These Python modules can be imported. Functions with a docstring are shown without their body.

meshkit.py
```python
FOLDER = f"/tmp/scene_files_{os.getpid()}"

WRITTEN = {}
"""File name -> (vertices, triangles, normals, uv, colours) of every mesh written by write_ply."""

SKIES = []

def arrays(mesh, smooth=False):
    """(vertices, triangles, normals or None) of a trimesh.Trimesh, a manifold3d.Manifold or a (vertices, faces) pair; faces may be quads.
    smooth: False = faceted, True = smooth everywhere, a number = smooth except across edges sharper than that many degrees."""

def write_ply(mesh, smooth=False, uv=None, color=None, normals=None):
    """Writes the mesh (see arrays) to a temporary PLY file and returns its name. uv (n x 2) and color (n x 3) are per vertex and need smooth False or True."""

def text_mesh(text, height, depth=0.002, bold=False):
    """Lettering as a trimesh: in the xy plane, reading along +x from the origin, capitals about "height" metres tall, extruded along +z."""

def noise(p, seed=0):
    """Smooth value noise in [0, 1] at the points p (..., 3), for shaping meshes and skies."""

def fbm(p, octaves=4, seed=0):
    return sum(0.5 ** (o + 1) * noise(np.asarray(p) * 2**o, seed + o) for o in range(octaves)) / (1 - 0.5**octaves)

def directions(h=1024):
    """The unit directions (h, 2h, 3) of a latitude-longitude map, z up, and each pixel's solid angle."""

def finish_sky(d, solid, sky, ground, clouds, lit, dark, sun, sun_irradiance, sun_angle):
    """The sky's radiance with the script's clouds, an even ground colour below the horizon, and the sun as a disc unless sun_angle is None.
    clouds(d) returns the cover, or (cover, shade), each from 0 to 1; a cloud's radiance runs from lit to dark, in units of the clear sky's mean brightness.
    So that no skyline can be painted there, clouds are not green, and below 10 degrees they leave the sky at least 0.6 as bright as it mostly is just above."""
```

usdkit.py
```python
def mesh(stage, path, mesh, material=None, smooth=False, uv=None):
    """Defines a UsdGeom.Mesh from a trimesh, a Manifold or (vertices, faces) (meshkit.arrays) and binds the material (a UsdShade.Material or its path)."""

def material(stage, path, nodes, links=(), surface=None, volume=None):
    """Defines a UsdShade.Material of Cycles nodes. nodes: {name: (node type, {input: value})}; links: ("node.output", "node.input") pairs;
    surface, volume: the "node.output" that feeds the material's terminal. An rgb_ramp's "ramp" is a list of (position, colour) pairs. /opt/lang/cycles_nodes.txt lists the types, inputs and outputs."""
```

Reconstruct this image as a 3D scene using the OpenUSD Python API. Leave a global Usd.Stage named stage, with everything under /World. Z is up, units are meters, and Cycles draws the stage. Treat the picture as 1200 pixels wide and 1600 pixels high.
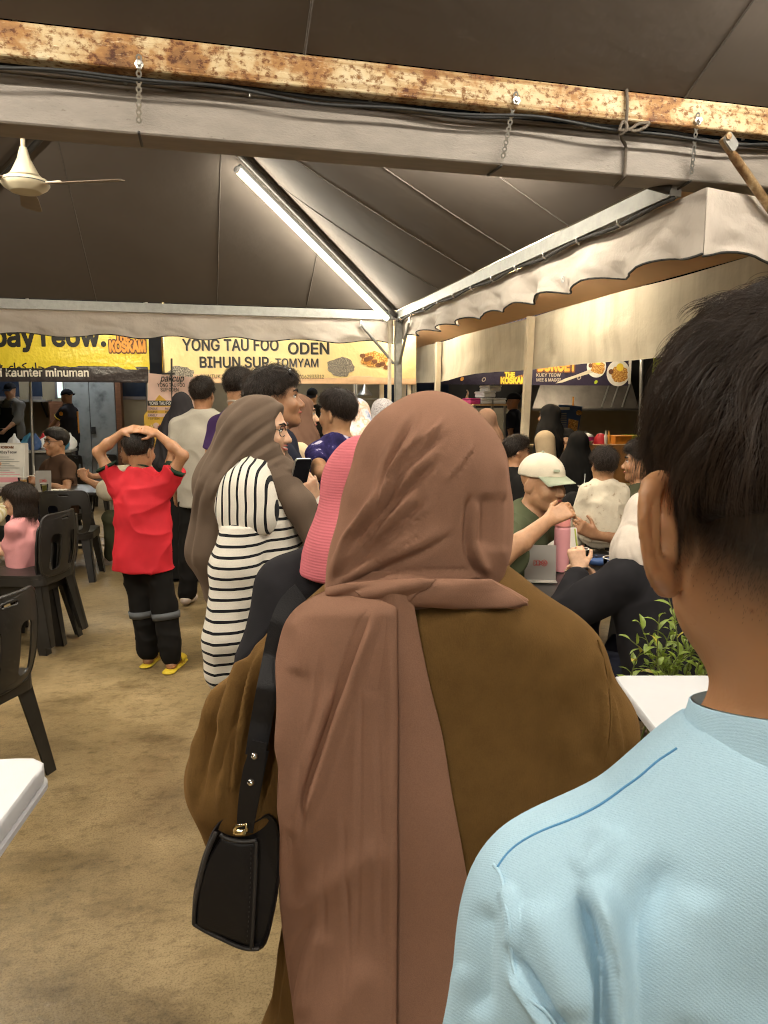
import math, random
import numpy as np, trimesh, manifold3d as m3, usdkit, meshkit
import shapely
from shapely import affinity
from shapely.geometry import Polygon, Point, LineString, MultiPolygon, box as sbox
from shapely.ops import unary_union
from scipy import sparse
from scipy.interpolate import griddata, PchipInterpolator
from scipy.spatial import cKDTree
from scipy.ndimage import gaussian_filter, minimum_filter, map_coordinates
from pxr import Usd, UsdGeom, UsdLux, UsdShade, Gf, Sdf, Vt

stage = Usd.Stage.CreateInMemory()
UsdGeom.SetStageUpAxis(stage, 'Z'); UsdGeom.SetStageMetersPerUnit(stage, 1.0)
UsdGeom.Xform.Define(stage, '/World')
rng = np.random.default_rng(7); random.seed(7)

# ------------------------------------------------------------------ camera
EYE = np.array([0, 0, 1.55]); YAW = math.radians(14); FPX = 1155.0; HOR = 638.0
TH = math.atan((800 - HOR) / FPX)
FH = np.array([math.sin(YAW), math.cos(YAW), 0]); RT = np.array([math.cos(YAW), -math.sin(YAW), 0]); UZ = np.array([0, 0, 1.0])
FW = FH * math.cos(TH) - UZ * math.sin(TH); UP = FH * math.sin(TH) + UZ * math.cos(TH)
cam = UsdGeom.Camera.Define(stage, '/World/camera')
cam.AddTransformOp().Set(Gf.Matrix4d(*RT, 0, *UP, 0, *(-FW), 0, *EYE, 1))
cam.CreateFocalLengthAttr(26.0); cam.CreateHorizontalApertureAttr(26.0 * 1200 / FPX); cam.CreateVerticalApertureAttr(26.0 * 1600 / FPX)
cam.CreateClippingRangeAttr(Gf.Vec2f(0.05, 400)); cam.CreateExposureAttr(EXPOSURE := 0.12)
cam.CreateFStopAttr(40.0); cam.CreateFocusDistanceAttr(2.2)

# ------------------------------------------------------------------ night sky and a trace of moonlight
EL, AZ = math.radians(2.0), math.radians(205)
sky_mat = usdkit.material(stage, '/World/Looks/night_sky', {
    'sky': ('sky_texture', {'sky_type': 'single_scattering', 'sun_disc': False, 'sun_elevation': EL, 'sun_rotation': AZ}),
    'bg': ('background_shader', {'strength': 0.0012})}, [('sky.color', 'bg.color')], surface='bg.background')
dome = UsdLux.DomeLight.Define(stage, '/World/sky')
UsdShade.MaterialBindingAPI.Apply(dome.GetPrim()).Bind(sky_mat)
dome.GetPrim().SetCustomDataByKey('kind', 'structure')
sun = UsdLux.DistantLight.Define(stage, '/World/moon')
sun.CreateIntensityAttr(0.004); sun.CreateAngleAttr(0.5); sun.CreateNormalizeAttr(True); sun.CreateColorAttr(Gf.Vec3f(1, .95, .85))
_d = np.array([math.sin(AZ) * math.cos(math.radians(35)), math.cos(AZ) * math.cos(math.radians(35)), math.sin(math.radians(35))])
_x = np.cross(UZ, _d); _x /= np.linalg.norm(_x); _y = np.cross(_d, _x)
sun.AddTransformOp().Set(Gf.Matrix4d(*_x, 0, *_y, 0, *_d, 0, 0, 0, 20, 1))

def ray(px, py): return FW + RT * (px - 600) / FPX + UP * (800 - py) / FPX
def PD(px, py, d):                      # the point at d metres ahead of the eye
    r = ray(px, py); return EYE + r * d / (r @ FH)
def PZ(px, py, z):
    r = ray(px, py); return EYE + r * (z - EYE[2]) / r[2]
def PY(px, py, Y):
    r = ray(px, py); return EYE + r * Y / r[1]
def PX(px, py, X):
    r = ray(px, py); return EYE + r * X / r[0]

# ------------------------------------------------------------------ prims
_used = {}
def free(parent, name):
    k = (parent, name); n = _used.get(k, 0); _used[k] = n + 1
    return f'{parent}/{name}' if n == 0 else f'{parent}/{name}_{n:03d}'
def tag(prim, label=None, cat=None, group=None, kind=None):
    for k, v in (('label', label), ('category', cat), ('group', group), ('kind', kind)):
        if v: prim.SetCustomDataByKey(k, v)
    return prim
class Thing:
    """An Xform at the base of a thing; part() adds its meshes, given in world coordinates unless local."""
    def __init__(s, name, label=None, cat=None, loc=(0, 0, 0), rz=0.0, group=None, kind=None, parent='/World'):
        s.path = free(parent, name); s.x = UsdGeom.Xform.Define(stage, s.path)
        s.M = np.eye(4); c, n = math.cos(rz), math.sin(rz); s.M[:2, :2] = [[c, -n], [n, c]]; s.M[:3, 3] = loc
        s.x.AddTransformOp().Set(Gf.Matrix4d(*s.M.T.ravel().tolist())); s.I = np.linalg.inv(s.M)
        tag(s.x.GetPrim(), label, cat, group, kind)
    def part(s, name, mesh, mat, smooth=False, label=None, parent=None, local=False, kind=None):
        v, f, n = meshkit.arrays(mesh, smooth)
        if not local:
            v = v @ s.I[:3, :3].T + s.I[:3, 3]
            if n is not None: n = n @ s.I[:3, :3].T
        p = free(parent or s.path, name)
        raw_mesh(p, v, f, n, mat); tag(stage.GetPrimAtPath(p), label, kind=kind)
        return p
    def curves(s, name, pts, widths, mat, parent=None, local=False):
        n, k, _ = pts.shape; q = pts.reshape(-1, 3)
        if not local: q = q @ s.I[:3, :3].T + s.I[:3, 3]
        c = UsdGeom.BasisCurves.Define(stage, free(parent or s.path, name))
        c.CreatePointsAttr(Vt.Vec3fArray.FromNumpy(q.astype(np.float32))); c.CreateCurveVertexCountsAttr(Vt.IntArray.FromNumpy(np.full(n, k, np.int32)))
        c.CreateTypeAttr('linear'); c.CreateWidthsAttr(Vt.FloatArray.FromNumpy(np.broadcast_to(widths, (n, k)).astype(np.float32).ravel())); c.SetWidthsInterpolation('vertex')
        UsdShade.MaterialBindingAPI.Apply(c.GetPrim()).Bind(M(mat)); c.GetPrim().SetCustomDataByKey('kind', 'stuff')
        return c
def raw_mesh(p, v, f, n, mat):
    m = UsdGeom.Mesh.Define(stage, p)
    m.CreatePointsAttr(Vt.Vec3fArray.FromNumpy(v.astype(np.float32)))
    m.CreateFaceVertexCountsAttr(Vt.IntArray.FromNumpy(np.full(len(f), 3, np.int32)))
    m.CreateFaceVertexIndicesAttr(Vt.IntArray.FromNumpy(f.astype(np.int32).ravel())); m.CreateSubdivisionSchemeAttr('none')
    if n is not None:
        m.CreateNormalsAttr(Vt.Vec3fArray.FromNumpy(n.astype(np.float32))); m.SetNormalsInterpolation('vertex')
    UsdShade.MaterialBindingAPI.Apply(m.GetPrim()).Bind(M(mat))
def single(name, mesh, mat, label=None, cat=None, group=None, kind=None, smooth=False):
    v, f, n = meshkit.arrays(mesh, smooth); p = free('/World', name); raw_mesh(p, v, f, n, mat)
    return tag(stage.GetPrimAtPath(p), label, cat, group, kind)
def copy_of(src, name, loc, rz, label, cat, group=None):
    p = free('/World', name); x = UsdGeom.Xform.Define(stage, p); x.GetPrim().GetReferences().AddInternalReference(src.path)
    T = Thing.__new__(Thing); c, n = math.cos(rz), math.sin(rz); m = np.eye(4); m[:2, :2] = [[c, -n], [n, c]]; m[:3, 3] = loc
    x.AddTransformOp().Set(Gf.Matrix4d(*m.T.ravel().tolist())); x.GetPrim().SetInstanceable(True)
    tag(x.GetPrim(), label, cat, group); return x

# ------------------------------------------------------------------ meshes
cat_ = trimesh.util.concatenate
def bx(x0, y0, z0, x1, y1, z1, b=0.0):
    if b:
        e = m3.Manifold.cube([x1 - x0 - 2 * b, y1 - y0, z1 - z0 - 2 * b]).translate([x0 + b, y0, z0 + b])
        g = m3.Manifold.cube([x1 - x0, y1 - y0 - 2 * b, z1 - z0 - 2 * b]).translate([x0, y0 + b, z0 + b])
        h = m3.Manifold.cube([x1 - x0 - 2 * b, y1 - y0 - 2 * b, z1 - z0]).translate([x0 + b, y0 + b, z0])
        return tm(m3.Manifold.batch_hull([e, g, h]))
    return trimesh.creation.box(bounds=[[x0, y0, z0], [x1, y1, z1]])
def tm(man):
    v, f, _ = meshkit.arrays(man); return trimesh.Trimesh(v, f, process=False)
def frame(d, up=UZ):
    d = np.asarray(d, float); d = d / np.linalg.norm(d)
    a = np.cross(up, d)
    if np.linalg.norm(a) < 1e-4: a = np.cross([0, 1.0, 0], d)
    a /= np.linalg.norm(a); return np.stack([a, np.cross(d, a), d], 1)
def tube(pts, r, n=8, closed=False):
    p = np.asarray(pts, float); m = len(p); r = np.broadcast_to(r, (m,))
    t = np.gradient(p, axis=0); t /= np.linalg.norm(t, axis=1, keepdims=True) + 1e-12
    a = frame(t[0])[:, 0]; V = []
    for i in range(m):
        a = a - (a @ t[i]) * t[i]; a /= np.linalg.norm(a); b = np.cross(t[i], a)
        w = np.arange(n) * 2 * np.pi / n
        V.append(p[i] + r[i] * (np.cos(w)[:, None] * a + np.sin(w)[:, None] * b))
    V = np.vstack(V); F = []
    for i in range(m - 1):
        for j in range(n):
            q = [i * n + j, i * n + (j + 1) % n, (i + 1) * n + (j + 1) % n, (i + 1) * n + j]
            F += [[q[0], q[1], q[2]], [q[0], q[2], q[3]]]
    V = np.vstack([V, p[0], p[-1]])
    for j in range(n):
        F += [[m * n, (j + 1) % n, j], [m * n + 1, (m - 1) * n + j, (m - 1) * n + (j + 1) % n]]
    return trimesh.Trimesh(V, F, process=False)
def bar(a, b, w, h, up=UZ):
    """A rectangular bar from a to b, w wide and h high."""
    a, b = np.asarray(a, float), np.asarray(b, float); R = frame(b - a, up); L = np.linalg.norm(b - a)
    m = trimesh.creation.box([w, h, L]); T = np.eye(4); T[:3, :3] = R; T[:3, 3] = (a + b) / 2
    m.apply_transform(T); return m
def lathe(prof, n=28, c=(0, 0, 0)):
    m = trimesh.creation.revolve(np.array(prof, float), sections=n); m.apply_translation(c); return m
def ext(poly, h):
    gs = [g for g in getattr(poly, 'geoms', [poly]) if isinstance(g, Polygon) and g.area > 1e-9]
    return cat_([trimesh.creation.extrude_polygon(g, h, engine='earcut') for g in gs])
def place(mesh, o, ex, ey, ez=None):
    """Carries a mesh's x, y, z axes to ex, ey, ez with its origin at o."""
    ex, ey = np.asarray(ex, float), np.asarray(ey, float); ez = np.cross(ex, ey) if ez is None else np.asarray(ez, float)
    m = mesh.copy(); T = np.eye(4); T[:3, :3] = np.stack([ex, ey, ez], 1); T[:3, 3] = o; m.apply_transform(T); return m
_tp = {}
def text_poly(s, h, bold=False):
    if (s, bold) not in _tp:
        t = meshkit.text_mesh(s, 1.0, 0.01, bold); v, f = np.array(t.vertices), np.array(t.faces)
        f = f[(np.abs(v[f][:, :, 2]) < 1e-6).all(1)]; _, iv = np.unique(np.round(v[:, :2], 6), axis=0, return_inverse=True); iv = iv.ravel()
        g = iv[f]; e = np.vstack([g[:, [0, 1]], g[:, [1, 2]], g[:, [2, 0]]]); w = np.vstack([f[:, [0, 1]], f[:, [1, 2]], f[:, [2, 0]]])
        e.sort(1); _, i, c = np.unique(e, axis=0, return_index=True, return_counts=True); w = w[i[c == 1]]
        _tp[s, bold] = shapely.build_area(shapely.multilinestrings(shapely.linestrings(v[w][:, :, :2])))
    return affinity.scale(_tp[s, bold], h, h, origin=(0, 0))
def rrect(w, h, r):
    return sbox(-w / 2 + r, -h / 2 + r, w / 2 - r, h / 2 - r).buffer(r, 6)
def sheet(P, thick=0.0, flip=False):
    """A grid of points (n, m, 3) as a sheet; with a thickness it is closed."""
    n, m, _ = P.shape; i, j = np.meshgrid(np.arange(n - 1), np.arange(m - 1), indexing='ij')
    q = np.stack([i * m + j, i * m + j + 1, (i + 1) * m + j + 1, (i + 1) * m + j], -1).reshape(-1, 4)
    V = P.reshape(-1, 3)
    F = np.vstack([q[:, [0, 1, 2]], q[:, [0, 2, 3]]])
    if flip: F = F[:, ::-1]
    if thick:
        N = vnorm(V, F); k = len(V); B = V - N * thick
        ring = np.concatenate([np.arange(m), np.arange(1, n) * m + m - 1, (n - 1) * m + np.arange(m - 2, -1, -1), np.arange(n - 2, 0, -1) * m])
        nx = np.roll(ring, -1); S = np.vstack([np.stack([ring, ring + k, nx], 1), np.stack([nx, ring + k, nx + k], 1)])
        if flip: S = S[:, ::-1]
        V = np.vstack([V, B]); F = np.vstack([F, F[:, ::-1] + k, S])
    return trimesh.Trimesh(V, F, process=False)
def vnorm(v, f):
    n = np.zeros_like(v); fn = np.cross(v[f[:, 1]] - v[f[:, 0]], v[f[:, 2]] - v[f[:, 0]])
    for k in range(3):
        for c in range(3): n[:, c] += np.bincount(f[:, k], fn[:, c], len(v))
    return n / np.maximum(np.linalg.norm(n, axis=1, keepdims=True), 1e-12)

# ------------------------------------------------------------------ signed distance shapes
class Shape:
    def __init__(s): s.p = []
    def _add(s, fn, lo, hi, k, op): s.p.append((fn, np.asarray(lo, float), np.asarray(hi, float), k, op)); return s
    def cone(s, a, b, ra, rb=None, k=.02, op='u', sc=(1, 1, 1), flat=False):
        a, b = np.asarray(a, float), np.asarray(b, float); rb = ra if rb is None else rb; sc = np.asarray(sc, float)
        A, B = a * sc, b * sc; ba = B - A; L = max(ba @ ba, 1e-12); q = sc.max()
        def fn(x, y, z):
            x, y, z = x * sc[0] - A[0], y * sc[1] - A[1], z * sc[2] - A[2]
            h = np.clip((x * ba[0] + y * ba[1] + z * ba[2]) / L, 0, 1)
            d = (np.sqrt((x - h * ba[0]) ** 2 + (y - h * ba[1]) ** 2 + (z - h * ba[2]) ** 2) - (ra + (rb - ra) * h)) / q
            return np.maximum(d, (x * ba[0] + y * ba[1] + z * ba[2]) / L ** .5 - L ** .5) if flat else d
        e = np.maximum(ra, rb) / sc
        return s._add(fn, np.minimum(a, b) - e, np.maximum(a, b) + e, k, op)
    def chain(s, pts, rs, k=.02, op='u', sc=(1, 1, 1)):
        for i in range(len(pts) - 1): s.cone(pts[i], pts[i + 1], rs[i], rs[i + 1], k, op, sc)
        return s
    def ell(s, c, r, k=.02, op='u', R=None):
        c, r = np.asarray(c, float), np.broadcast_to(np.asarray(r, float), (3,)); R_ = np.eye(3) if R is None else np.asarray(R)
        def fn(x, y, z):
            x, y, z = x - c[0], y - c[1], z - c[2]
            p = [(R_[0, i] * x + R_[1, i] * y + R_[2, i] * z) / r[i] for i in range(3)] if R is not None else [x / r[0], y / r[1], z / r[2]]
            k0 = np.sqrt(p[0] ** 2 + p[1] ** 2 + p[2] ** 2) + 1e-9
            k1 = np.sqrt((p[0] / r[0]) ** 2 + (p[1] / r[1]) ** 2 + (p[2] / r[2]) ** 2) + 1e-9
            return k0 * (k0 - 1) / k1
        e = np.sqrt((R_ ** 2) @ (r ** 2))
        return s._add(fn, c - e, c + e, k, op)
    def half(s, n, pt, k=.004):             # keeps the side that n points away from
        n = np.asarray(n, float); n = n / np.linalg.norm(n); pt = np.asarray(pt, float)
        return s._add(lambda x, y, z: n[0] * (x - pt[0]) + n[1] * (y - pt[1]) + n[2] * (z - pt[2]), [-9] * 3, [9] * 3, k, 'i')
    def mesh(s, res, smooth=2, lo=None, hi=None):
        L = np.min([q[1] for q in s.p if q[4] == 'u'], 0) - .03; H = np.max([q[2] for q in s.p if q[4] == 'u'], 0) + .03
        if lo is not None: L = np.maximum(L, lo)
        if hi is not None: H = np.minimum(H, hi)
        n = np.ceil((H - L) / res).astype(int) + 1; ax = [(L[i] + res * np.arange(n[i])).astype(np.float32) for i in range(3)]
        D = np.full(n, 1.0, np.float32)
        for fn, a, b, k, op in s.p:
            pad = k + 3 * res if op != 'i' else 0
            i0 = np.clip(np.floor((a - pad - L) / res).astype(int), 0, n); i1 = np.clip(np.ceil((b + pad - L) / res).astype(int) + 1, 0, n)
            if (i1 <= i0).any(): continue
            sl = tuple(slice(i0[i], i1[i]) for i in range(3))
            d = fn(ax[0][sl[0]][:, None, None], ax[1][sl[1]][None, :, None], ax[2][sl[2]][None, None, :]).astype(np.float32)
            e = D[sl]
            if op == 'u':
                h = np.maximum(k - np.abs(e - d), 0) / k; D[sl] = np.minimum(e, d) - h * h * k * .25
            else:
                d = -d if op == 's' else d
                h = np.maximum(k - np.abs(e - d), 0) / k; D[sl] = np.maximum(e, d) + h * h * k * .25
        for a in range(3):                   # closes what the box cuts
            ix = [slice(None)] * 3
            for e in (0, -1): ix[a] = e; D[tuple(ix)] = np.maximum(D[tuple(ix)], res * .5)
        v, f = nets(D, L, res)
        if smooth: v = relax(v, f, smooth)
        return v, f
def nets(D, L, res):
    S = D < 0; n = D.shape
    c = sum(S[i:n[0] - 1 + i, j:n[1] - 1 + j, k:n[2] - 1 + k].astype(np.uint8) for i in (0, 1) for j in (0, 1) for k in (0, 1))
    cells = (c > 0) & (c < 8); idx = np.full(cells.shape, -1, np.int64); ijk = np.argwhere(cells); idx[cells] = np.arange(len(ijk))
    acc = np.zeros((len(ijk), 3)); cnt = np.zeros(len(ijk))
    cor = {(i, j, k): D[ijk[:, 0] + i, ijk[:, 1] + j, ijk[:, 2] + k] for i in (0, 1) for j in (0, 1) for k in (0, 1)}
    for o in cor:
        for a in range(3):
            if o[a] == 0:
                o2 = tuple(o[i] + (i == a) for i in range(3)); d1, d2 = cor[o], cor[o2]; x = (d1 < 0) != (d2 < 0)
                t = np.where(x, d1 / np.where(x, d1 - d2, 1), 0); p = np.array(o, float) + t[:, None] * np.eye(3)[a]
                acc += np.where(x[:, None], p, 0); cnt += x
    V = (ijk + acc / np.maximum(cnt, 1)[:, None]) * res + L; F = []
    for a in range(3):
        b, c_ = (a + 1) % 3, (a + 2) % 3
        s0 = np.take(S, range(n[a] - 1), a); s1 = np.take(S, range(1, n[a]), a); e = np.argwhere(s0 != s1)
        e = e[(e[:, b] >= 1) & (e[:, c_] >= 1) & (e[:, b] < n[b] - 1) & (e[:, c_] < n[c_] - 1)]
        eb, ec = np.eye(3, dtype=int)[b], np.eye(3, dtype=int)[c_]
        q = np.stack([idx[tuple(x.T)] for x in (e, e - eb, e - eb - ec, e - ec)], 1)
        fl = S[tuple(e.T)]; q[~fl] = q[~fl][:, ::-1]; F.append(q)
    F = np.vstack(F); F = F[(F >= 0).all(1)]
    F = np.vstack([F[:, [0, 1, 2]], F[:, [0, 2, 3]]])
    return V, F
def adj(f, n):
    e = np.vstack([f[:, [0, 1]], f[:, [1, 2]], f[:, [2, 0]]]); e = np.vstack([e, e[:, ::-1]])
    A = sparse.csr_matrix((np.ones(len(e)), (e[:, 0], e[:, 1])), shape=(n, n)); A.data[:] = 1
    return sparse.diags(1 / np.maximum(np.asarray(A.sum(1)).ravel(), 1)) @ A
def relax(v, f, it, lam=.5, mu=-.52):
    A = adj(f, len(v))
    for _ in range(it): v = v + lam * (A @ v - v); v = v + mu * (A @ v - v)
    return v
def wrinkle(v, f, amp, scale, seed=0, mask=None, octaves=3):
    """Moves vertices along their normals by noise stretched by scale (per axis)."""
    d = (meshkit.fbm(v * np.asarray(scale), octaves, seed) - .5) * 2 * amp
    if mask is not None: d = d * mask
    return v + vnorm(v, f) * d[:, None]
def seg_dist(P, line):
    """Signed distance of 2-D points to a polyline (positive on its left), the parameter 0..1 along it."""
    P = np.asarray(P); line = np.asarray(line, float); L = np.r_[0, np.cumsum(np.linalg.norm(np.diff(line, axis=0), axis=1))]
    best = np.full(len(P), 1e9); sg = np.ones(len(P)); par = np.zeros(len(P))
    for i in range(len(line) - 1):
        a, b = line[i], line[i + 1]; ab = b - a; t = np.clip(((P - a) @ ab) / (ab @ ab), 0, 1); q = P - a - t[:, None] * ab
        d = np.linalg.norm(q, axis=1); s = np.sign(ab[0] * q[:, 1] - ab[1] * q[:, 0]); m = d < best
        best[m] = d[m]; sg[m] = s[m]; par[m] = (L[i] + t[m] * (L[i + 1] - L[i])) / L[-1]
    return best * np.where(sg == 0, 1, sg), par
def smoothline(pts, n=24):
    p = np.asarray(pts, float)
    if len(p) < 3: return p
    t = np.r_[0, np.cumsum(np.linalg.norm(np.diff(p, axis=0), axis=1))]
    u = np.linspace(0, t[-1], n); return np.stack([PchipInterpolator(t, p[:, k])(u) for k in range(p.shape[1])], 1)

def proj(v):
    """Pixels and forward distance of world points."""
    p = np.asarray(v, float) - EYE; w = p @ FW; return np.stack([600 + FPX * (p @ RT) / w, 800 - FPX * (p @ UP) / w], -1), p @ FH
def depthmap(v, cell=10.0, sigma=1.0, lo=False):
    """How far ahead of the eye the nearest of these points lies, as a function of pixels."""
    q, d = proj(v); o = np.floor(q.min(0) / cell).astype(int) - 2; n = np.ceil(q.max(0) / cell).astype(int) + 3 - o; n = np.minimum(n, 400)
    i = np.clip((q / cell).astype(int) - o, 0, n - 1); D = np.full(n, np.inf); np.minimum.at(D, (i[:, 0], i[:, 1]), d)
    ok = np.isfinite(D); D = griddata(np.argwhere(ok), D[ok], tuple(np.indices(n)), method='nearest')
    if lo: D = minimum_filter(D, lo)
    D = gaussian_filter(D, sigma)
    def at(px, py):
        x, y = np.atleast_1d(px) * 1.0, np.atleast_1d(py) * 1.0; r = map_coordinates(D, [x / cell - o[0] - .5, y / cell - o[1] - .5], order=1, mode='nearest')
        return r if np.ndim(px) else float(r[0])
    return at
def px_folds(v, f, w, lines):
    """Creases along lines drawn in the photograph, pressed into the side of a mesh that faces the eye. v local, w world vertices.
    A line: (points, width px, height m, kind)."""
    q, _ = proj(w); n = vnorm(w, f); front = np.clip(-(n * (w - EYE)).sum(1) / np.linalg.norm(w - EYE, axis=1) * 2.5, 0, 1); d = np.zeros(len(v))
    for ln, wd, am, kind in lines:
        L_ = smoothline(ln, 14); sel = front > 0; lo, hi = L_.min(0) - 6 * wd, L_.max(0) + 6 * wd; sel &= ((q > lo) & (q < hi)).all(1); ix = np.nonzero(sel)[0]
        if not len(ix): continue
        s, t = seg_dist(q[ix], L_); tp = np.clip(np.minimum(t, 1 - t) * 5, 0, 1); tp = tp * tp * (3 - 2 * tp)
        if kind == 'ridge': g = np.exp(-(s / wd) ** 2)
        elif kind == 'groove': g = -np.exp(-(s / wd) ** 2)
        elif kind == 'step': g = np.where(s > 0, np.exp(-s / (wd * 4)), -np.exp(s / (wd * 4))) * (1 - np.exp(-(s / wd * 2) ** 2))   # raised on the left of the line
        else: g = np.exp(-((s - wd * .8) / wd) ** 2) - 1.1 * np.exp(-((s + wd * .5) / (wd * .55)) ** 2)                         # ridge with a sharp valley on its right
        d[ix] += am * tp * g
    return v + vnorm(v, f) * (d * front)[:, None]
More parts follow.
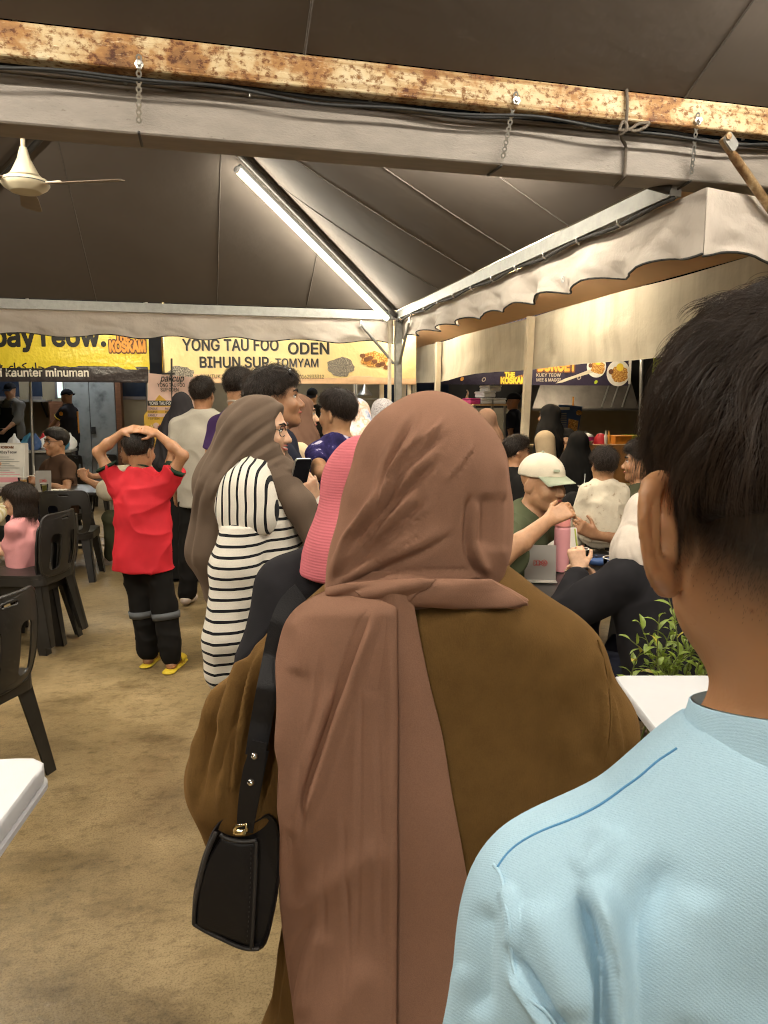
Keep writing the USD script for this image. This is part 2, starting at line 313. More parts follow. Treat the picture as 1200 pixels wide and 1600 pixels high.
# ------------------------------------------------------------------ materials
SPEC, _made = {}, {}
def M(name):
    if name not in _made: _made[name] = _build(name, *SPEC[name])
    return _made[name]
def mul(c, k): return tuple(min(1.0, x * k) for x in c)
def _build(name, kind, a):
    p = f'/World/Looks/{name}'; g = a.get
    N, Lk = {'tc': ('texture_coordinate', {})}, []
    if kind == 'emit':
        return usdkit.material(stage, p, {'e': ('emission', {'color': a['c'], 'strength': g('s', 1.0)})}, surface='e.emission')
    if kind == 'clear':
        return usdkit.material(stage, p, {'t': ('transparent_bsdf', {'color': g('c', (.95, .95, .95))}), 'g': ('glossy_bsdf', {'roughness': .06}), 'f': ('fresnel', {'IOR': 1.45}), 'm': ('mix_closure', {})},
                               [('f.fac', 'm.fac'), ('t.BSDF', 'm.closure1'), ('g.BSDF', 'm.closure2')], surface='m.closure')
    c = a['c']; v = g('var', .12)
    P = {'roughness': g('rough', .6), 'metallic': g('metal', 0.0), 'specular_ior_level': g('spec', .4)}
    if g('sheen'): P.update(sheen_weight=g('sheen'), sheen_roughness=.5, sheen_tint=mul(c, 2.2))
    if g('coat'): P.update(coat_weight=g('coat'), coat_roughness=.15)
    if g('sss'): P.update(subsurface_weight=g('sss'), subsurface_scale=.004, subsurface_radius=(1, .4, .2))
    N['b'] = ('principled_bsdf', P)
    vec = 'tc.object'
    if g('stretch'):
        N['mp'] = ('mapping', {'scale': g('stretch')}); Lk.append(('tc.object', 'mp.vector')); vec = 'mp.vector'
    N['n'] = ('noise_texture', {'scale': g('scale', 9.0), 'detail': 5.0, 'roughness': .6}); Lk.append((vec, 'n.vector'))
    ramp = g('ramp') or [(.25, mul(c, 1 - v)), (.5, c), (.75, mul(c, 1 + v))]
    N['r'] = ('rgb_ramp', {'ramp': ramp}); Lk.append(('n.fac', 'r.fac')); out = 'r.color'
    for i, (rs, sc, st, ra) in enumerate(g('layers', [])):     # more patchy layers: (blend, scale, stretch, ramp)
        N[f'lm{i}'] = ('mapping', {'scale': st, 'location': (3.1 * i, 1.7, .4)}); N[f'ln{i}'] = ('noise_texture', {'scale': sc, 'detail': 8.0, 'roughness': .65}); N[f'lr{i}'] = ('rgb_ramp', {'ramp': ra})
        N[f'lx{i}'] = ('mix_color', {'blend_type': rs, 'fac': 1.0})
        Lk += [('tc.object', f'lm{i}.vector'), (f'lm{i}.vector', f'ln{i}.vector'), (f'ln{i}.fac', f'lr{i}.fac'), (out, f'lx{i}.a'), (f'lr{i}.color', f'lx{i}.b')]; out = f'lx{i}.result'
    if g('stripe'):                                            # (axis bands, wavelength, dark colour, share)
        ax, wl, dc, sh = g('stripe'); N['sx'] = ('separate_xyz', {}); N['sn'] = ('noise_texture', {'scale': 5.0, 'detail': 2.0}); N['so'] = ('math', {'math_type': 'multiply_add', 'value2': .022}); N['sm'] = ('math', {'math_type': 'multiply', 'value2': 1 / wl}); N['sf'] = ('math', {'math_type': 'fraction'}); N['sl'] = ('math', {'math_type': 'less_than', 'value2': sh}); N['sc'] = ('mix_color', {'b': dc})
        Lk += [('tc.object', 'sx.vector'), ('tc.object', 'sn.vector'), ('sn.fac', 'so.value1'), (f'sx.{ax}', 'so.value3'), ('so.value', 'sm.value1'), ('sm.value', 'sf.value1'), ('sf.value', 'sl.value1'), ('sl.value', 'sc.fac'), (out, 'sc.a')]; out = 'sc.result'
    if g('attr'):                                              # a mesh's own colour factor, 0..1, between c and attr colour
        N['at'] = ('attribute', {'attribute': 'tone'}); N['ax'] = ('mix_color', {'b': g('attr')}); Lk += [('at.fac', 'ax.fac'), (out, 'ax.a')]; out = 'ax.result'
    Lk.append((out, 'b.base_color'))
    if g('rvar'):
        N['rr'] = ('map_range', {'to_min': P['roughness'] - g('rvar'), 'to_max': P['roughness'] + g('rvar')}); Lk += [('n.fac', 'rr.value'), ('rr.result', 'b.roughness')]
    bs, bd = g('bump', (0, 0)) or (0, 0)
    if bs:
        N['bn'] = ('noise_texture', {'scale': bs, 'detail': 4.0, 'roughness': .6}); N['bu'] = ('bump', {'distance': bd, 'strength': 1.0})
        bvec = vec
        if g('bstretch'): N['bmp'] = ('mapping', {'scale': g('bstretch')}); Lk.append(('tc.object', 'bmp.vector')); bvec = 'bmp.vector'
        Lk += [(bvec, 'bn.vector'), ('bn.fac', 'bu.height'), ('bu.normal', 'b.normal')]
        if g('rib'):
            rs, rd, ra = g('rib'); N['wv'] = ('wave_texture', {'scale': rs, 'bands_direction': ra, 'distortion': 1.0, 'detail': 1.0}); N['bu2'] = ('bump', {'distance': rd})
            Lk = [l for l in Lk if l != ('bu.normal', 'b.normal')] + [('tc.object', 'wv.vector'), ('wv.fac', 'bu2.height'), ('bu.normal', 'bu2.normal'), ('bu2.normal', 'b.normal')]
    surf = 'b.BSDF'
    if g('trans'):
        N['tr'] = ('translucent_bsdf', {'color': g('tcol', c)}); N['mx'] = ('mix_closure', {'fac': g('trans')}); Lk += [('b.BSDF', 'mx.closure1'), ('tr.BSDF', 'mx.closure2')]; surf = 'mx.closure'
    return usdkit.material(stage, p, N, Lk, surface=surf)
def mat(name, kind='p', **a): SPEC[name] = (kind, a); return name
def cloth(name, c, **a):
    d = dict(c=c, rough=.92, spec=.12, sheen=.12, var=.07, scale=14.0, bump=(420.0, .0006), layers=[('multiply', 600.0, (1, 1, 1), [(.35, (.88, .88, .88)), (.6, (1.04, 1.04, 1.04))])]); d.update(a); return mat(name, **d)

mat('concrete', c=(.30, .215, .105), rough=.4, spec=.45, rvar=.12, scale=.9, ramp=[(.32, (.16, .115, .054)), (.5, (.275, .20, .098)), (.66, (.44, .33, .175))], bump=(30.0, .0014),
    layers=[('multiply', 3.2, (1, 1.8, 1), [(.3, (.55, .52, .48)), (.48, (.95, .95, .95)), (.7, (1, 1, 1))]), ('multiply', 26.0, (1, 1.3, 1), [(.3, (.62, .6, .56)), (.5, (1, 1, 1)), (.75, (1, 1, 1))]), ('multiply', 150.0, (1, 1, 1), [(.32, (.58, .55, .5)), (.52, (1.08, 1.08, 1.08))])])
mat('canvas_grey', c=(.125, .104, .088), rough=.75, spec=.25, var=.08, scale=1.6, bump=(5.0, .004), trans=.08, layers=[('multiply', 30.0, (1, 1, 1), [(.22, (.5, .5, .5)), (.3, (1, 1, 1))])])
mat('canvas_pale', c=(.54, .475, .41), rough=.7, spec=.25, var=.12, scale=3.0, bump=(9.0, .012), trans=.15)
mat('canvas_cream', c=(.70, .65, .54), rough=.7, spec=.2, var=.1, scale=2.5, bump=(7.0, .012), trans=.3, layers=[('multiply', 2.2, (.2, 2.4, .15), [(.3, (.72, .7, .66)), (.55, (1, 1, 1))])])
mat('canvas_tan', c=(.70, .47, .28), rough=.8, var=.1, scale=2.0, bump=(7.0, .01), trans=.25)
mat('piping', c=(.03, .028, .025), rough=.7)
mat('seam', c=(.10, .085, .073), rough=.8, var=.2, scale=60.0)
mat('galvanised', c=(.33, .325, .30), rough=.5, metal=.55, var=.18, scale=16.0, rvar=.12, bump=(40.0, .0015))
mat('silver_paint', c=(.235, .205, .175), rough=.6, spec=.35, var=.14, scale=7.0, stretch=(1, 3, 3), bump=(60.0, .002), layers=[('multiply', 26.0, (1, 3, 3), [(.26, (.6, .55, .5)), (.36, (1, 1, 1))])])
mat('rusty_steel', c=(.42, .31, .16), rough=.7, spec=.35, rvar=.15, scale=5.0, stretch=(.8, 1, 1.1), ramp=[(.33, (.13, .058, .018)), (.45, (.28, .14, .045)), (.52, (.44, .33, .18)), (.7, (.52, .45, .31))],
    bump=(45.0, .004), layers=[('multiply', 42.0, (.9, 1.2, 1.2), [(.38, (.34, .19, .08)), (.5, (1, 1, 1))]), ('multiply', 7.0, (.12, 1, 5.5), [(.35, (.55, .40, .24)), (.5, (1, 1, 1))]), ('screen', 90.0, (.18, 1, 1.6), [(.62, (0, 0, 0)), (.68, (.30, .25, .17))])])
mat('rusty_brace', c=(.30, .20, .10), rough=.6, metal=.3, scale=14.0, ramp=[(.35, (.14, .07, .025)), (.55, (.33, .22, .11)), (.7, (.5, .42, .3))], bump=(90.0, .002))
mat('dark_steel', c=(.06, .055, .05), rough=.5, metal=.5, scale=20.0)
mat('bright_steel', c=(.6, .59, .56), rough=.3, metal=.9, var=.06)
mat('white_plastic', c=(.72, .72, .72), rough=.4, var=.03, spec=.5)
mat('housing', c=(.10, .10, .09), rough=.6)
mat('cable', c=(.02, .02, .02), rough=.6)
mat('rope', c=(.10, .08, .06), rough=.9, var=.3, scale=60.0)
mat('fan_ivory', c=(.62, .55, .40), rough=.45, var=.08)
mat('fan_blade', c=(.22, .17, .12), rough=.6)
mat('led', 'emit', c=(1, .93, .76), s=48.0); mat('led_mid', 'emit', c=(1, .92, .76), s=270.0); mat('led_banner', 'emit', c=(1, .88, .66), s=300.0); mat('led_near', 'emit', c=(1, .93, .80), s=230.0)
mat('led_warm', 'emit', c=(1, .85, .62), s=170.0)
mat('led_cool', 'emit', c=(.9, .96, 1.0), s=70.0)
mat('black_plastic', c=(.018, .016, .014), rough=.42, spec=.5, var=.3, scale=7.0, rvar=.12, bump=(160.0, .0006), layers=[('screen', 22.0, (1, 1, 1), [(.58, (0, 0, 0)), (.75, (.018, .016, .014))])])
mat('white_table', c=(.54, .54, .56), rough=.38, var=.02, spec=.45, scale=14.0, bump=(220.0, .0004))
mat('black_table', c=(.030, .027, .026), rough=.32, var=.2, spec=.5, bump=(120.0, .0005))
mat('acrylic_white', c=(.62, .57, .50), rough=.35, var=.04)
mat('print_red', c=(.45, .06, .05), rough=.5); mat('print_black', c=(.02, .019, .018), rough=.55); mat('print_white', c=(.8, .76, .68), rough=.5)
mat('print_orange', c=(.82, .35, .05), rough=.5); mat('print_yellow', c=(.86, .62, .06), rough=.5); mat('print_grey', c=(.22, .2, .2), rough=.5)
mat('banner_yellow', c=(.88, .70, .05), rough=.35, var=.06, scale=3.0, spec=.5, bump=(3.5, .03))
mat('banner_black', c=(.035, .028, .03), rough=.35, spec=.5, bump=(3.5, .03))
mat('banner_cream', c=(.86, .68, .34), rough=.4, var=.25, scale=.9, bump=(3.5, .02)); mat('banner_peach', c=(.78, .52, .32), rough=.4)
mat('banner_navy', c=(.035, .027, .05), rough=.4, bump=(3.5, .02)); mat('poster_pink', c=(.72, .50, .42), rough=.45, var=.05); mat('poster_yellow', c=(.75, .46, .05), rough=.45, var=.1)
mat('food', c=(.5, .25, .06), rough=.6, scale=40.0, ramp=[(.3, (.12, .09, .02)), (.48, (.5, .2, .04)), (.58, (.72, .45, .12)), (.7, (.85, .7, .35))]); mat('food_grey', c=(.2, .19, .16), rough=.6, scale=60.0, ramp=[(.35, (.05, .05, .045)), (.5, (.22, .2, .17)), (.65, (.5, .45, .38))])
mat('wall_beige', c=(.36, .30, .20), rough=.85, var=.2, scale=1.8, bump=(40.0, .003)); mat('wall_concrete', c=(.30, .27, .21), rough=.8, var=.3, scale=1.3, bump=(20.0, .004))
mat('wall_dark', c=(.025, .024, .024), rough=.8, var=.3, scale=3.0); mat('door_grey', c=(.22, .235, .23), rough=.5, scale=2.6, ramp=[(.3, (.09, .095, .095)), (.48, (.24, .255, .25)), (.7, (.30, .31, .3))], bump=(30.0, .002))
mat('window_blue', c=(.035, .05, .085), rough=.15, spec=.6, var=.4, scale=2.0); mat('wood_brown', c=(.17, .07, .03), rough=.6, var=.3, scale=8.0, stretch=(1, 1, 8)); mat('wood_light', c=(.5, .34, .17), rough=.6, var=.2, scale=6.0, stretch=(8, 1, 1))
mat('cloth_orange', c=(.55, .27, .09), rough=.8, var=.15); mat('tile_patterned', c=(.2, .2, .21), rough=.5, var=.6, scale=26.0); mat('blue_print', c=(.05, .10, .25), rough=.5)
mat('post_cream', c=(.66, .58, .44), rough=.6, var=.08)
mat('leaf', c=(.20, .27, .04), rough=.42, spec=.5, var=.45, scale=24.0, trans=.25, tcol=(.3, .4, .05)); mat('leaf_yellow', c=(.5, .42, .07), rough=.45, trans=.2); mat('stem', c=(.13, .15, .04), rough=.6); mat('leaf_dark', c=(.05, .07, .02), rough=.6, var=.4)
mat('pot_brown', c=(.10, .06, .04), rough=.7)
mat('plastic_pink', c=(.80, .36, .38), rough=.35, spec=.5, var=.03); mat('plastic_pink_lid', c=(.80, .30, .27), rough=.4, var=.03)
mat('red_cup', c=(.62, .03, .03), rough=.35); mat('drink_orange', c=(.70, .42, .13), rough=.3); mat('drink_tea', c=(.55, .36, .18), rough=.35, var=.2); mat('drink_green', c=(.22, .2, .03), rough=.3, var=.4, scale=60.0)
mat('clear_cup', 'clear'); mat('straw_green', c=(.08, .28, .10), rough=.4); mat('straw_white', c=(.75, .74, .68), rough=.4); mat('straw_lime', c=(.5, .6, .12), rough=.4)
mat('metal_tray', c=(.5, .48, .44), rough=.35, metal=.8); mat('plastic_lime', c=(.45, .55, .04), rough=.4); mat('plastic_red', c=(.55, .04, .05), rough=.4); mat('plastic_blue', c=(.07, .25, .4), rough=.4); mat('foam_white', c=(.8, .8, .82), rough=.6); mat('plastic_magenta', c=(.5, .05, .2), rough=.4)
mat('paper', c=(.75, .71, .63), rough=.7); mat('green_dark', c=(.04, .09, .05), rough=.6)
# bodies and clothes
for n_, c_ in dict(skin_tan=(.36, .185, .095), skin_mid=(.46, .255, .14), skin_light=(.60, .365, .235), skin_deep=(.27, .13, .062), skin_child=(.43, .235, .12)).items():
    mat(n_, c=c_, rough=.5, spec=.4, var=.07, scale=16.0, sss=.12, bump=(260.0, .0004), layers=[('multiply', 38.0, (1, 1, 1), [(.3, (.86, .80, .76)), (.62, (1.04, 1.04, 1.04))])])
mat('skin_boy', c=(.38, .19, .090), rough=.5, spec=.4, var=.09, scale=9.0, sss=.15, bump=(340.0, .0003), attr=(.035, .025, .02), layers=[('multiply', 90.0, (1, 1, 1), [(.25, (.8, .7, .65)), (.34, (1, 1, 1))])])
mat('lips', c=(.42, .13, .10), rough=.45); mat('eye_white', c=(.75, .72, .68), rough=.2, spec=.6); mat('iris', c=(.02, .012, .008), rough=.15, spec=.6); mat('brow', c=(.025, .018, .014), rough=.8); mat('teeth', c=(.8, .77, .7), rough=.3)
mat('hair', c=(.013, .010, .008), rough=.55, spec=.2, var=.4, scale=40.0, stretch=(1, 1, .15), bump=(90.0, .004), bstretch=(1, 1, .18)); mat('hair_brown', c=(.014, .009, .007), rough=.6, spec=.12, var=.35, scale=50.0, bump=(160.0, .003))
mat('hair_strand', c=(.034, .021, .0135), rough=.36, spec=.32, var=.5, scale=60.0)
mat('glasses_metal', c=(.05, .045, .04), rough=.3, metal=.8); mat('lens', 'clear')
cloth('hijab_brown', (.235, .125, .082), sheen=.25, var=.05, bump=(700.0, .0004)); cloth('olive_brown', (.122, .066, .020), sheen=.35, var=.12, scale=30.0, bump=(500.0, .0007), bstretch=(1, 1, .25))
cloth('shirt_blue', (.385, .565, .68), rib=(260.0, .00007, 'diagonal'), sheen=.08, var=.03, scale=5.0, layers=[('multiply', 900.0, (1, .3, 1.6), [(.35, (.92, .93, .95)), (.6, (1.02, 1.02, 1.02))])], bump=(900.0, .0004), bstretch=(1, .4, 2.0)); cloth('seam_blue', (.10, .28, .50), var=.05)
cloth('hijab_pink', (.47, .125, .145), sheen=.2, rib=(52.0, .0006, 'z')); cloth('cloth_black', (.012, .011, .010), sheen=.12, var=.2); cloth('cloth_black_soft', (.017, .016, .018), sheen=.15, var=.2)
cloth('hijab_taupe', (.125, .089, .064), sheen=.22, var=.05); cloth('stripe_white', (.70, .65, .56), sheen=.06, stripe=('z', .0365, (.012, .012, .014), .27)); cloth('stripe_white_x', (.70, .65, .56), sheen=.06, stripe=('y', .029, (.012, .012, .014), .27))
cloth('cloth_red', (.52, .018, .028), sheen=.12, var=.08, rough=.75, spec=.25); cloth('trim_green', (.015, .03, .018)); cloth('cloth_grey', (.42, .385, .32), var=.06); cloth('cloth_navy', (.020, .022, .035), sheen=.1); cloth('grey_band', (.11, .115, .12))
cloth('purple_print', (.05, .025, .19), scale=26.0, ramp=[(.3, (.014, .012, .042)), (.52, (.03, .024, .09)), (.58, (.06, .05, .16)), (.63, (.55, .5, .62))], stretch=(1, 1, .7)); cloth('hijab_charcoal', (.045, .041, .044), sheen=.2); cloth('purple_dark', (.06, .03, .10)); cloth('collar_pale', (.5, .42, .34))
cloth('hijab_floral', (.5, .36, .3), scale=11.0, ramp=[(.3, (.16, .11, .13)), (.42, (.36, .42, .55)), (.5, (.68, .6, .58)), (.58, (.6, .36, .24)), (.68, (.72, .64, .58)), (.78, (.2, .09, .06))]); cloth('hijab_lace', (.46, .42, .41), scale=120.0, ramp=[(.42, (.18, .165, .17)), (.5, (.5, .46, .45)), (.7, (.6, .56, .55))])
cloth('olive_dark', (.055, .055, .03)); cloth('hijab_mocha', (.13, .07, .045)); cloth('cloth_beige', (.5, .38, .24)); cloth('tee_brown', (.075, .042, .026)); cloth('tee_pink', (.62, .27, .27)); cloth('pants_magenta', (.42, .02, .14)); cloth('cloth_cream', (.6, .53, .40), var=.1); cloth('tee_green', (.075, .085, .045))
cloth('cap_cream', (.68, .60, .46), sheen=.05); cloth('cap_brim', (.36, .39, .28), sheen=.05); cloth('hijab_ivory', (.60, .52, .44), sheen=.15); cloth('toddler_print', (.66, .57, .43), scale=40.0, ramp=[(.3, (.4, .3, .2)), (.4, (.66, .57, .43)), (.75, (.7, .62, .48))]); cloth('cap_black', (.012, .012, .014)); cloth('worker_grey', (.16, .15, .13)); cloth('apron_black', (.012, .012, .012)); cloth('orange_black', (.02, .018, .02)); cloth('cloth_yellow', (.6, .5, .26), stripe=('x', .03, (.72, .66, .5), .5))
mat('leather_black', c=(.009, .008, .009), rough=.5, spec=.3, var=.2, bump=(420.0, .0007)); mat('leather_edge', c=(.03, .027, .026), rough=.5); mat('gold', c=(.75, .62, .36), rough=.22, metal=1.0); mat('stud_silver', c=(.75, .72, .66), rough=.15, metal=1.0)
mat('slipper_yellow', c=(.62, .45, .03), rough=.5); mat('shoe_pale', c=(.55, .45, .38), rough=.6); mat('phone_black', c=(.01, .01, .012), rough=.08, spec=.6); mat('phone_edge', c=(.6, .58, .54), rough=.25, metal=.9); mat('watch_black', c=(.015, .015, .016), rough=.35)
mat('led_pane', 'emit', c=(.75, .95, .9), s=1.6); mat('metal_dull', c=(.16, .14, .12), rough=.45, metal=.6, var=.3, scale=3.0)
cloth('hijab_mocha2', (.34, .20, .13))
mat('acrylic_grey', c=(.33, .31, .28), rough=.4, var=.04)
# ------------------------------------------------------------------ ground
g_ = 60.0
single('ground', sheet(np.array([[[-g_, -g_, 0], [g_, -g_, 0]], [[-g_, g_, 0], [g_, g_, 0]]], float).transpose(1, 0, 2), flip=True), 'concrete', kind='structure')

# ------------------------------------------------------------------ marquee tents
def roof_side(a, b, apex, seed, n=22, sag=.07):
    """One sloping side of a tent roof between two eave corners and the apex, sagging a little."""
    a, b, apex = map(np.asarray, (a, b, apex)); P = np.zeros((n, n, 3))
    for i, s in enumerate(np.linspace(0, .985, n)):
        l, r = a + (apex - a) * s, b + (apex - b) * s
        P[i] = l + (r - l) * np.linspace(0, 1, n)[:, None]
        P[i, :, 2] -= sag * math.sin(math.pi * s) * np.sin(np.pi * np.linspace(0, 1, n))
    w = np.sin(np.pi * np.linspace(0, 1, n)); P[:, :, 2] += (meshkit.fbm(P * 2.2, 3, seed) - .5) * .016 * (w[None] * np.sin(np.pi * np.linspace(0, 1, n))[:, None]) ** .5
    return P
def on_roof(P, u, v):
    n = P.shape[0] - 1; i, j = min(int(v * n), n - 1), min(int(u * n), n - 1); fi, fj = v * n - i, u * n - j
    return (P[i, j] * (1 - fi) + P[i + 1, j] * fi) * (1 - fj) + (P[i, j + 1] * (1 - fi) + P[i + 1, j + 1] * fi) * fj
def valance(p0, p1, drop, period, out, seed, curl=.05, mat_='canvas_pale', phase=0.0, drop2=None):
    """Hanging scalloped canvas from p0 to p1; returns the sheet and its piped lower edge."""
    drop2 = drop2 or drop; p0, p1, out = map(lambda q: np.asarray(q, float), (p0, p1, out)); L = np.linalg.norm(p1 - p0); n = max(int(L / .045), 4); m = 14
    P = np.zeros((m, n, 3)); t = np.linspace(0, 1, n)
    sc = .5 + .5 * np.sin(2 * np.pi * (t * L / period + phase) + .6 * np.sin(t * L * 2.1))
    tp = np.minimum(1, np.minimum(t, 1 - t) * L / .2)
    for k, v in enumerate(np.linspace(0, 1, m)):
        z = (drop + (drop2 - drop) * t) * (.86 + .14 * sc) * v
        w = np.sin(2 * np.pi * t * L / period * 1.0 + 1.3 + phase * 6) * curl * v ** 1.5 + (meshkit.fbm(np.stack([t * L * 3.2, np.full(n, v * 1.6), np.full(n, seed * 1.0)], 1), 4, seed) - .5) * .16 * v ** .7; w = w * tp
        P[k] = p0 + (p1 - p0) * t[:, None] + out * w[:, None] - UZ * z[:, None]
    return sheet(P, .004), tube(P[-1], .0065, 6)
def tent(label, x0, x1, y0, y1, eave, apex, sides):
    T = Thing('marquee_tent', label, 'tent', ((x0 + x1) / 2, (y0 + y1) / 2, 0))
    c = [np.array([x0, y0, eave]), np.array([x1, y0, eave]), np.array([x1, y1, eave]), np.array([x0, y1, eave])]; roofs = []
    for i in range(4):
        P = roof_side(c[i], c[(i + 1) % 4], apex, i + 3); roofs.append(P); T.part('roof_panel', sheet(P, .004), 'canvas_grey', True)
        for u in sides[i]:
            top = 2 * min(u, 1 - u) - .02
            q = np.array([on_roof(P, .5 + (u - .5) / max(1 - s, .02) * 1.0, s) for s in np.linspace(0.0, top, 12)]) - UZ * .006
            T.part('roof_seam', tube(q, .006, 5), 'seam', True)
        T.part('hip_rafter', tube([c[i] - UZ * .07, apex - UZ * .1], .024, 8), 'dark_steel', True)
    T.part('apex_cap', lathe([(0, -.16), (.09, -.12), (.1, .02), (0, .06)], 12, apex), 'dark_steel', True)
    return T, c, roofs
FX0, FX1, FY0, FY1 = -2.96, 2.24, 3.29, 8.38
far_apex = np.array([-.36, 5.83, 4.16])
far, fc, froof = tent('far grey marquee tent with scalloped valance and a lit tube under its roof', FX0, FX1, FY0, FY1, 2.66, far_apex, [[], [.2, .36, .52, .7], [.385, .2, .62, .8], []])
def beam(T, a, b, w, h, m, name='eave_beam', label=None): return T.part(name, bar(a, b, w, h), m, label=label)
beam(far, (FX0, FY1 + .03, 2.60), (FX1 + .03, FY1 + .03, 2.60), .06, .095, 'galvanised')
beam(far, (FX1 + .03, FY0, 2.605), (FX1 + .03, FY1 - .005, 2.605), .06, .085, 'galvanised'); beam(far, (FX0 - .03, FY0, 2.605), (FX0 - .03, FY1 - .005, 2.605), .06, .085, 'galvanised')
sil = far.part('eave_beam', bx(FX0 - .8, 3.2, 2.61, FX1 + .9, 3.37, 2.785, .006), 'silver_paint', label='wide silver painted beam hung under the rusty one')
far.part('beam_lip', bx(FX0 - .8, 3.185, 2.787, FX1 + .9, 3.36, 2.797), 'silver_paint', parent=sil)
for (x, y) in ((FX1 + .03, FY1 + .05), (FX0 - .03, FY1 + .05), (FX1 + .78, FY0 + .13), (FX0 - .03, FY0 + .13)):
    pl = far.part('pole', bx(x - .04, y - .04, 0, x + .04, y + .04, 2.55 if y > 5 else 2.608, .006), 'galvanised'); far.part('base_plate', bx(x - .1, y - .1, 0, x + .1, y + .1, .012), 'galvanised', parent=pl)
for a, b in (((FX1 - .42, FY1 + .02, 2.5), (FX1 - .02, FY1 + .05, 2.06)), ((FX1 + .03, FY1 - .42, 2.5), (FX1 + .03, FY1 - .02, 2.06)), (PY(1130, 312, 3.42), PY(1240, 446, 3.42)), ((FX0 - .03, FY1 - .42, 2.5), (FX0 - .03, FY1, 2.06))):
    br = far.part('knee_brace', tube([a, b], .017, 8), 'galvanised' if a[1] > 5 else 'dark_steel', True)
    far.part('bolt', lathe([(0, -.03), (.014, -.03), (.014, .03), (0, .03)], 8, a), 'bright_steel', parent=br)
far.part('strut', bx(FX1 - .09, FY1 + .03, .0, FX1 - .055, FY1 + .065, 2.55), 'post_cream')
vs, ve = valance((FX0, FY1 + .07, 2.555), (FX1 - .02, FY1 + .07, 2.555), .27, .72, (0, -1, 0), 5, .02); vp = far.part('valance', vs, 'canvas_pale', True); far.part('hem', ve, 'piping', True, parent=vp)
vs, ve = valance((FX1 + .075, FY1 + .05, 2.56), (FX1 + .075, 3.12, 2.56), .23, .56, (1, 0, 0), 8, .05, drop2=.30); vp = far.part('valance', vs, 'canvas_pale', True); far.part('hem', ve, 'piping', True, parent=vp)
vs, ve = valance((FX1 + .075, 3.12, 2.56), (3.5, 3.4, 2.56), .31, .6, (.3, -1, 0), 12, .03, phase=.35); vp = far.part('valance', vs, 'canvas_pale', True); far.part('hem', ve, 'piping', True, parent=vp)
far.part('eyelet', place(ext(Point(0, 0).buffer(.024).difference(Point(0, 0).buffer(.011)), .003), (FX1 + .03, 4.42, 2.36), (0, -1, 0), (0, 0, 1)), 'bright_steel')
vs, ve = valance((FX0 - .075, FY0, 2.56), (FX0 - .075, FY1, 2.56), .29, .6, (-1, 0, 0), 9, .04); vp = far.part('valance', vs, 'canvas_pale', True); far.part('hem', ve, 'piping', True, parent=vp)
for y in np.arange(3.75, 8.3, .45): far.part('hook', tube([(FX1 - .005, y, 2.562), (FX1 + .0, y, 2.54), (FX1 + .02, y, 2.525)], .007, 6), 'bright_steel', True)
far.part('rope_edge', tube([(FX1 + .02, y, 2.545 - .01 * math.sin(y * 7)) for y in np.linspace(FY0, FY1, 40)], .012, 6), 'piping', True)

NX0, NX1, NY0, NY1 = -3.2, 3.5, -3.6, 3.1; near_apex = np.array([.15, -.25, 4.75])
near, nc, nroof = tent('near grey marquee tent held by a rusty beam across the top', NX0, NX1, NY0, NY1, 2.93, near_apex, [[], [.3], [.455, .2, .75], [.5]])
rb = near.part('eave_beam', bx(NX0 - .2, 3.1, 2.805, NX1 + .2, 3.17, 2.925, .005), 'rusty_steel', label='rusty steel beam with flaking pale paint')
for (a, b) in (((NX0, NY0 - .03, 2.865), (NX1, NY0 - .03, 2.865)), ((NX0 - .03, NY0, 2.865), (NX0 - .03, NY1, 2.865)), ((NX1 + .03, NY0, 2.865), (NX1 + .03, NY1, 2.865))): beam(near, a, b, .06, .12, 'rusty_steel')
for (x, y) in ((NX1 + .1, NY1 + .12), (NX0 - .1, NY1 + .12), (NX1 + .03, NY0), (NX0 - .03, NY0)):
    pl = near.part('pole', bx(x - .045, y - .045, 0, x + .045, y + .045, 2.80, .006), 'galvanised'); near.part('base_plate', bx(x - .12, y - .12, 0, x + .12, y + .12, .012), 'galvanised', parent=pl)
for px, py in ((196, 125), (390, 146), (578, 162), (752, 180), (913, 195), (1067, 207), (1160, 214)):
    q = PY(px, py, 3.185); hk = near.part('hook', tube([q + (0, .0, .035), q + (0, -.004, .01), q + (0, -.006, -.016)], .0075, 6), 'bright_steel', True)
# two thin cables along the foot of the rusty beam
for k, (dz, ph) in enumerate(((-.012, .3), (-.028, 2.0))):
    xs = np.linspace(-1.6, 3.4, 90)
    single('cable', tube([(x, 3.15 - .03 * k + .008 * math.sin(3 * x), 2.80 + dz + .010 * math.sin(x * 4.1 + ph) + .006 * math.sin(x * 9.7)) for x in xs], .0065, 6), 'cable', ['black cable tucked along the foot of the rusty beam', 'lower black cable drooping below the rusty beam'][k], 'cable', smooth=True)
# brace from the rusty beam down to the pole beside the plants
a, b = PY(1128, 218, 3.07), PY(1246, 386, 3.2)
br = near.part('brace', tube([a, a + (b - a) * .1, a + (b - a) * .16, b], [.016, .017, .0215, .0215], 10), 'rusty_brace', True, 'rust spotted round steel brace')
near.part('flat_end', place(ext(rrect(.085, .05, .02), .012), a + (b - a) * .04 - (0, .03, 0), (b - a) / np.linalg.norm(b - a), np.cross((0, -1, 0), (b - a) / np.linalg.norm(b - a))), 'galvanised', parent=br)
near.part('bolt', place(lathe([(0, 0), (.016, 0), (.016, .014), (0, .016)], 6), a - (0, .035, 0), (1, 0, 0), (0, 0, 1), (0, -1, 0)), 'rusty_brace', parent=br)
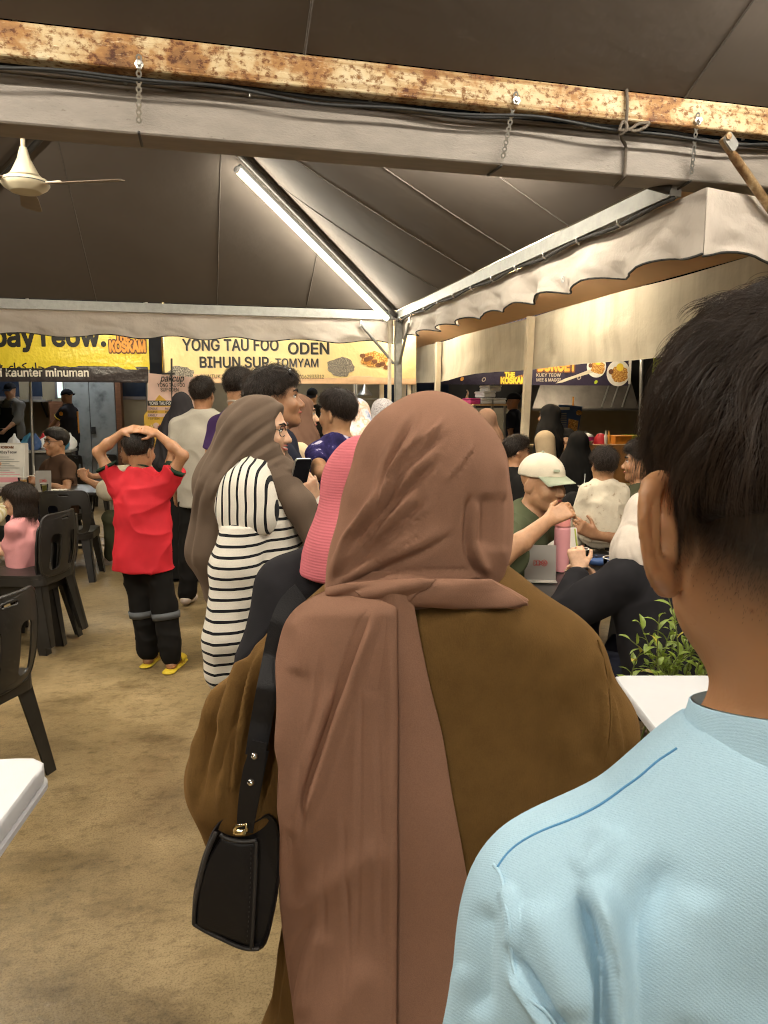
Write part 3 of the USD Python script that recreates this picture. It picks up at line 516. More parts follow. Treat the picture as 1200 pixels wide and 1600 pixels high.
# perforated straps that tie the silver beam to the rusty one
def strap(p0, p1, p2, label):
    T = Thing('perforated_strap', label, 'strap', p0, group='perforated straps tying the two beams')
    p0, p1, p2 = map(np.asarray, (p0, p1, p2)); d = p1 - p0; L = np.linalg.norm(d); n = int(L / .026)
    s = unary_union([Point(0, -.026 * i).buffer(.0125, 5) for i in range(n)] + [sbox(-.0065, -.026 * (n - 1), .0065, 0)]).difference(unary_union([Point(0, -.026 * i).buffer(.0058, 4) for i in range(n)]))
    ey = -d / L; T.part('strap_band', place(ext(s, .002), p0, np.cross(ey, (0, -1, 0)), ey), 'bright_steel')
    T.part('strap_tail', tube([p1, p1 + (p2 - p1) * .06 - UZ * .004, p2], .006, 5), 'dark_steel', True)
    T.part('bolt', place(lathe([(0, 0), (.017, 0), (.017, .008), (.009, .009), (.009, .022), (0, .022)], 6), p0 - (0, .002, .026), (1, 0, 0), (0, 0, 1), (0, -1, 0)), 'bright_steel')
strap(PY(217, 90, 3.09), PY(217, 206, 3.19), PY(222, 228, 3.33), 'thin perforated strap bolted to the rusty beam above the ceiling fan')
strap(PY(806, 148, 3.09), PY(783, 258, 3.19), PY(762, 274, 3.33), 'slanting perforated strap bolted midway along the rusty beam')
strap(PY(1090, 180, 3.09), PY(1079, 282, 3.19), PY(1052, 300, 3.33), 'perforated strap on the rusty beam nearest the rusty brace')
rp = Thing('rope_tie', 'dark rope knotted round the rusty beam and the silver beam', 'rope', PY(975, 205, 3.08))
rp.part('rope_loop', tube(smoothline([PY(979, 140, 3.09), PY(980, 168, 3.085), PY(977, 200, 3.08), PY(972, 206, 3.1), PY(978, 230, 3.185), PY(976, 275, 3.185), PY(960, 293, 3.34)], 30), .0075, 6), 'rope', True)
rp.part('knot', tube(smoothline([PY(968, 212, 3.08), PY(980, 198, 3.06), PY(974, 190, 3.08), PY(967, 204, 3.06), PY(984, 202, 3.08), PY(1000, 193, 3.1), PY(1015, 192, 3.1), PY(1008, 199, 3.1), PY(985, 204, 3.08)], 40), .0075, 6), 'rope', True)

# ------------------------------------------------------------------ tube lamps
def tube_lamp(a, b, label, m='led', r=.021, down=(0, 0, -1)):
    a, b, down = map(lambda q: np.asarray(q, float), (a, b, down)); T = Thing('tube_light', label, 'lamp', (a + b) / 2)
    T.part('glass_tube', tube([a, b], r, 10), m, True); h = -down * (r + .022)
    T.part('housing', bar(a + h, b + h, .03, .032), 'housing'); e = (b - a) / np.linalg.norm(b - a)
    for p, s in ((a, -1), (b, 1)): T.part('end_cap', tube([p + e * s * .001, p + e * s * .02], r * 1.1, 10), 'white_plastic', True)
    return T
h0, h1 = far_apex - UZ * .13, fc[2] - UZ * .10
off = np.array([-.03, .0, -.075])
tube_lamp(h0 + (h1 - h0) * .30 + off, h0 + (h1 - h0) * .955 + off, r=.028, label='long glowing tube light under the far tent roof', down=(-.25, -.5, -.83))
h1b = fc[0] - UZ * .10
tube_lamp(h0 + (h1b - h0) * .35 - UZ * .03, h0 + (h1b - h0) * .75 - UZ * .03, 'tube light on the far tent rafter hidden by the silver beam', 'led_mid', down=(.3, .3, -.9))
h1c = fc[1] - UZ * .10; tube_lamp(h0 + (h1c - h0) * .40 - UZ * .03, h0 + (h1c - h0) * .78 - UZ * .03, 'tube light on the far tent rafter above the black dining table', 'led_mid', down=(-.3, .3, -.9))
for k, (i, lab) in enumerate(((2, 'tube light under the near tent roof by the rusty brace'), (0, 'tube light under the near tent roof behind the queue'), (1, 'tube light under the near tent roof behind the blue shirt'), (3, 'tube light under the near tent roof above the white table'))):
    q0, q1 = near_apex - UZ * .14, nc[i] - UZ * .12
    tube_lamp(q0 + (q1 - q0) * .3 - UZ * .03, q0 + (q1 - q0) * .8 - UZ * .03, lab, 'led_near')

# ------------------------------------------------------------------ ceiling fan
fo = PD(40, 292, 5.0)
fan = Thing('ceiling_fan', 'ivory ceiling fan hanging on a rod under the far tent', 'fan', fo)
fan.part('rod', tube([fo + UZ * .2, fo + UZ * 1.05], .014, 8), 'fan_ivory', True)
fan.part('canopy', lathe([(0, .24), (.022, .24), (.04, .17), (.085, .08), (.118, .048), (0, .048)], 24, fo), 'fan_ivory', True)
fan.part('motor', lathe([(0, .046), (.135, .044), (.146, .03), (.146, .012), (.13, -.008), (.095, -.03), (.09, -.034), (0, -.038)], 32, fo), 'fan_ivory', 40)
fan.part('motor_band', lathe([(.1465, .018), (.148, .018), (.148, .024), (.1465, .024), (.1465, .018)], 32, fo), 'housing', 40)
for k in range(3):
    an = math.radians(-22 + 120 * k); e = np.array([math.cos(an), math.sin(an), 0]); n = np.array([-e[1], e[0], .22]); n /= np.linalg.norm(n)
    pb = Polygon([(.16, -.045), (.3, -.062), (.62, -.07), (.66, -.04), (.66, .04), (.62, .07), (.3, .055), (.16, .04)])
    bl = fan.part('blade', place(ext(pb, .005), fo + UZ * .012, e, n), 'fan_blade'); fan.part('blade_arm', bar(fo + e * .12 + UZ * .02, fo + e * .25 + UZ * .022, .03, .006), 'fan_ivory', parent=bl)

# ------------------------------------------------------------------ cream canopy beside the tents
cc = Thing('walkway_canopy', 'cream canvas canopy with orange underside and pale posts', 'canopy', (3.3, 9, 0))
Yc = np.linspace(3.6, 13.4, 120); P = np.zeros((10, 120, 3))
for k, v in enumerate(np.linspace(0, 1, 10)):
    P[k, :, 0] = 3.75 + .03 * np.sin(Yc * 2.3) * v + (meshkit.fbm(np.stack([Yc * 1.6, np.full(120, v * 2), np.zeros(120)], 1), 4, 3) - .5) * .10 * (.25 + v); P[k, :, 1] = Yc
    P[k, :, 2] = 2.595 - .6 * v + .012 * np.sin(Yc * 2.1) - .02 * v * np.sin(Yc * 1.1 + 1)
cc.part('valance', sheet(P, .004), 'canvas_cream', True)
P = np.zeros((12, 40, 3))
for k, v in enumerate(np.linspace(0, 1, 12)):
    y = np.linspace(3.6, 13.4, 40); P[k, :, 0] = 3.75 - 1.0 * v; P[k, :, 1] = y; P[k, :, 2] = 2.6 + .34 * v - .03 * math.sin(math.pi * v) + .02 * np.sin(y * 1.4) * math.sin(math.pi * v)
cc.part('roof_panel', sheet(P, .004), 'canvas_tan', True)
for y in (4.2, 7.95, 11.3, 13.3):
    lean = .10 if y < 9 else .06
    cc.part('post', bar((3.72 - lean, y, 0), (3.70, y, 2.58), .075, .075, (0, 1, 0)), 'post_cream')
    cc.part('post', bar((2.78, y, 0), (2.78, y, 2.9), .06, .06, (0, 1, 0)), 'post_cream') if y > 11 else None
cc.part('ridge_bar', bar((2.76, 3.6, 2.93), (2.76, 13.4, 2.93), .05, .05), 'galvanised')
tube_lamp((3.0, 6.0, 2.78), (3.0, 7.2, 2.78), 'warm tube light under the cream canopy by its near end', 'led_warm'); tube_lamp((3.0, 10.2, 2.78), (3.0, 11.4, 2.78), 'warm tube light under the cream canopy by the far stalls', 'led_warm')
# ------------------------------------------------------------------ stalls
ARABIC = [[[(389,-13),(389,-4),(397,-4),(399,-58),(402,-64),(405,-65),(424,-64),(439,-59),(446,-54),(446,-52),(440,-49),(433,-47),(417,-48),(415,-41),(420,-39),(436,-40),(453,-49),(462,-50),(463,-57),(454,-58),(434,-69),(424,-72),(403,-73),(397,-71),(393,-67),(391,-61),(390,-14)]],[[(438,-84),(441,-81),(445,-81),(448,-84),(447,-90),(445,-91),(439,-90)]],[[(425,-84),(428,-81),(432,-81),(435,-84),(434,-90),(428,-91),(426,-90)]],[[(434,-91),(438,-91),(441,-94),(440,-100),(438,-101),(432,-100),(431,-94)]],[[(344,-89),(345,-87),(348,-87),(359,-81),(366,-73),(368,-66),(368,-59),(362,-46),(362,-43),(369,-41),(373,-48),(376,-59),(375,-71),(372,-78),(364,-87),(349,-95),(346,-94)]],[[(239,-90),(240,-86),(245,-86),(255,-83),(263,-75),(263,-73),(252,-73),(246,-71),(241,-65),(241,-56),(244,-48),(247,-46),(247,-44),(254,-40),(263,-41),(269,-46),(272,-53),(273,-65),(298,-65),(303,-64),(307,-61),(307,-56),(305,-51),(298,-43),(296,-43),(283,-31),(283,-27),(284,-24),(291,-18),(312,-7),(319,-5),(321,-9),(320,-13),(301,-21),(292,-28),(312,-48),(315,-56),(315,-61),(313,-66),(306,-71),(298,-73),(271,-73),(268,-82),(262,-88),(251,-93),(240,-94)],[(249,-62),(254,-65),(265,-65),(264,-54),(259,-48),(254,-48),(250,-52),(249,-56)]],[[(219,-25),(219,-4),(227,-4),(229,-73),(221,-73),(220,-26)]],[[(142,-78),(143,-63),(145,-57),(148,-56),(153,-58),(150,-66),(150,-76),(156,-84),(166,-87),(177,-87),(190,-83),(197,-77),(198,-71),(179,-62),(176,-57),(176,-50),(181,-41),(192,-33),(204,-32),(210,-35),(208,-42),(202,-40),(193,-41),(184,-50),(184,-55),(186,-57),(201,-63),(207,-69),(207,-74),(204,-81),(195,-89),(189,-92),(177,-95),(159,-94),(150,-90),(145,-85)]],[[(175,-110),(175,-106),(178,-103),(182,-103),(185,-106),(185,-110),(182,-113),(178,-113)]],[[(162,-110),(162,-106),(165,-103),(169,-103),(172,-106),(172,-110),(169,-113),(165,-113)]],[[(101,-17),(104,-14),(108,-14),(111,-17),(110,-23),(108,-24),(102,-23)]],[[(8,-87),(24,-83),(32,-75),(32,-73),(21,-73),(15,-71),(10,-65),(10,-56),(12,-50),(16,-44),(19,-42),(23,-40),(29,-40),(34,-42),(40,-50),(42,-65),(56,-65),(61,-63),(64,-57),(65,-47),(67,-45),(73,-47),(71,-61),(73,-64),(95,-65),(100,-60),(100,-51),(96,-40),(96,-36),(103,-34),(108,-50),(108,-61),(106,-66),(102,-70),(93,-73),(76,-73),(70,-71),(66,-67),(63,-71),(57,-73),(40,-73),(37,-82),(31,-88),(23,-92),(16,-94),(9,-94)],[(18,-62),(23,-65),(34,-65),(33,-54),(28,-48),(23,-48),(19,-52),(18,-56)]],[[(88,-21),(88,-17),(91,-14),(95,-14),(98,-17),(98,-21),(95,-24),(91,-24)]],[[(68,-84),(71,-81),(75,-81),(78,-84),(77,-90),(75,-91),(69,-90)]],[[(55,-88),(55,-84),(58,-81),(62,-81),(65,-84),(65,-88),(62,-91),(58,-91)]]]
def arabic_poly():
    return unary_union([Polygon(g[0], g[1:]).buffer(0) for g in ARABIC])
def fit(poly, Y, x0, x1, ybase, ytop, capheight=1.0, width=None, th=.003, dy=0.0):
    """Carries lettering onto the upright plane at Y so that it spans the given stretch of the photograph."""
    A, B, C = PY(x0, ybase, Y - dy), PY(x1, ybase, Y - dy), PY(x0, ytop, Y - dy); b = poly.bounds
    sx = (B - A)[0] / (width or (b[2] - b[0])); sz = (C - A)[2] / capheight
    p = affinity.affine_transform(poly, [sx, 0, 0, sz, -b[0] * sx, 0]); slope = (B - A)[2] / (B - A)[0]
    return place(ext(p, th), A, (1, 0, slope), (0, 0, 1), (0, -1, 0))
def text(T, s, Y, x0, x1, yb, yt, m, bold=False, parent=None, name='lettering', dy=.004, grow=0.0, th=.003):
    p = text_poly(s, 1.0, bold)
    if grow: p = p.buffer(grow)
    return T.part(name, fit(p, Y, x0, x1, yb, yt, th=th, dy=dy), m, parent=parent)
def panel(x0, x1, y0, y1, Y, th=.01, wave=0.0, seed=0):
    """Upright sheet spanning pixels x0..x1, y0..y1 at depth Y."""
    a, b = PY(x0, y1, Y), PY(x1, y0, Y); n = 30; u = np.linspace(0, 1, n); P = np.zeros((8, n, 3))
    for k, v in enumerate(np.linspace(0, 1, 8)):
        P[k, :, 0] = a[0] + (b[0] - a[0]) * u; P[k, :, 2] = b[2] + (a[2] - b[2]) * v
        P[k, :, 1] = Y + (meshkit.fbm(np.stack([u * 6, np.full(n, v * 2.0), np.full(n, seed + .5)], 1), 2, seed) - .5) * wave
    return sheet(P, th)
def slab(x0, x1, y0, y1, Y, d, m=None, b=0.004):
    """A box whose front face spans pixels x0..x1, y0..y1 at depth Y, d metres deep."""
    p, q = PY(x0, y1, Y), PY(x1, y0, Y); return bx(p[0], Y, p[2], q[0], Y + d, q[2], b)
def logo(T, Y, x0, x1, y0, y1, parent, dy=.006):
    h = y1 - y0; w = x1 - x0
    for s, a, b, c, d in (('THE', x0 + w * .16, x0 + w * .56, y0 + h * .40, y0), ('KOSKAM', x0, x1, y1, y0 + h * .46)):
        p = text_poly(s, 1.0, True).buffer(.07); o = p.buffer(.15)
        sc = (b - a) / (p.bounds[2] - p.bounds[0])
        T.part('logo_outline', fit(o, Y, a - .15 * sc, b + .15 * sc, c, d, dy=dy), 'wood_brown', parent=parent); T.part('logo_lettering', fit(p, Y, a, b, c, d, dy=dy + .004), 'print_orange' if dy < .02 else 'print_yellow', parent=parent)
    for k in range(5):
        xx = x0 + w * (.66 + .065 * k); q = Polygon([(0, 0), (.5, 0), (.9, 1), (.4, 1)]); T.part('logo_mark', fit(q, Y, xx, xx + w * .055, y0 + h * .42, y0 + h * (.30 - .04 * k), dy=dy + .004), 'print_orange', parent=parent)
YB = 11.4
b1 = Thing('stall_banner', 'yellow and black stall banner with large black lettering and orange logo', 'banner', PY(110, 595, YB))
ps = b1.part('banner_sheet', panel(-150, 231, 507, 573, YB, wave=.02, seed=2), 'banner_yellow', True); b1.part('lower_band', panel(-150, 231, 573.3, 595, YB, wave=.02, seed=2), 'banner_black', True)
text(b1, 'bayTeow.', YB, -11, 166, 540, 509, 'print_black', True, ps, dy=.016, grow=.03); text(b1, 'di kaunter minuman', YB, -10, 139, 588, 576, 'print_white', True, ps, dy=.016, grow=.012)
p_ = arabic_poly().buffer(1.6); b1.part('lettering', fit(p_, YB, -20, 69, 566, 551, capheight=85, dy=.016), 'print_black', parent=ps); logo(b1, YB, 171, 228, 520, 549, ps, dy=.016)
for x in (-120, 227): b1.part('post', tube([PY(x, 440, YB + .06), PY(x, 600, YB + .06) * (1, 1, 0)], .03, 10), 'bright_steel', True)
YC = 11.0
b2 = Thing('stall_banner', 'cream and gold soup stall banner with black capitals', 'banner', PY(430, 598, YC))
ps = b2.part('banner_sheet', panel(258, 650, 511, 588, YC, wave=.02, seed=4), 'banner_cream', True); b2.part('lower_band', panel(258, 650, 588.3, 598, YC, wave=.02, seed=4), 'banner_peach', True)
for s, x0, x1, yb, yt in (('YONG TAU FOO', 285, 435, 547.5, 530), ('ODEN', 450, 514, 553, 535.5), ('BIHUN SUP', 312, 420, 574, 557.5), ('TOMYAM', 430, 497, 573, 560)):
    text(b2, s, YC, x0 + 1, x1 + 1, yb + .8, yt + .8, 'print_grey', True, ps, dy=.014); text(b2, s, YC, x0, x1, yb, yt, 'print_black', s != 'TOMYAM', ps, dy=.018)
text(b2, 'UNTUK SEBARANG TEMPAHAN', YC, 320, 425, 591, 585, 'print_black', False, ps, dy=.016); text(b2, '93312/0162933312', YC, 446, 506, 591.5, 585.5, 'print_black', False, ps, dy=.016)
def picture_blob(T, Y, cx, cy, rx, ry, m, parent, seed, dy=.016):
    a = np.linspace(0, 2 * np.pi, 40)[:-1]; r = 1 + .28 * (meshkit.fbm(np.stack([np.cos(a) * 2.5, np.sin(a) * 2.5, np.full(39, seed)], 1), 3, seed) - .5) * 2
    c = PY(cx, cy, Y); k = (PY(cx + 1, cy, Y) - c)[0]; T.part('picture', place(ext(Polygon(np.stack([np.cos(a) * r * rx * k, np.sin(a) * r * ry * k], 1)).buffer(0), .003), c - (0, dy, 0), (1, 0, 0), (0, 0, 1), (0, -1, 0)), m, parent=parent)
picture_blob(b2, YC, 282, 586, 21, 14, 'food_grey', ps, 1); picture_blob(b2, YC, 532, 573, 20, 14, 'food_grey', ps, 2); picture_blob(b2, YC, 586, 562, 22, 11, 'food', ps, 3)
for k in range(7):                             # the noodle dish drawn at the banner's end
    picture_blob(b2, YC, 566 + 6.2 * k, 556 + 3.0 * k + 3 * math.sin(k * 2.1), 4.5, 3.2, 'wood_brown', ps, 20 + k, .02)
for x in (254, 640): b2.part('post', tube([PY(x, 460, YC + .06), PY(x, 600, YC + .06) * (1, 1, 0)], .03, 10), 'gold' if x < 300 else 'post_cream', True)
for Y, x0, x1, lab in ((9.3, 20, 210, 'warm tube light hidden behind the valance before the yellow banner'), (9.1, 300, 540, 'warm tube light hidden behind the valance before the cream soup banner')):
    a, b = PY(x0, 500, Y), PY(x1, 500, Y); a[2] = b[2] = 2.92; tube_lamp(a, b, lab, 'led_banner', r=.014)
# menu standee
YS = 9.2
st = Thing('menu_standee', 'tall pink and mustard menu standee beside the charcoal hijab', 'standee', PY(268, 700, YS) * (1, 1, 0))
a, b, c, d = PY(232, 583, YS), PY(308, 590, YS), PY(226, 767, YS), PY(302, 772, YS); n = 20; u = np.linspace(0, 1, n)[None, :, None]; v = np.linspace(0, 1, 24)[:, None, None]
P = (a * (1 - u) + b * u) * (1 - v) + (c * (1 - u) + d * u) * v; P[..., 1] += .03 * np.sin(np.pi * u[..., 0]); sh = st.part('printed_sheet', sheet(P, .004), 'poster_pink', True)
def on_standee(poly, x0, x1, yb, yt, m, cap=1.0, name='lettering', dy=.02): st.part(name, fit(poly, YS, x0, x1, yb, yt, cap, dy=dy), m, parent=sh)
on_standee(Polygon([(0, 0), (0, .78), (.33, 1), (1, .72), (1, 0)]), 230, 305, 764, 616, 'poster_yellow', 1.0, 'colour_field', .009)
on_standee(affinity.skew(text_poly('pakcup', 1.0, True), 18), 250, 288, 596, 586, 'print_black'); on_standee(text_poly('YONG TAU FOO', 1.0, True), 246, 289, 604.5, 599, 'print_black'); on_standee(text_poly('SUP ODEN', 1.0, True), 251, 279, 611.5, 606, 'print_black')
for x0, x1, y0, y1 in ((231, 272, 634, 626), (244, 262, 702, 696)): on_standee(sbox(0, 0, 1, 1), x0, x1, y0, y1, 'print_black', name='heading_bar', dy=.013)
on_standee(text_poly('YONG TAU FOO', 1.0, True), 233, 270, 632.5, 627.5, 'print_white'); on_standee(text_poly('TAU FOO', 1.0, True), 244, 262, 701, 697, 'print_white')
for k, s in enumerate(('SINGLE', 'COUPLE', 'FAMILY', '+ SUP ODEN')):
    y = 640 + 5.2 * k
    if k % 2 == 0: on_standee(sbox(0, 0, 1, 1), 231, 272, y + 1, y - 4.4, 'poster_pink', name='price_bar', dy=.013)
    on_standee(text_poly(s, 1.0), 232, 246 + 3 * (k > 2), y, y - 3.2, 'print_black'); on_standee(text_poly('RM12.00', 1.0), 258, 271, y, y - 3.2, 'print_black')
for k in range(2): on_standee(sbox(0, 0, 1, 1), 248, 264, 711 + 7 * k, 707 + 7 * k, 'poster_pink', name='price_bar', dy=.013)
for k in range(5):
    c_ = PY(237 + 7 * k, 668 - 3 * (k % 2), YS - .012); st.part('picture', place(ext(Point(0, 0).buffer(.035), .003), c_, (1, 0, 0), (0, 0, 1), (0, -1, 0)), ['food', 'poster_pink', 'print_red', 'food', 'wood_brown'][k], parent=sh)
st.part('clip', place(ext(rrect(.15, .022, .008), .02), PY(263, 584, YS - .02), (1, 0, 0), (0, 0, 1), (0, -1, 0)), 'print_black'); st.part('pole', tube([PY(268, 560, YS + .03), PY(268, 770, YS + .05) * (1, 1, 0)], .012, 8), 'dark_steel', True)
for s in (-1, 1): st.part('foot', tube([PY(268, 770, YS + .05) * (1, 1, 0) + (0, 0, .25), PY(268, 770, YS + .05) * (1, 1, 0) + (s * .3, -.1, .012)], .01, 6), 'dark_steel', True)

# ---- the kitchen behind the yellow banner
YW = 15.2
def wall(label, x0, x1, zt, Y, m): q0, q1 = PY(x0, 700, Y), PY(x1, 700, Y); return single('wall', bx(q0[0], Y, 0, q1[0], Y + .15, zt), m, label, 'wall')
wall('beige kitchen wall behind the yellow banner', -420, 640, 2.1, YW, 'wall_beige'); q0, q1 = PY(-420, 600, YW), PY(640, 600, YW)
single('wall', bx(q0[0], YW + .02, 2.1, q1[0], YW + .17, 4.2), 'wall_dark', 'dark upper wall above the beige kitchen wall', 'wall')
dr = Thing('steel_cabinet', 'grey scuffed double door steel cabinet in the kitchen', 'cabinet', PY(140, 760, 14.7) * (1, 1, 0))
q0, q1, q2 = PY(98, 600, 14.7), PY(138, 600, 14.7), PY(179, 600, 14.7)
dr.part('body', bx(q0[0], 14.73, 0, q2[0], 15.18, 2.12), 'dark_steel'); dr.part('door', bx(q0[0] + .01, 14.7, .08, q1[0] - .006, 14.729, 2.09, .004), 'door_grey'); d2 = dr.part('door', bx(q1[0] + .006, 14.7, .08, q2[0] - .01, 14.729, 2.09, .004), 'door_grey')
dr.part('handle', slab(143, 149, 667, 678, 14.66, .039), 'print_black', parent=d2); dr.part('frame', bx(q2[0] + .004, 14.68, 0, q2[0] + .10, 15.1, 2.2), 'wood_brown')
for x0, x1, lab in ((-60, 30, 'dark blue kitchen window at the edge of the yellow banner'), (46, 66, 'narrow blue kitchen window behind the thin pipe'), (189, 231, 'wide blue window beside the steel cabinet')):
    w = Thing('window', lab, 'window', PY((x0 + x1) / 2, 622, YW - .03)); w.part('pane', slab(x0 + 2, x1 - 2, 580, 620, YW - .02, .015), 'window_blue'); f0, f1 = PY(x0, 622, YW), PY(x1, 622, YW); w.part('frame', bx(f0[0], YW - .05, f0[2] - .03, f1[0], YW - .001, f0[2] + .03), 'print_grey')
wl = Thing('window', 'bright backlit strip window beside the steel cabinet', 'window', PY(92, 610, YW)); wl.part('pane', slab(88.5, 96.5, 592, 621, YW - .03, .02), 'led_pane'); wl.part('frame', slab(86.5, 88.3, 592, 623, YW - .05, .045), 'print_grey')
sh = Thing('wall_shelf', 'steel shelf on brackets above the kitchen counter', 'shelf', PY(45, 626, 14.6)); a, b = PY(-40, 626, 14.6), PY(72, 626, 14.6); sh.part('board', bx(a[0], 14.6, a[2] - .02, b[0], 15.19, a[2] + .02), 'metal_tray')
for x in np.linspace(a[0] + .2, b[0] - .1, 3): sh.part('bracket', bar((x, 14.7, a[2] - .03), (x, 15.18, a[2] - .3), .03, .02), 'dark_steel')
cb = Thing('wooden_cabinet', 'dark brown wooden cabinet standing beside the steel one', 'cabinet', PY(86, 700, 14.75) * (1, 1, 0)); a, b = PY(75, 627, 14.75), PY(97.5, 627, 14.75); cb.part('body', bx(a[0], 14.77, 0, b[0], 15.19, a[2]), 'wood_brown'); cb.part('door', bx(a[0] + .02, 14.745, .08, b[0] - .02, 14.768, a[2] - .04, .004), 'wood_brown')
single('pipe', tube([PY(41.5, 440, 12.4), PY(41.5, 600, 12.4) * (1, 1, 0)], .022, 10), 'bright_steel', 'thin steel pipe standing before the cooks', 'pipe', smooth=True)
ct = Thing('kitchen_counter', 'steel kitchen counter crowded with bags and bowls', 'counter', PY(60, 740, 12.6) * (1, 1, 0)); a, b = PY(-140, 700, 12.6), PY(112, 700, 12.6)
ct.part('counter_top', bx(a[0], 12.5, .86, b[0], 13.15, .9, .006), 'metal_tray'); ct.part('front_panel', bx(a[0], 12.56, .1, b[0], 12.59, .855), 'dark_steel')
for x in (a[0] + .05, b[0] - .05): ct.part('leg', bx(x - .025, 12.6, 0, x + .025, 13.1, .855), 'dark_steel')
bagm = ['foam_white', 'plastic_blue', 'plastic_red', 'blue_print', 'foam_white', 'plastic_magenta', 'plastic_blue', 'foam_white']; bagl = ['white carrier bag on the kitchen counter by the apron', 'blue tied bag on the kitchen counter', 'red tied bag on the kitchen counter', 'navy bag slumped on the kitchen counter', 'white bag before the cook in cap', 'magenta bag on the kitchen counter', 'pale blue basket of food on the kitchen counter', 'white box bag at the counter end']
for k, px in enumerate((22, 46, 66, 54, 72, 84, 98, 108)):
    q = PY(px, 695, 12.7 + .12 * (k % 3)); q[2] = .90; s = Shape().ell(q + (0, 0, .09), (.10 + .02 * (k % 3), .09, .10 + .03 * (k % 2)), .03).cone(q + (0, 0, .12), q + (.02, 0, .25), .035, .015, .05); v, f = s.mesh(.014); v = wrinkle(v, f, .02, (16, 16, 9), k)
    single('carrier_bag', (v, f), bagm[k], bagl[k], 'bag', 'bags and bundles on the kitchen counter', smooth=True)

# ---- the soup stall behind the cream banner
cs = Thing('soup_counter', 'dark steel counter behind the cream soup banner', 'counter', PY(480, 740, 12.2) * (1, 1, 0)); a, b = PY(330, 700, 12.2), PY(650, 700, 12.2)
cs.part('counter_top', bx(a[0], 12.2, .88, b[0], 12.9, .92, .006), 'metal_tray'); cs.part('front_panel', bx(a[0] + .02, 12.24, .02, b[0] - .02, 12.27, .875), 'dark_steel')
rk = Thing('steel_rack', 'steel shelf rack with pans behind the floral hijab', 'rack', PY(575, 700, 12.8) * (1, 1, 0)); a, b = PY(556, 624, 12.95), PY(606, 624, 12.95)
for x in (a[0], b[0]): rk.part('post', tube([(x, 12.95, 0), (x, 12.95, 2.1)], .016, 8), 'bright_steel', True)
for z in (a[2], a[2] - .4): rk.part('shelf_board', bx(a[0] - .02, 12.92, z, b[0] + .02, 13.3, z + .02), 'bright_steel')
rk.part('lamp_hood', lathe([(0, .2), (.03, .2), (.05, .12), (.13, .02), (.13, 0), (0, .01)], 20, PY(570, 618, 12.95)), 'metal_tray', True)
wall('dark panel wall behind the soup counter', 600, 700, 2.3, 14.4, 'window_blue')
# trees in the night behind the stalls
def dark_tree(px, d, h, label, seed):
    q = PD(px, 640, d) * (1, 1, 0); T = Thing('tree', label, 'tree', q, group=None); r = np.random.default_rng(seed)
    T.part('trunk', tube([q, q + (.1, 0, h * .4), q + (0, .1, h * .75)], [.16, .12, .05], 8), 'wood_brown', True); n = 900; c = q + (0, 0, h * .68); p = r.normal(size=(n, 3)); p /= np.linalg.norm(p, axis=1)[:, None]; p = c + p * (r.random((n, 1)) ** .4) * (h * .34, h * .34, h * .30) * (1 + .4 * np.sin(p[:, :1] * 5 + seed))
    a = r.normal(size=(n, 3)) * .16; b = r.normal(size=(n, 3)) * .09; V = np.stack([p - a, p + b, p + a, p - b], 1).reshape(-1, 3); F = (np.arange(n) * 4)[:, None] + np.array([[0, 1, 2, 0, 2, 3]]); T.part('crown', (V, F.reshape(-1, 3)), 'leaf_dark', kind='stuff')
dark_tree(590, 19.5, 4.5, 'dark night tree behind the soup stall', 3); dark_tree(795, 20, 4.4, 'dark night tree behind the foam box cabinet', 5); dark_tree(690, 21, 4.8, 'dark night tree between the two stalls', 9)

# ---- the noodle stall under the navy banner
YN = 13.2
b3 = Thing('stall_banner', 'navy stall banner with yellow logo and pictures of plated food', 'banner', PY(840, 600, YN))
ps = b3.part('banner_sheet', panel(640, 987, 470, 600, YN, wave=.02, seed=7), 'banner_navy', True); b3.part('edge_strip', panel(985.2, 987.6, 470, 600, YN - .02), 'print_white', parent=ps)
logo(b3, YN, 782, 822, 582, 599, ps, dy=.021)
p = text_poly('BURGET', 1.0, True).buffer(.05); b3.part('logo_outline', fit(p.buffer(.14), YN, 838, 902, 579, 561, dy=.016), 'wood_brown', parent=ps); b3.part('lettering', fit(p, YN, 840, 900, 579, 561, dy=.02), 'print_orange', parent=ps)
for k in range(2): text(b3, ['KUEY TEOW', 'MEE & MAGGI'][k], YN, 838, 876, 588.5 + 7.5 * k, 583.5 + 7.5 * k, 'collar_pale', True, ps, dy=.018)
def dish(cx, cy, r, k):
    c = PY(cx, cy, YN - .016); u = (PY(cx + 1, cy, YN) - PY(cx, cy, YN))[0]; ex = dict(ex=(1, 0, 0), ey=(0, 0, 1), ez=(0, -1, 0))
    b3.part('plate', place(ext(Point(0, 0).buffer(r * u, 16), .003), c, *ex.values()), 'print_white', parent=ps); picture_blob(b3, YN, cx + 1, cy + 1, r * .72, r * .62, 'food', ps, k, .024)
    b3.part('egg', place(ext(Point(0, 0).buffer(r * .3 * u, 12), .003), c + (.1 * r * u, -.012, .45 * r * u), *ex.values()), 'print_yellow', parent=ps); b3.part('sauce', place(ext(Point(0, 0).buffer(r * .2 * u, 10), .003), c + (-.66 * r * u, -.012, .1 * r * u), *ex.values()), 'wood_brown', parent=ps)
dish(966, 583, 18, 11); dish(932, 573, 15, 13)
b3.part('picture', fit(Polygon([(0, 0), (.15, .05), (.5, .42), (1, .85), (1, 1), (.8, .95), (.45, .55), (.2, .3)]), YN, 868, 934, 599, 576, dy=.018), 'cloth_cream', parent=ps)
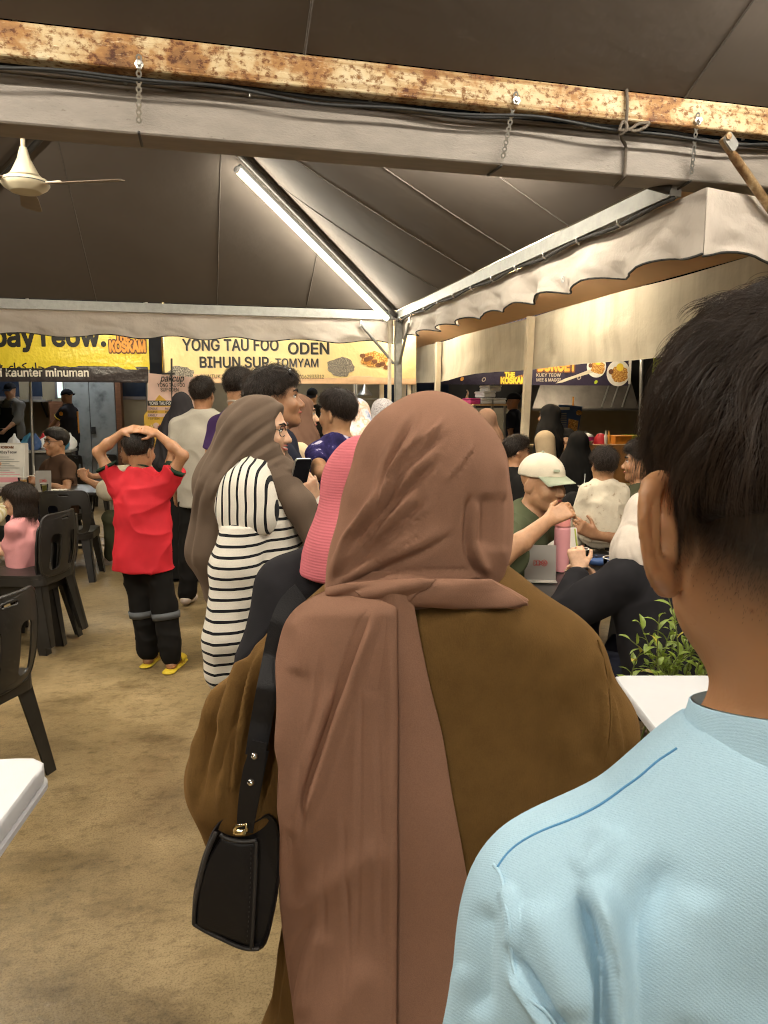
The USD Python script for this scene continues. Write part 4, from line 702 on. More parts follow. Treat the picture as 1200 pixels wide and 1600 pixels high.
for cx, cy, m in ((722, 592, 'print_orange'), (756, 593, 'collar_pale'), (905, 590, 'collar_pale'), (931, 597, 'plastic_lime'), (984, 566, 'collar_pale')):
    c = PY(cx, cy, YN - .016); b3.part('picture', place(ext(Point(0, 0).buffer(.04).difference(Point(0, 0).buffer(.025)) if m == 'collar_pale' else Point(0, 0).buffer(.035), .003), c, (1, 0, .3), (0, 0, 1), (0, -1, 0)), m, parent=ps)
for x, m in ((1006, 'bright_steel'), (648, 'post_cream')): b3.part('post', tube([PY(x, 440, YN - .05), PY(x, 600, YN - .05) * (1, 1, 0)], .038, 12), m, True)
a, b = PY(720, 690, 16.6), PY(1120, 690, 16.6); single('wall', bx(a[0], 16.6, 0, b[0], 16.75, 1.56), 'wall_concrete', 'stained concrete kitchen wall under the navy banner', 'wall')
single('wall', bx(a[0] - 5, 17.0, 0, b[0] + 4, 17.15, 4.6), 'wall_dark', 'dark wall behind the noodle stall kitchen', 'wall')
hd = Thing('cooker_hood', 'wide dull steel cooker hood under the navy banner', 'hood', PY(920, 640, 15.6)); a, b = PY(832, 638, 15.5), PY(998, 638, 15.5)
hd.part('hood', tm(m3.Manifold.hull_points(np.array([(a[0], 15.5, a[2]), (b[0], 15.5, a[2]), (a[0], 16.5, a[2]), (b[0], 16.5, a[2]), (a[0] + .5, 15.9, 2.5), (b[0] - .1, 15.9, 2.5), (a[0] + .5, 16.5, 2.5), (b[0] - .1, 16.5, 2.5)]))), 'metal_dull'); hd.part('lip', bx(a[0] - .01, 15.48, a[2] - .05, b[0] + .01, 15.52, a[2] - .002), 'dark_steel')
for k, px in enumerate((940, 955, 972)): hd.part('duct_strip', bar(PY(px, 636, 15.49), PY(px + 12, 600, 15.7), .03, .02), 'metal_tray')
nt = Thing('noodle_counter', 'long counter draped with orange cloth under the navy banner', 'counter', PY(930, 740, 12.6) * (1, 1, 0)); a, b = PY(842, 704, 12.4), PY(1060, 704, 12.4)
nt.part('counter_top', bx(a[0], 12.4, .84, b[0], 13.0, .88, .006), 'wood_light')
P = np.zeros((8, 60, 3)); xs = np.linspace(a[0], b[0], 60)
for k, v in enumerate(np.linspace(0, 1, 8)): P[k] = np.stack([xs, 12.39 + .02 * np.sin(xs * 16) * v, np.full(60, .87 - .72 * v)], 1)
nt.part('cloth_skirt', sheet(P, .004), 'cloth_orange', True)
for x in (a[0] + .1, b[0] - .1): nt.part('leg', bx(x - .03, 12.7, 0, x + .03, 12.76, .84), 'dark_steel')
def on_counter(px, Y=12.6): q = PY(px, 690, Y); q[2] = .883; return q
def vessel(name, label, cat, prof, px, m, Y=12.6): return single(name, lathe(prof, 20, on_counter(px, Y)), m, label, cat, smooth=40)
pt = Thing('cooking_pot', 'purple lidded pot on the orange cloth counter', 'pot', on_counter(915)); pt.part('body', lathe([(0, 0), (.13, 0), (.15, .05), (.15, .14), (0, .14)], 20, on_counter(915)), 'plastic_magenta', 40); pt.part('lid', lathe([(.15, .141), (.12, .18), (.03, .21), (.03, .24), (0, .24)], 20, on_counter(915)), 'metal_tray', 40)
vessel('steel_tray', 'wide steel tray in front of the purple pot', 'tray', [(0, 0), (.18, 0), (.21, .07), (.2, .07), (.17, .012), (0, .012)], 908, 'metal_tray', 12.48); vessel('red_bowl', 'red upturned bowl beside the sauce bottles', 'bowl', [(0, .2), (.06, .19), (.11, .12), (.12, .02), (.13, 0), (0, 0)], 938, 'plastic_red')
for k, px in enumerate((946, 951)): vessel('sauce_bottle', ['pale sauce bottle beside the red bowl', 'orange sauce bottle beside the tan crate'][k], 'bottle', [(0, 0), (.035, 0), (.037, .12), (.03, .16), (.012, .19), (.01, .25), (0, .25)], px, ['print_white', 'print_orange'][k], 12.5)
def crate(px0, px1, label, m):
    a, b = on_counter(px0), on_counter(px1); T = Thing('food_crate', label, 'crate', (a + b) / 2); o = sbox(a[0], 12.5, b[0], 12.9); T.part('body', place(ext(o.difference(o.buffer(-.015)), .15), (0, 0, .884), (1, 0, 0), (0, 1, 0)), m); T.part('floor', bx(a[0] + .01, 12.51, .884, b[0] - .01, 12.89, .90), m); T.part('rim', place(ext(o.buffer(.015).difference(o.buffer(-.012)), .02), (0, 0, 1.02), (1, 0, 0), (0, 1, 0)), m); T.part('load', bx(a[0] + .03, 12.53, .902, b[0] - .03, 12.87, 1.035, .02), 'food')
crate(957, 982, 'tan crate of food on the orange cloth counter', 'print_orange'); crate(986, 1004, 'lime green crate on the orange cloth counter', 'plastic_lime')
# menu poster on a stand
pm = Thing('menu_poster', 'dark food menu poster on a stand behind the black hijabs', 'poster', PY(888, 690, 12.2)); a, b, c, d = PY(873, 632, 12.2), PY(910, 635, 12.2), PY(866, 690, 12.2), PY(900, 692, 12.2); u = np.linspace(0, 1, 6)[None, :, None]; v = np.linspace(0, 1, 6)[:, None, None]
pp = pm.part('printed_sheet', sheet((a * (1 - u) + b * u) * (1 - v) + (c * (1 - u) + d * u) * v, .006), 'blue_print'); pm.part('pole', tube([PY(896, 620, 12.25), PY(892, 690, 12.25) * (1, 1, 0)], .015, 8), 'print_orange', True)
def on_poster(poly, x0, x1, yb, yt, m): pm.part('print', fit(poly, 12.2, x0, x1, yb, yt, dy=.01), m, parent=pp)
on_poster(Polygon([(0, 0), (.1, 1), (1, .85), (.9, 0)]), 886, 903, 677, 654, 'food'); on_poster(sbox(0, 0, 1, 1), 872, 890, 640.5, 636, 'print_white'); on_poster(sbox(0, 0, 1, 1), 873, 884, 678, 673, 'print_orange'); on_poster(Point(0, 0).buffer(1), 900, 909, 645, 641, 'food')
for k in range(9): on_poster(sbox(0, 0, 1, 1), 870.5, 885, 646.8 + 2.8 * k, 645.3 + 2.8 * k, 'metal_tray')
# display cabinet with foam boxes
dc = Thing('display_cabinet', 'aluminium framed display cabinet carrying white foam boxes', 'cabinet', PY(765, 740, 10.4) * (1, 1, 0)); a, b = PY(741, 634, 10.4), PY(789, 634, 10.4)
for x in (a[0], b[0]):
    for y in (10.4, 10.9): dc.part('post', bx(x - .015, y - .015, 0, x + .015, y + .015, a[2] - .002), 'bright_steel')
dc.part('top_shelf', bx(a[0] - .02, 10.38, a[2], b[0] + .02, 10.92, a[2] + .025), 'wood_light'); dc.part('lower_shelf', bx(a[0], 10.38, .86, b[0], 10.92, .9), 'wood_light'); dc.part('base', bx(a[0] + .02, 10.42, .05, b[0] - .02, 10.88, .858), 'wood_brown'); dc.part('glass', bx(a[0] + .02, 10.399, .91, b[0] - .02, 10.403, a[2] - .01), 'lens')
sp = dc.part('tiled_side', bx(b[0] + .03, 10.44, .0, b[0] + .25, 10.86, .858), 'tile_patterned', label='side panel with a dark patterned print')
zt = a[2] + .026
for k, (px, w, z) in enumerate(((758, .18, 0), (778, .2, 0), (762, .19, .1), (770, .2, .19))):
    q = PY(px, 630, 10.5); bb = Thing('foam_box', ['white foam box low on the display cabinet beside the magenta box', 'white foam box at the end of the display cabinet', 'middle white foam box of the stack', 'topmost white foam box of the stack'][k], 'box', (q[0], 10.5, zt + z), group='foam boxes on the display cabinet')
    bb.part('tub', bx(q[0] - w / 2, 10.42, zt + z, q[0] + w / 2, 10.8, zt + z + .055, .012), 'foam_white'); bb.part('lid', bx(q[0] - w / 2 - .006, 10.414, zt + z + .056, q[0] + w / 2 + .006, 10.806, zt + z + .09, .012), 'foam_white')
q = PY(742, 630, 10.5); mb = Thing('magenta_box', 'magenta box beside the white foam boxes', 'box', (q[0], 10.5, zt)); mb.part('tub', bx(q[0] - .09, 10.45, zt, q[0] + .07, 10.8, zt + .06, .01), 'plastic_magenta'); mb.part('lid', bx(q[0] - .096, 10.444, zt + .061, q[0] + .076, 10.806, zt + .085, .01), 'plastic_magenta')
a, b = PY(1014, 640, 14.2), PY(1034, 640, 14.2); fb = Thing('flag_banner', 'narrow lime green feather banner beyond the noodle stall', 'banner', a * (1, 1, 0)); fb.part('cloth', panel(1014, 1034, 560, 690, 14.2, wave=.05), 'plastic_lime', True); fb.part('pole', tube([PY(1035, 540, 14.2), PY(1035, 700, 14.2) * (1, 1, 0)], .014, 8), 'dark_steel', True)
for (a, b, lab, m) in ((PY(20, 560, 13.9), PY(180, 560, 13.9), 'cool tube light in the kitchen over the cooks', 'led_cool'), (PY(860, 560, 14.3), PY(980, 560, 14.3), 'tube light in the noodle stall kitchen', 'led_warm'), (PY(400, 560, 12.6), PY(560, 560, 12.6), 'tube light behind the soup banner', 'led_cool')):
    a[2] = b[2] = 2.65; tube_lamp(a, b, lab, m)
tube_lamp((5.3, 12.2, 2.92), (7.6, 12.2, 2.92), 'warm tube light in front of the navy banner behind the cream valance', 'led_warm')
# ------------------------------------------------------------------ people
def rot(axis, deg):
    a = math.radians(deg); c, s = math.cos(a), math.sin(a)
    return np.array({'x': [[1, 0, 0], [0, c, -s], [0, s, c]], 'y': [[c, 0, s], [0, 1, 0], [-s, 0, c]], 'z': [[c, -s, 0], [s, c, 0], [0, 0, 1]]}[axis])
def unit(v): v = np.asarray(v, float); return v / max(np.linalg.norm(v), 1e-9)
def ik(S, T, a, b, pole):
    d = T - S; L = min(np.linalg.norm(d), (a + b) * .999); u = unit(d); x = (a * a - b * b + L * L) / (2 * L); h = math.sqrt(max(a * a - x * x, 0))
    p = np.asarray(pole, float); p = p - (p @ u) * u; return S + u * x + unit(p) * h, S + u * L
def folds(v, f, amp, fs, seed, s):
    """Cloth creases: soft swells and sharper ridged folds that fan from the shoulders and gather above the hem."""
    q = v * np.asarray(fs) / s.k; q = q + (meshkit.fbm(v * 3.1, 2, seed + 9)[:, None] - .5) * 2.2; n = meshkit.fbm(q, 2, seed); r = 1 - np.abs(2 * meshkit.noise(q * .8 + 7.7, seed + 3) - 1)
    d = amp * ((n - .5) * 1.6 + (r ** 3 - .25) * .9)
    return v + vnorm(v, f) * d[:, None]
class Figure:
    """A person in a frame of its own: x to its right, y ahead, z up, the feet on the ground."""
    def __init__(s, label, px, d, face=0, H=1.68, hs=1.0, skin='skin_mid', res=None, sit=0.0, lean=0, side=0, hyaw=0, hpitch=0, hroll=0, girth=1.0, arms=(None, None), feet=None, group=None, top_px=None, sh=1.0, z0=0.0, drop=0.0, neck=1.0, necklen=0.0):
        s.k = k = H / 1.70; s.hs = hs * k; s.g = girth; s.skin = skin; s.res = res or float(np.clip(d * .0019, .0042, .016))
        s.rz = -YAW + math.radians(face); s.d = d; s.neck = neck; sw = .172 * k * girth * sh; 
        lc = lambda p: ((np.array(PD(*p)) - q) @ np.array([[math.cos(s.rz), -math.sin(s.rz), 0], [math.sin(s.rz), math.cos(s.rz), 0], [0, 0, 1]]))
        ax = rot('x', -lean) @ rot('y', side); up = ax @ UZ
        hz = sit if sit else .90 * k
        s.hip = np.array([0, 0, hz]); s.P = s.hip + up * .05 * k; s.C = s.P + up * .30 * k; s.N = s.P + up * .53 * k; s.up = up; s.ax = ax
        s.Rh = rot('z', hyaw) @ rot('x', -hpitch) @ rot('y', hroll); s.hc = s.N + ax @ np.array([0, .018, .0]) * k + (rot('x', -lean * .6) @ UZ) * (.132 + necklen) * k * (1 + (hs - 1) * .8)
        W = np.array([[math.cos(s.rz), -math.sin(s.rz), 0], [math.sin(s.rz), math.cos(s.rz), 0], [0, 0, 1]]); q = PD(px, 700, d) - W @ s.hc * (1, 1, 0); q[2] = z0; s.T = Thing('person', label, 'person', q, s.rz, group); s.lc = lc; s.q = q; s.W = W
        s.sh = [s.N - up * (.112 + drop) * k + ax @ np.array([i * sw, 0, 0]) for i in (-1, 1)]; s.arm = []
        for i, a in zip((0, 1), arms):
            sg = (-1, 1)[i]; a = a or {}
            tgt = lc(a['px']) if 'px' in a else np.asarray(a.get('to', s.sh[i] / k + np.array([sg * .07, .03, -.50])), float) * k; e, w = ik(s.sh[i], tgt, .28 * k, .245 * k, a.get('pole', (sg * .35, -1, -.15)))
            s.arm.append((s.sh[i], e, w, unit(lc(a['dpx']) - w) if 'dpx' in a else unit(a.get('dir', w - e)), unit(a.get('palm', (-sg, .15, 0))), a.get('curl', 25), sg))
        s.leg = []
        for i, sg in enumerate((-1, 1)):
            h = s.hip + np.array([sg * .085 * k * girth, 0, 0])
            if feet: f = np.asarray(feet[i], float) * k
            elif sit: f = np.array([sg * .11 * k, .44 * k, .07 * k])
            else: f = np.array([sg * .095 * k, -.01, .07 * k])
            kn, an = ik(h, f, .42 * k, .41 * k, (sg * .15, 1, .25) if sit else (sg * .1, 1, 0)); s.leg.append((h, kn, an))
    def w(s, v): return v @ s.W.T + s.q                                      # local to world
    def h(s, p): return s.hc + s.Rh @ (np.asarray(p, float) * s.hs)          # a point of the head
    def torso(s, S, e=0.0, low=.0, g=None):
        k, g = s.k, (g or s.g); sc = (1, 1.38, 1)
        S.chain([s.P - s.up * low * k, s.P + s.up * .12 * k, s.C, s.N - s.up * .10 * k], [.158 * k * g + e, .140 * k * g + e, .150 * k * g + e, .088 * k * g + e], .05, sc=sc)
        for i in (0, 1): S.cone(s.sh[i], s.N - s.up * .045 * k, .046 * k + e * .8, .050 * k + e * .8, .05)
        return S
    def hand(s, S, w, d, n, curl, sg, kk=None):
        kk = kk or s.k; d = unit(d); n = unit(n - (n @ d) * d); t = np.cross(d, n) * sg; L = (.070, .078, .072, .056)
        for j, o in enumerate((.029, .010, -.010, -.028)):
            b = w + (d * .086 + t * o) * kk; S.cone(w + (d * .008 + t * o * .6) * kk, b, .0145 * kk, .0125 * kk, .012)
            p, q = b, d
            for m_, fr in enumerate((.45, .32, .25)):
                an = math.radians(curl * (1, 1.1, .8)[m_] + 3 * j); q = unit(q * math.cos(an) + (n - (n @ q) * q) * math.sin(an)); e = p + q * L[j] * fr * kk
                S.cone(p, e, (.0095 - .0008 * m_) * kk, (.0088 - .0009 * m_) * kk, .002); p = e
        b = w + (d * .03 + t * .03) * kk; q = unit(d * .62 + t * .62 + n * .42); e = b + q * .042 * kk; S.cone(w + (d * .012 + t * .012) * kk, b, .016 * kk, .014 * kk, .012); S.cone(b, e, .0125 * kk, .0105 * kk, .008); S.cone(e, e + unit(d * .8 + t * .25 + n * .35) * .032 * kk, .0100 * kk, .0085 * kk, .004)
    def body(s, face=True, hands=(True, True), legs=False, ears=True, name='body', extra=None, lo=None, relief=None):
        S, k, h, u = Shape(), s.k, s.hs, s.h; R = s.Rh; c = s.h
        S.ell(c((0, -.014, .030)), np.array([.075, .094, .083]) * h, .01, R=R).ell(c((0, .020, -.030)), np.array([.062, .073, .084]) * h, .03 * h, R=R)
        for sg in (-1, 1): S.cone(c((sg * .047, .004, -.062)), c((sg * .012, .064, -.100)), .022 * h, .019 * h, .03 * h); S.ell(c((sg * .038, .060, -.034)), .026 * h, .02 * h)
        S.ell(c((0, .070, -.099)), .0185 * h, .015 * h)
        if face:
            for sg in (-1, 1):
                S.cone(c((sg * .012, .084, .020)), c((sg * .046, .066, .018)), .011 * h, .009 * h, .012 * h); S.ell(c((sg * .032, .098, .001)), .019 * h, .014 * h, 's')
                S.ell(c((sg * .0125, .096, -.041)), .0095 * h, .007 * h)
            S.cone(c((0, .082, .004)), c((0, .107, -.037)), .0085 * h, .0125 * h, .010 * h)
            S.ell(c((0, .087, -.060)), np.array([.022, .010, .0062]) * h, .006 * h, R=R).ell(c((0, .086, -.072)), np.array([.019, .010, .007]) * h, .006 * h, R=R)
        if ears:
            for sg in (-1, 1): S.ell(c((sg * .077, -.012, -.012)), np.array([.010, .021, .033]) * h, .008 * h, R=R @ rot('z', sg * 24) @ rot('x', -12)); S.ell(c((sg * .086, -.004, -.008)), np.array([.007, .011, .018]) * h, .006 * h, 's', R=R @ rot('z', sg * 24))
        S.cone(c((0, -.018, -.055)), s.N - s.up * .02 * k, .054 * h * s.neck, .058 * k * s.neck, .035); s.torso(S)
        for i, (a, e, w, d, n, cu, sg) in enumerate(s.arm):
            S.chain([a, a * .5 + e * .5, e], np.array([.046, .043, .036]) * k * (.6 + .4 * s.g), .03); S.chain([e, e * .6 + w * .4, w], np.array([.037, .038, .025]) * k * (.6 + .4 * s.g), .02)
            if hands[i]: s.hand(S, w, d, n, cu, sg)
        if legs:
            for hp, kn, an in s.leg: S.chain([hp, kn, an], np.array([.075, .045, .032]) * k, .03); S.cone(an - UZ * .035 * k, an + (0, .13 * k, -.045 * k), .032 * k, .026 * k, .03).ell(an + (0, -.03 * k, -.04 * k), .03 * k, .03)
        if extra: extra(S)
        s.skinmesh = S.mesh(s.res, lo=lo)
        if relief: s.skinmesh = (px_folds(*s.skinmesh, s.w(s.skinmesh[0]), relief), s.skinmesh[1])
        return s.T.part(name, s.skinmesh, s.skin, True, local=True)
    def features(s, body, eyes=True, lips='lips', brows=True):
        P = lambda n, m, mt, sm=True: s.T.part(n, m, mt, sm, local=True, parent=body); h = s.hs
        def ball(p, r, sc=(1, 1, 1)): m = trimesh.creation.icosphere(2, 1.0); v = np.array(m.vertices) * np.array(sc) * r * h; return (v @ s.Rh.T + s.h(p), np.array(m.faces))
        for sg in (-1, 1):
            if eyes: e = P('eye', ball((sg * .0315, .0715, .0005), .0125, (1.1, 1, .62)), 'eye_white'); P('iris', ball((sg * .0315, .0795, .0008), .0062, (1, .85, 1)), 'iris'); P('eyelid', tube([s.h((sg * .0185, .080, -.001)), s.h((sg * .026, .0855, .0075)), s.h((sg * .037, .082, .0072)), s.h((sg * .045, .073, .000))], np.array([.0016, .0026, .0026, .0014]) * h, 6), 'brow')
            if brows: P('eyebrow', tube([s.h((sg * .014, .0945, .022)), s.h((sg * .030, .090, .0295)), s.h((sg * .049, .073, .023))], np.array([.004, .0042, .002]) * h, 6), 'brow')
        if lips: P('lips', tube([s.h((-.021, .086, -.0655)), s.h((-.008, .0975, -.0645)), s.h((.008, .0975, -.0645)), s.h((.021, .086, -.0655))], np.array([.002, .0052, .0052, .002]) * h, 8), lips)
    def glasses(s, m='glasses_metal', r=.0235):
        P = lambda n, g, mt, sm=True: s.T.part(n, g, mt, sm, local=True, parent=G); h = s.hs; a = np.linspace(0, 2 * np.pi, 25); t = .0016 * h
        G = s.T.part('glasses', cat_([tube([s.h((sg * .032 + r * math.cos(q), .094 - .012 * abs(sg * .032 + r * math.cos(q)) / .05, -.002 + r * .86 * math.sin(q))) for q in a], t, 6) for sg in (-1, 1)] + [tube([s.h((-.010, .096, .004)), s.h((0, .100, .006)), s.h((.010, .096, .004))], t, 6)]), m, True, local=True)
        for sg in (-1, 1): P('temple', tube([s.h((sg * .055, .083, .004)), s.h((sg * .074, .05, .006)), s.h((sg * .079, -.012, .004)), s.h((sg * .074, -.03, -.012))], t, 6), m)
    def shirt(s, m, sleeve=.62, loose=.016, hem=.10, name='shirt', amp=.010, fs=(9, 9, 4), neck=.0, flare=1.0, seed=1, sleeve_loose=.014, cuff=None, collar=None, low=0.0):
        S, k = Shape(), s.k; s.torso(S, loose * k, low)
        b = s.P - s.up * hem * k; S.cone(s.P + s.up * .1 * k, b - s.up * .06, (.146 * s.g + loose) * k, (.172 * s.g * flare + loose) * k, .05, sc=(1, 1.3, 1))
        S.half(-s.up, b)
        for (a, e, w, *_r) in s.arm:
            f = min(sleeve, 1.0); q = a + (e - a) * f; rr = .05 * k * (.6 + .4 * s.g); A = Shape()
            S.cone(a, q, rr + sleeve_loose * k, rr * .92 + sleeve_loose * k * 1.25, .035, flat=sleeve <= 1)
            if sleeve > 1: S.cone(e, e + (w - e) * (sleeve - 1), .042 * k + sleeve_loose * k, .03 * k + sleeve_loose * k, .03)
        S.cone(s.N + s.up * (.0 + neck) * k + (0, .012 * k, 0), s.N + s.up * .2 * k, .066 * k, .10 * k, .006, 's'); S.half(s.up, s.N + s.up * .045 * k)
        v, f = S.mesh(s.res); v = folds(v, f, amp, fs, seed, s); pt = s.T.part(name, (v, f), m, True, local=True); s.shirt_path = pt
        for i, (a, e, w, *_r) in enumerate(s.arm):
            if cuff:
                q = a + (e - a) * min(sleeve, 1.0) if sleeve <= 1 else e + (w - e) * (sleeve - 1); dd = unit(e - a) if sleeve <= 1 else unit(w - e); rr = (.05 * k * (.6 + .4 * s.g) * .92 + sleeve_loose * k * 1.25) if sleeve <= 1 else (.03 + sleeve_loose) * k
                s.T.part('cuff', tube([q + dd * j for j in (-.016, .004)], rr * 1.0 + .004, 20), cuff, True, local=True, parent=pt)
        if collar:
            a = np.linspace(0, 2 * np.pi, 33); s.T.part('collar', tube([s.N + s.ax @ np.array([.068 * k * math.cos(q), .012 * k + .070 * k * math.sin(q), .020 * k - .03 * k * math.sin(q)]) for q in a], .009 * k, 8), collar, True, local=True, parent=pt)
        return pt
    def trousers(s, m, to=.93, loose=.022, name='trousers', amp=.012, seed=4, shoe=None, taper=1.0, res=None, shoe_name='shoe'):
        S, k, g = Shape(), s.k, s.g; S.cone(s.P + s.up * .06 * k, s.hip, .145 * k * g + .008, .150 * k * g + .008, .04, sc=(1, 1.3, 1))
        for hp, kn, an in s.leg:
            q = kn + (an - kn) * to; S.cone(hp, kn, .080 * k * g + loose * k, .056 * k * g + loose * k, .05).cone(kn, q, .056 * k * g + loose * k, (.042 * g + loose * taper) * k, .03)
        v, f = S.mesh(res or max(s.res, .007)); v = folds(v, f, amp, (7, 7, 10), seed, s); p = s.T.part(name, (v, f), m, True, local=True)
        if shoe:
            for hp, kn, an in s.leg:
                F = Shape().cone(an + (0, -.02 * k, -.02), an + (0, .12 * k, -.035 * k), .042 * k, .036 * k, .02).half((0, 0, -1), (0, 0, .004)); s.T.part(shoe_name, F.mesh(.009), shoe, True, local=True)
        return p
    def skirt(s, m, top=.10, bottom=.04, r0=.16, r1=.30, name='skirt', amp=.02, seed=6):
        n, mm = 80, 26; k = s.k; a = np.linspace(0, 2 * np.pi, n); P = np.zeros((mm, n, 3)); z1 = s.P[2] + top
        for i, v in enumerate(np.linspace(0, 1, mm)):
            r = (r0 + (r1 - r0) * v) * (1 + .10 * v * np.sin(a * 9 + 2 * math.sin(seed)) + .06 * v * np.sin(a * 5 + seed)); P[i] = np.stack([s.P[0] + r * np.cos(a), s.P[1] + r * .82 * np.sin(a), np.full(n, z1 + (bottom - z1) * v)], 1)
        return s.T.part(name, sheet(P, 0, True), m, True, local=True)
    def hair(s, style='short', m='hair', amp=.006, seed=2, thick=.012, line=(.068, -.075), part=False):
        S, c, h, R = Shape(), s.h, s.hs, s.Rh
        S.ell(c((0, -.016, .036)), (np.array([.076, .095, .084]) + thick) * h, .01, R=R)
        if style in ('short', 'fade') and thick > 0: S.ell(c((0, .02, .085)), np.array([.058, .075, .042]) * h, .03 * h, R=R)
        if style == 'bob':
            for sg in (-1, 1): S.cone(c((sg * .062, -.02, .03)), c((sg * .072, -.02, -.11)), .034 * h, .030 * h, .03 * h)
            S.cone(c((0, -.07, .02)), c((0, -.07, -.125)), .052 * h, .050 * h, .04 * h, sc=(.7, 1, 1)); S.ell(c((0, .05, .05)), np.array([.066, .055, .06]) * h, .02 * h, R=R)
            S.ell(c((0, .14, -.045)), np.array([.058, .10, .078]) * h, .012 * h, 's', R=R); S.half(R @ np.array([0, 0, -1.0]), c((0, 0, -.128)))
        elif style == 'long':
            S.chain([c((0, -.05, .0)), c((0, -.075, -.12)), s.C + (0, -.12 * s.k, .03)], np.array([.085, .085, .10]) * h, .03, sc=(1, 1.3, 1)); S.ell(c((0, .12, -.03)), np.array([.06, .10, .085]) * h, .012 * h, 's', R=R)
        else:
            a, b = np.array([0, .098, line[0]]), np.array([0, -.10, line[1]]); S.half(R @ np.cross(np.array([1.0, 0, 0]), unit(a - b)) * -1, c((a + b) / 2), .012 * h)
            for sg in (-1, 1): S.ell(c((sg * .098, .012, -.022)), np.array([.03, .042, .055]) * h, .012 * h, 's', R=R)
        v, f = S.mesh(s.res); q = (v - s.hc) @ R; v = v + vnorm(v, f) * ((meshkit.fbm(q / h * np.array([42, 16, 16]), 3, seed) - .5) * 2 * amp * h)[:, None]; s.hairmesh = (v, f)
        return s.T.part('hair', (v, f), m, True, local=True)
    def strands(s, n, length, width=.0007, down=.5, jitter=.35, m='hair_strand', zmin=None, lift=.25, seed=3):
        """Short hairs on the hair mesh, lying along it."""
        v, f = s.hairmesh; r = np.random.default_rng(seed); t = v[f]; ar = np.linalg.norm(np.cross(t[:, 1] - t[:, 0], t[:, 2] - t[:, 0]), axis=1); fi = r.choice(len(f), n, p=ar / ar.sum()); b = r.dirichlet((1, 1, 1), n)
        p = (t[fi] * b[:, :, None]).sum(1); N = vnorm(v, f)[f[fi, 0]]; q = (p - s.hc) @ s.Rh / s.hs
        crown = np.array([0, -.05, .115]); d = (q - crown) @ s.Rh.T; d = d - UZ * down * .1; d = d - (d * N).sum(1)[:, None] * N; d /= np.linalg.norm(d, axis=1)[:, None] + 1e-9; d = d + N * lift + r.normal(size=(n, 3)) * jitter; d /= np.linalg.norm(d, axis=1)[:, None]
        L = length * (.6 + .8 * r.random(n))[:, None]; pts = np.stack([p - N * .002, p + d * L * .4 + N * .002, p + d * L * .75 - N * L * .06, p + d * L - N * L * .22 - UZ * L * .15 * down], 1)
        return s.T.curves('hair_strands', pts, np.array([width, width, width * .8, width * .3])[None], m, local=True)
    def hijab(s, m, drape=.20, amp=.012, seed=3, opening=1.0, back=.0, name='hijab', width=1.0, fs=(13, 13, 5), under=None, r=1.0):
        S, c, h, R, k = Shape(), s.h, s.hs, s.Rh, s.k
        S.ell(c((0, -.016, .022)), np.array([.090, .112, .102]) * h * r, .01, R=R).cone(c((0, -.012, -.05)), c((0, .0, -.125)), .084 * h, .088 * h, .05).cone(c((0, .0, -.11)), s.N - s.up * .02 * k, .084 * h, .105 * k, .05)
        S.chain([s.N - s.up * .02 * k, s.N - s.up * .11 * k, s.N - s.up * (.11 + drape) * k - (0, back, 0)], [.105 * k, .185 * k * width * s.g, .232 * k * width * s.g], .07, sc=(1, 1.4, 1)); S.half(-s.up, s.N - s.up * (.14 + drape) * k, .02)
        if opening: S.ell(c((0, .125, -.012)), np.array([.055 * opening, .085, .083 * opening]) * h, .010 * h, 's', R=R)
        v, f = S.mesh(s.res); z = np.clip((s.hc[2] + .06 - v[:, 2]) / .25, .25, 1); q = v.copy(); an = np.arctan2(q[:, 0] - s.N[0], -(q[:, 1] - s.N[1])); w = np.stack([an * 1.6 + (q[:, 2] - s.N[2]) * 4.0, (q[:, 2] - s.N[2]) * 2.5, np.full(len(q), 1.7)], 1)
        v = v + vnorm(v, f) * ((meshkit.fbm(w * 1.9, 3, seed) - .5) * 2 * amp * 1.7 * z)[:, None]; v = wrinkle(v, f, amp * .5, fs, seed + 5)
        return s.T.part(name, (v, f), m, True, local=True)
    def cap(s, m, mb=None, back=False, amp=.0):
        c, h, R = s.h, s.hs, s.Rh; sg = -1 if back else 1
        v, f = Shape().ell(c((0, -.012, .038)), np.array([.090, .108, .092]) * h, .01, R=R).half(R @ np.array([0, 0, -1.0]), c((0, 0, .030))).mesh(min(s.res, .009), 3); p = s.T.part('cap', (v, f), m, True, local=True)
        n = 20; P = np.zeros((8, n, 3)); a = np.linspace(-1.15, 1.15, n)
        for i, t in enumerate(np.linspace(0, 1, 8)):
            for j in range(n): P[i, j] = c((.088 * math.sin(a[j]) * (1 - .12 * t), sg * (.090 * math.cos(a[j]) + .072 * t * (1 - .25 * abs(a[j]) / 1.15)), .036 - .020 * t - .018 * (a[j] / 1.15) ** 2 * t))
        s.T.part('brim', sheet(P, .004, not back), mb or m, True, local=True, parent=p); s.T.part('button', Shape().ell(c((0, -.012, .131)), .008 * h, .01).mesh(.004), mb or m, True, local=True, parent=p)
        return p
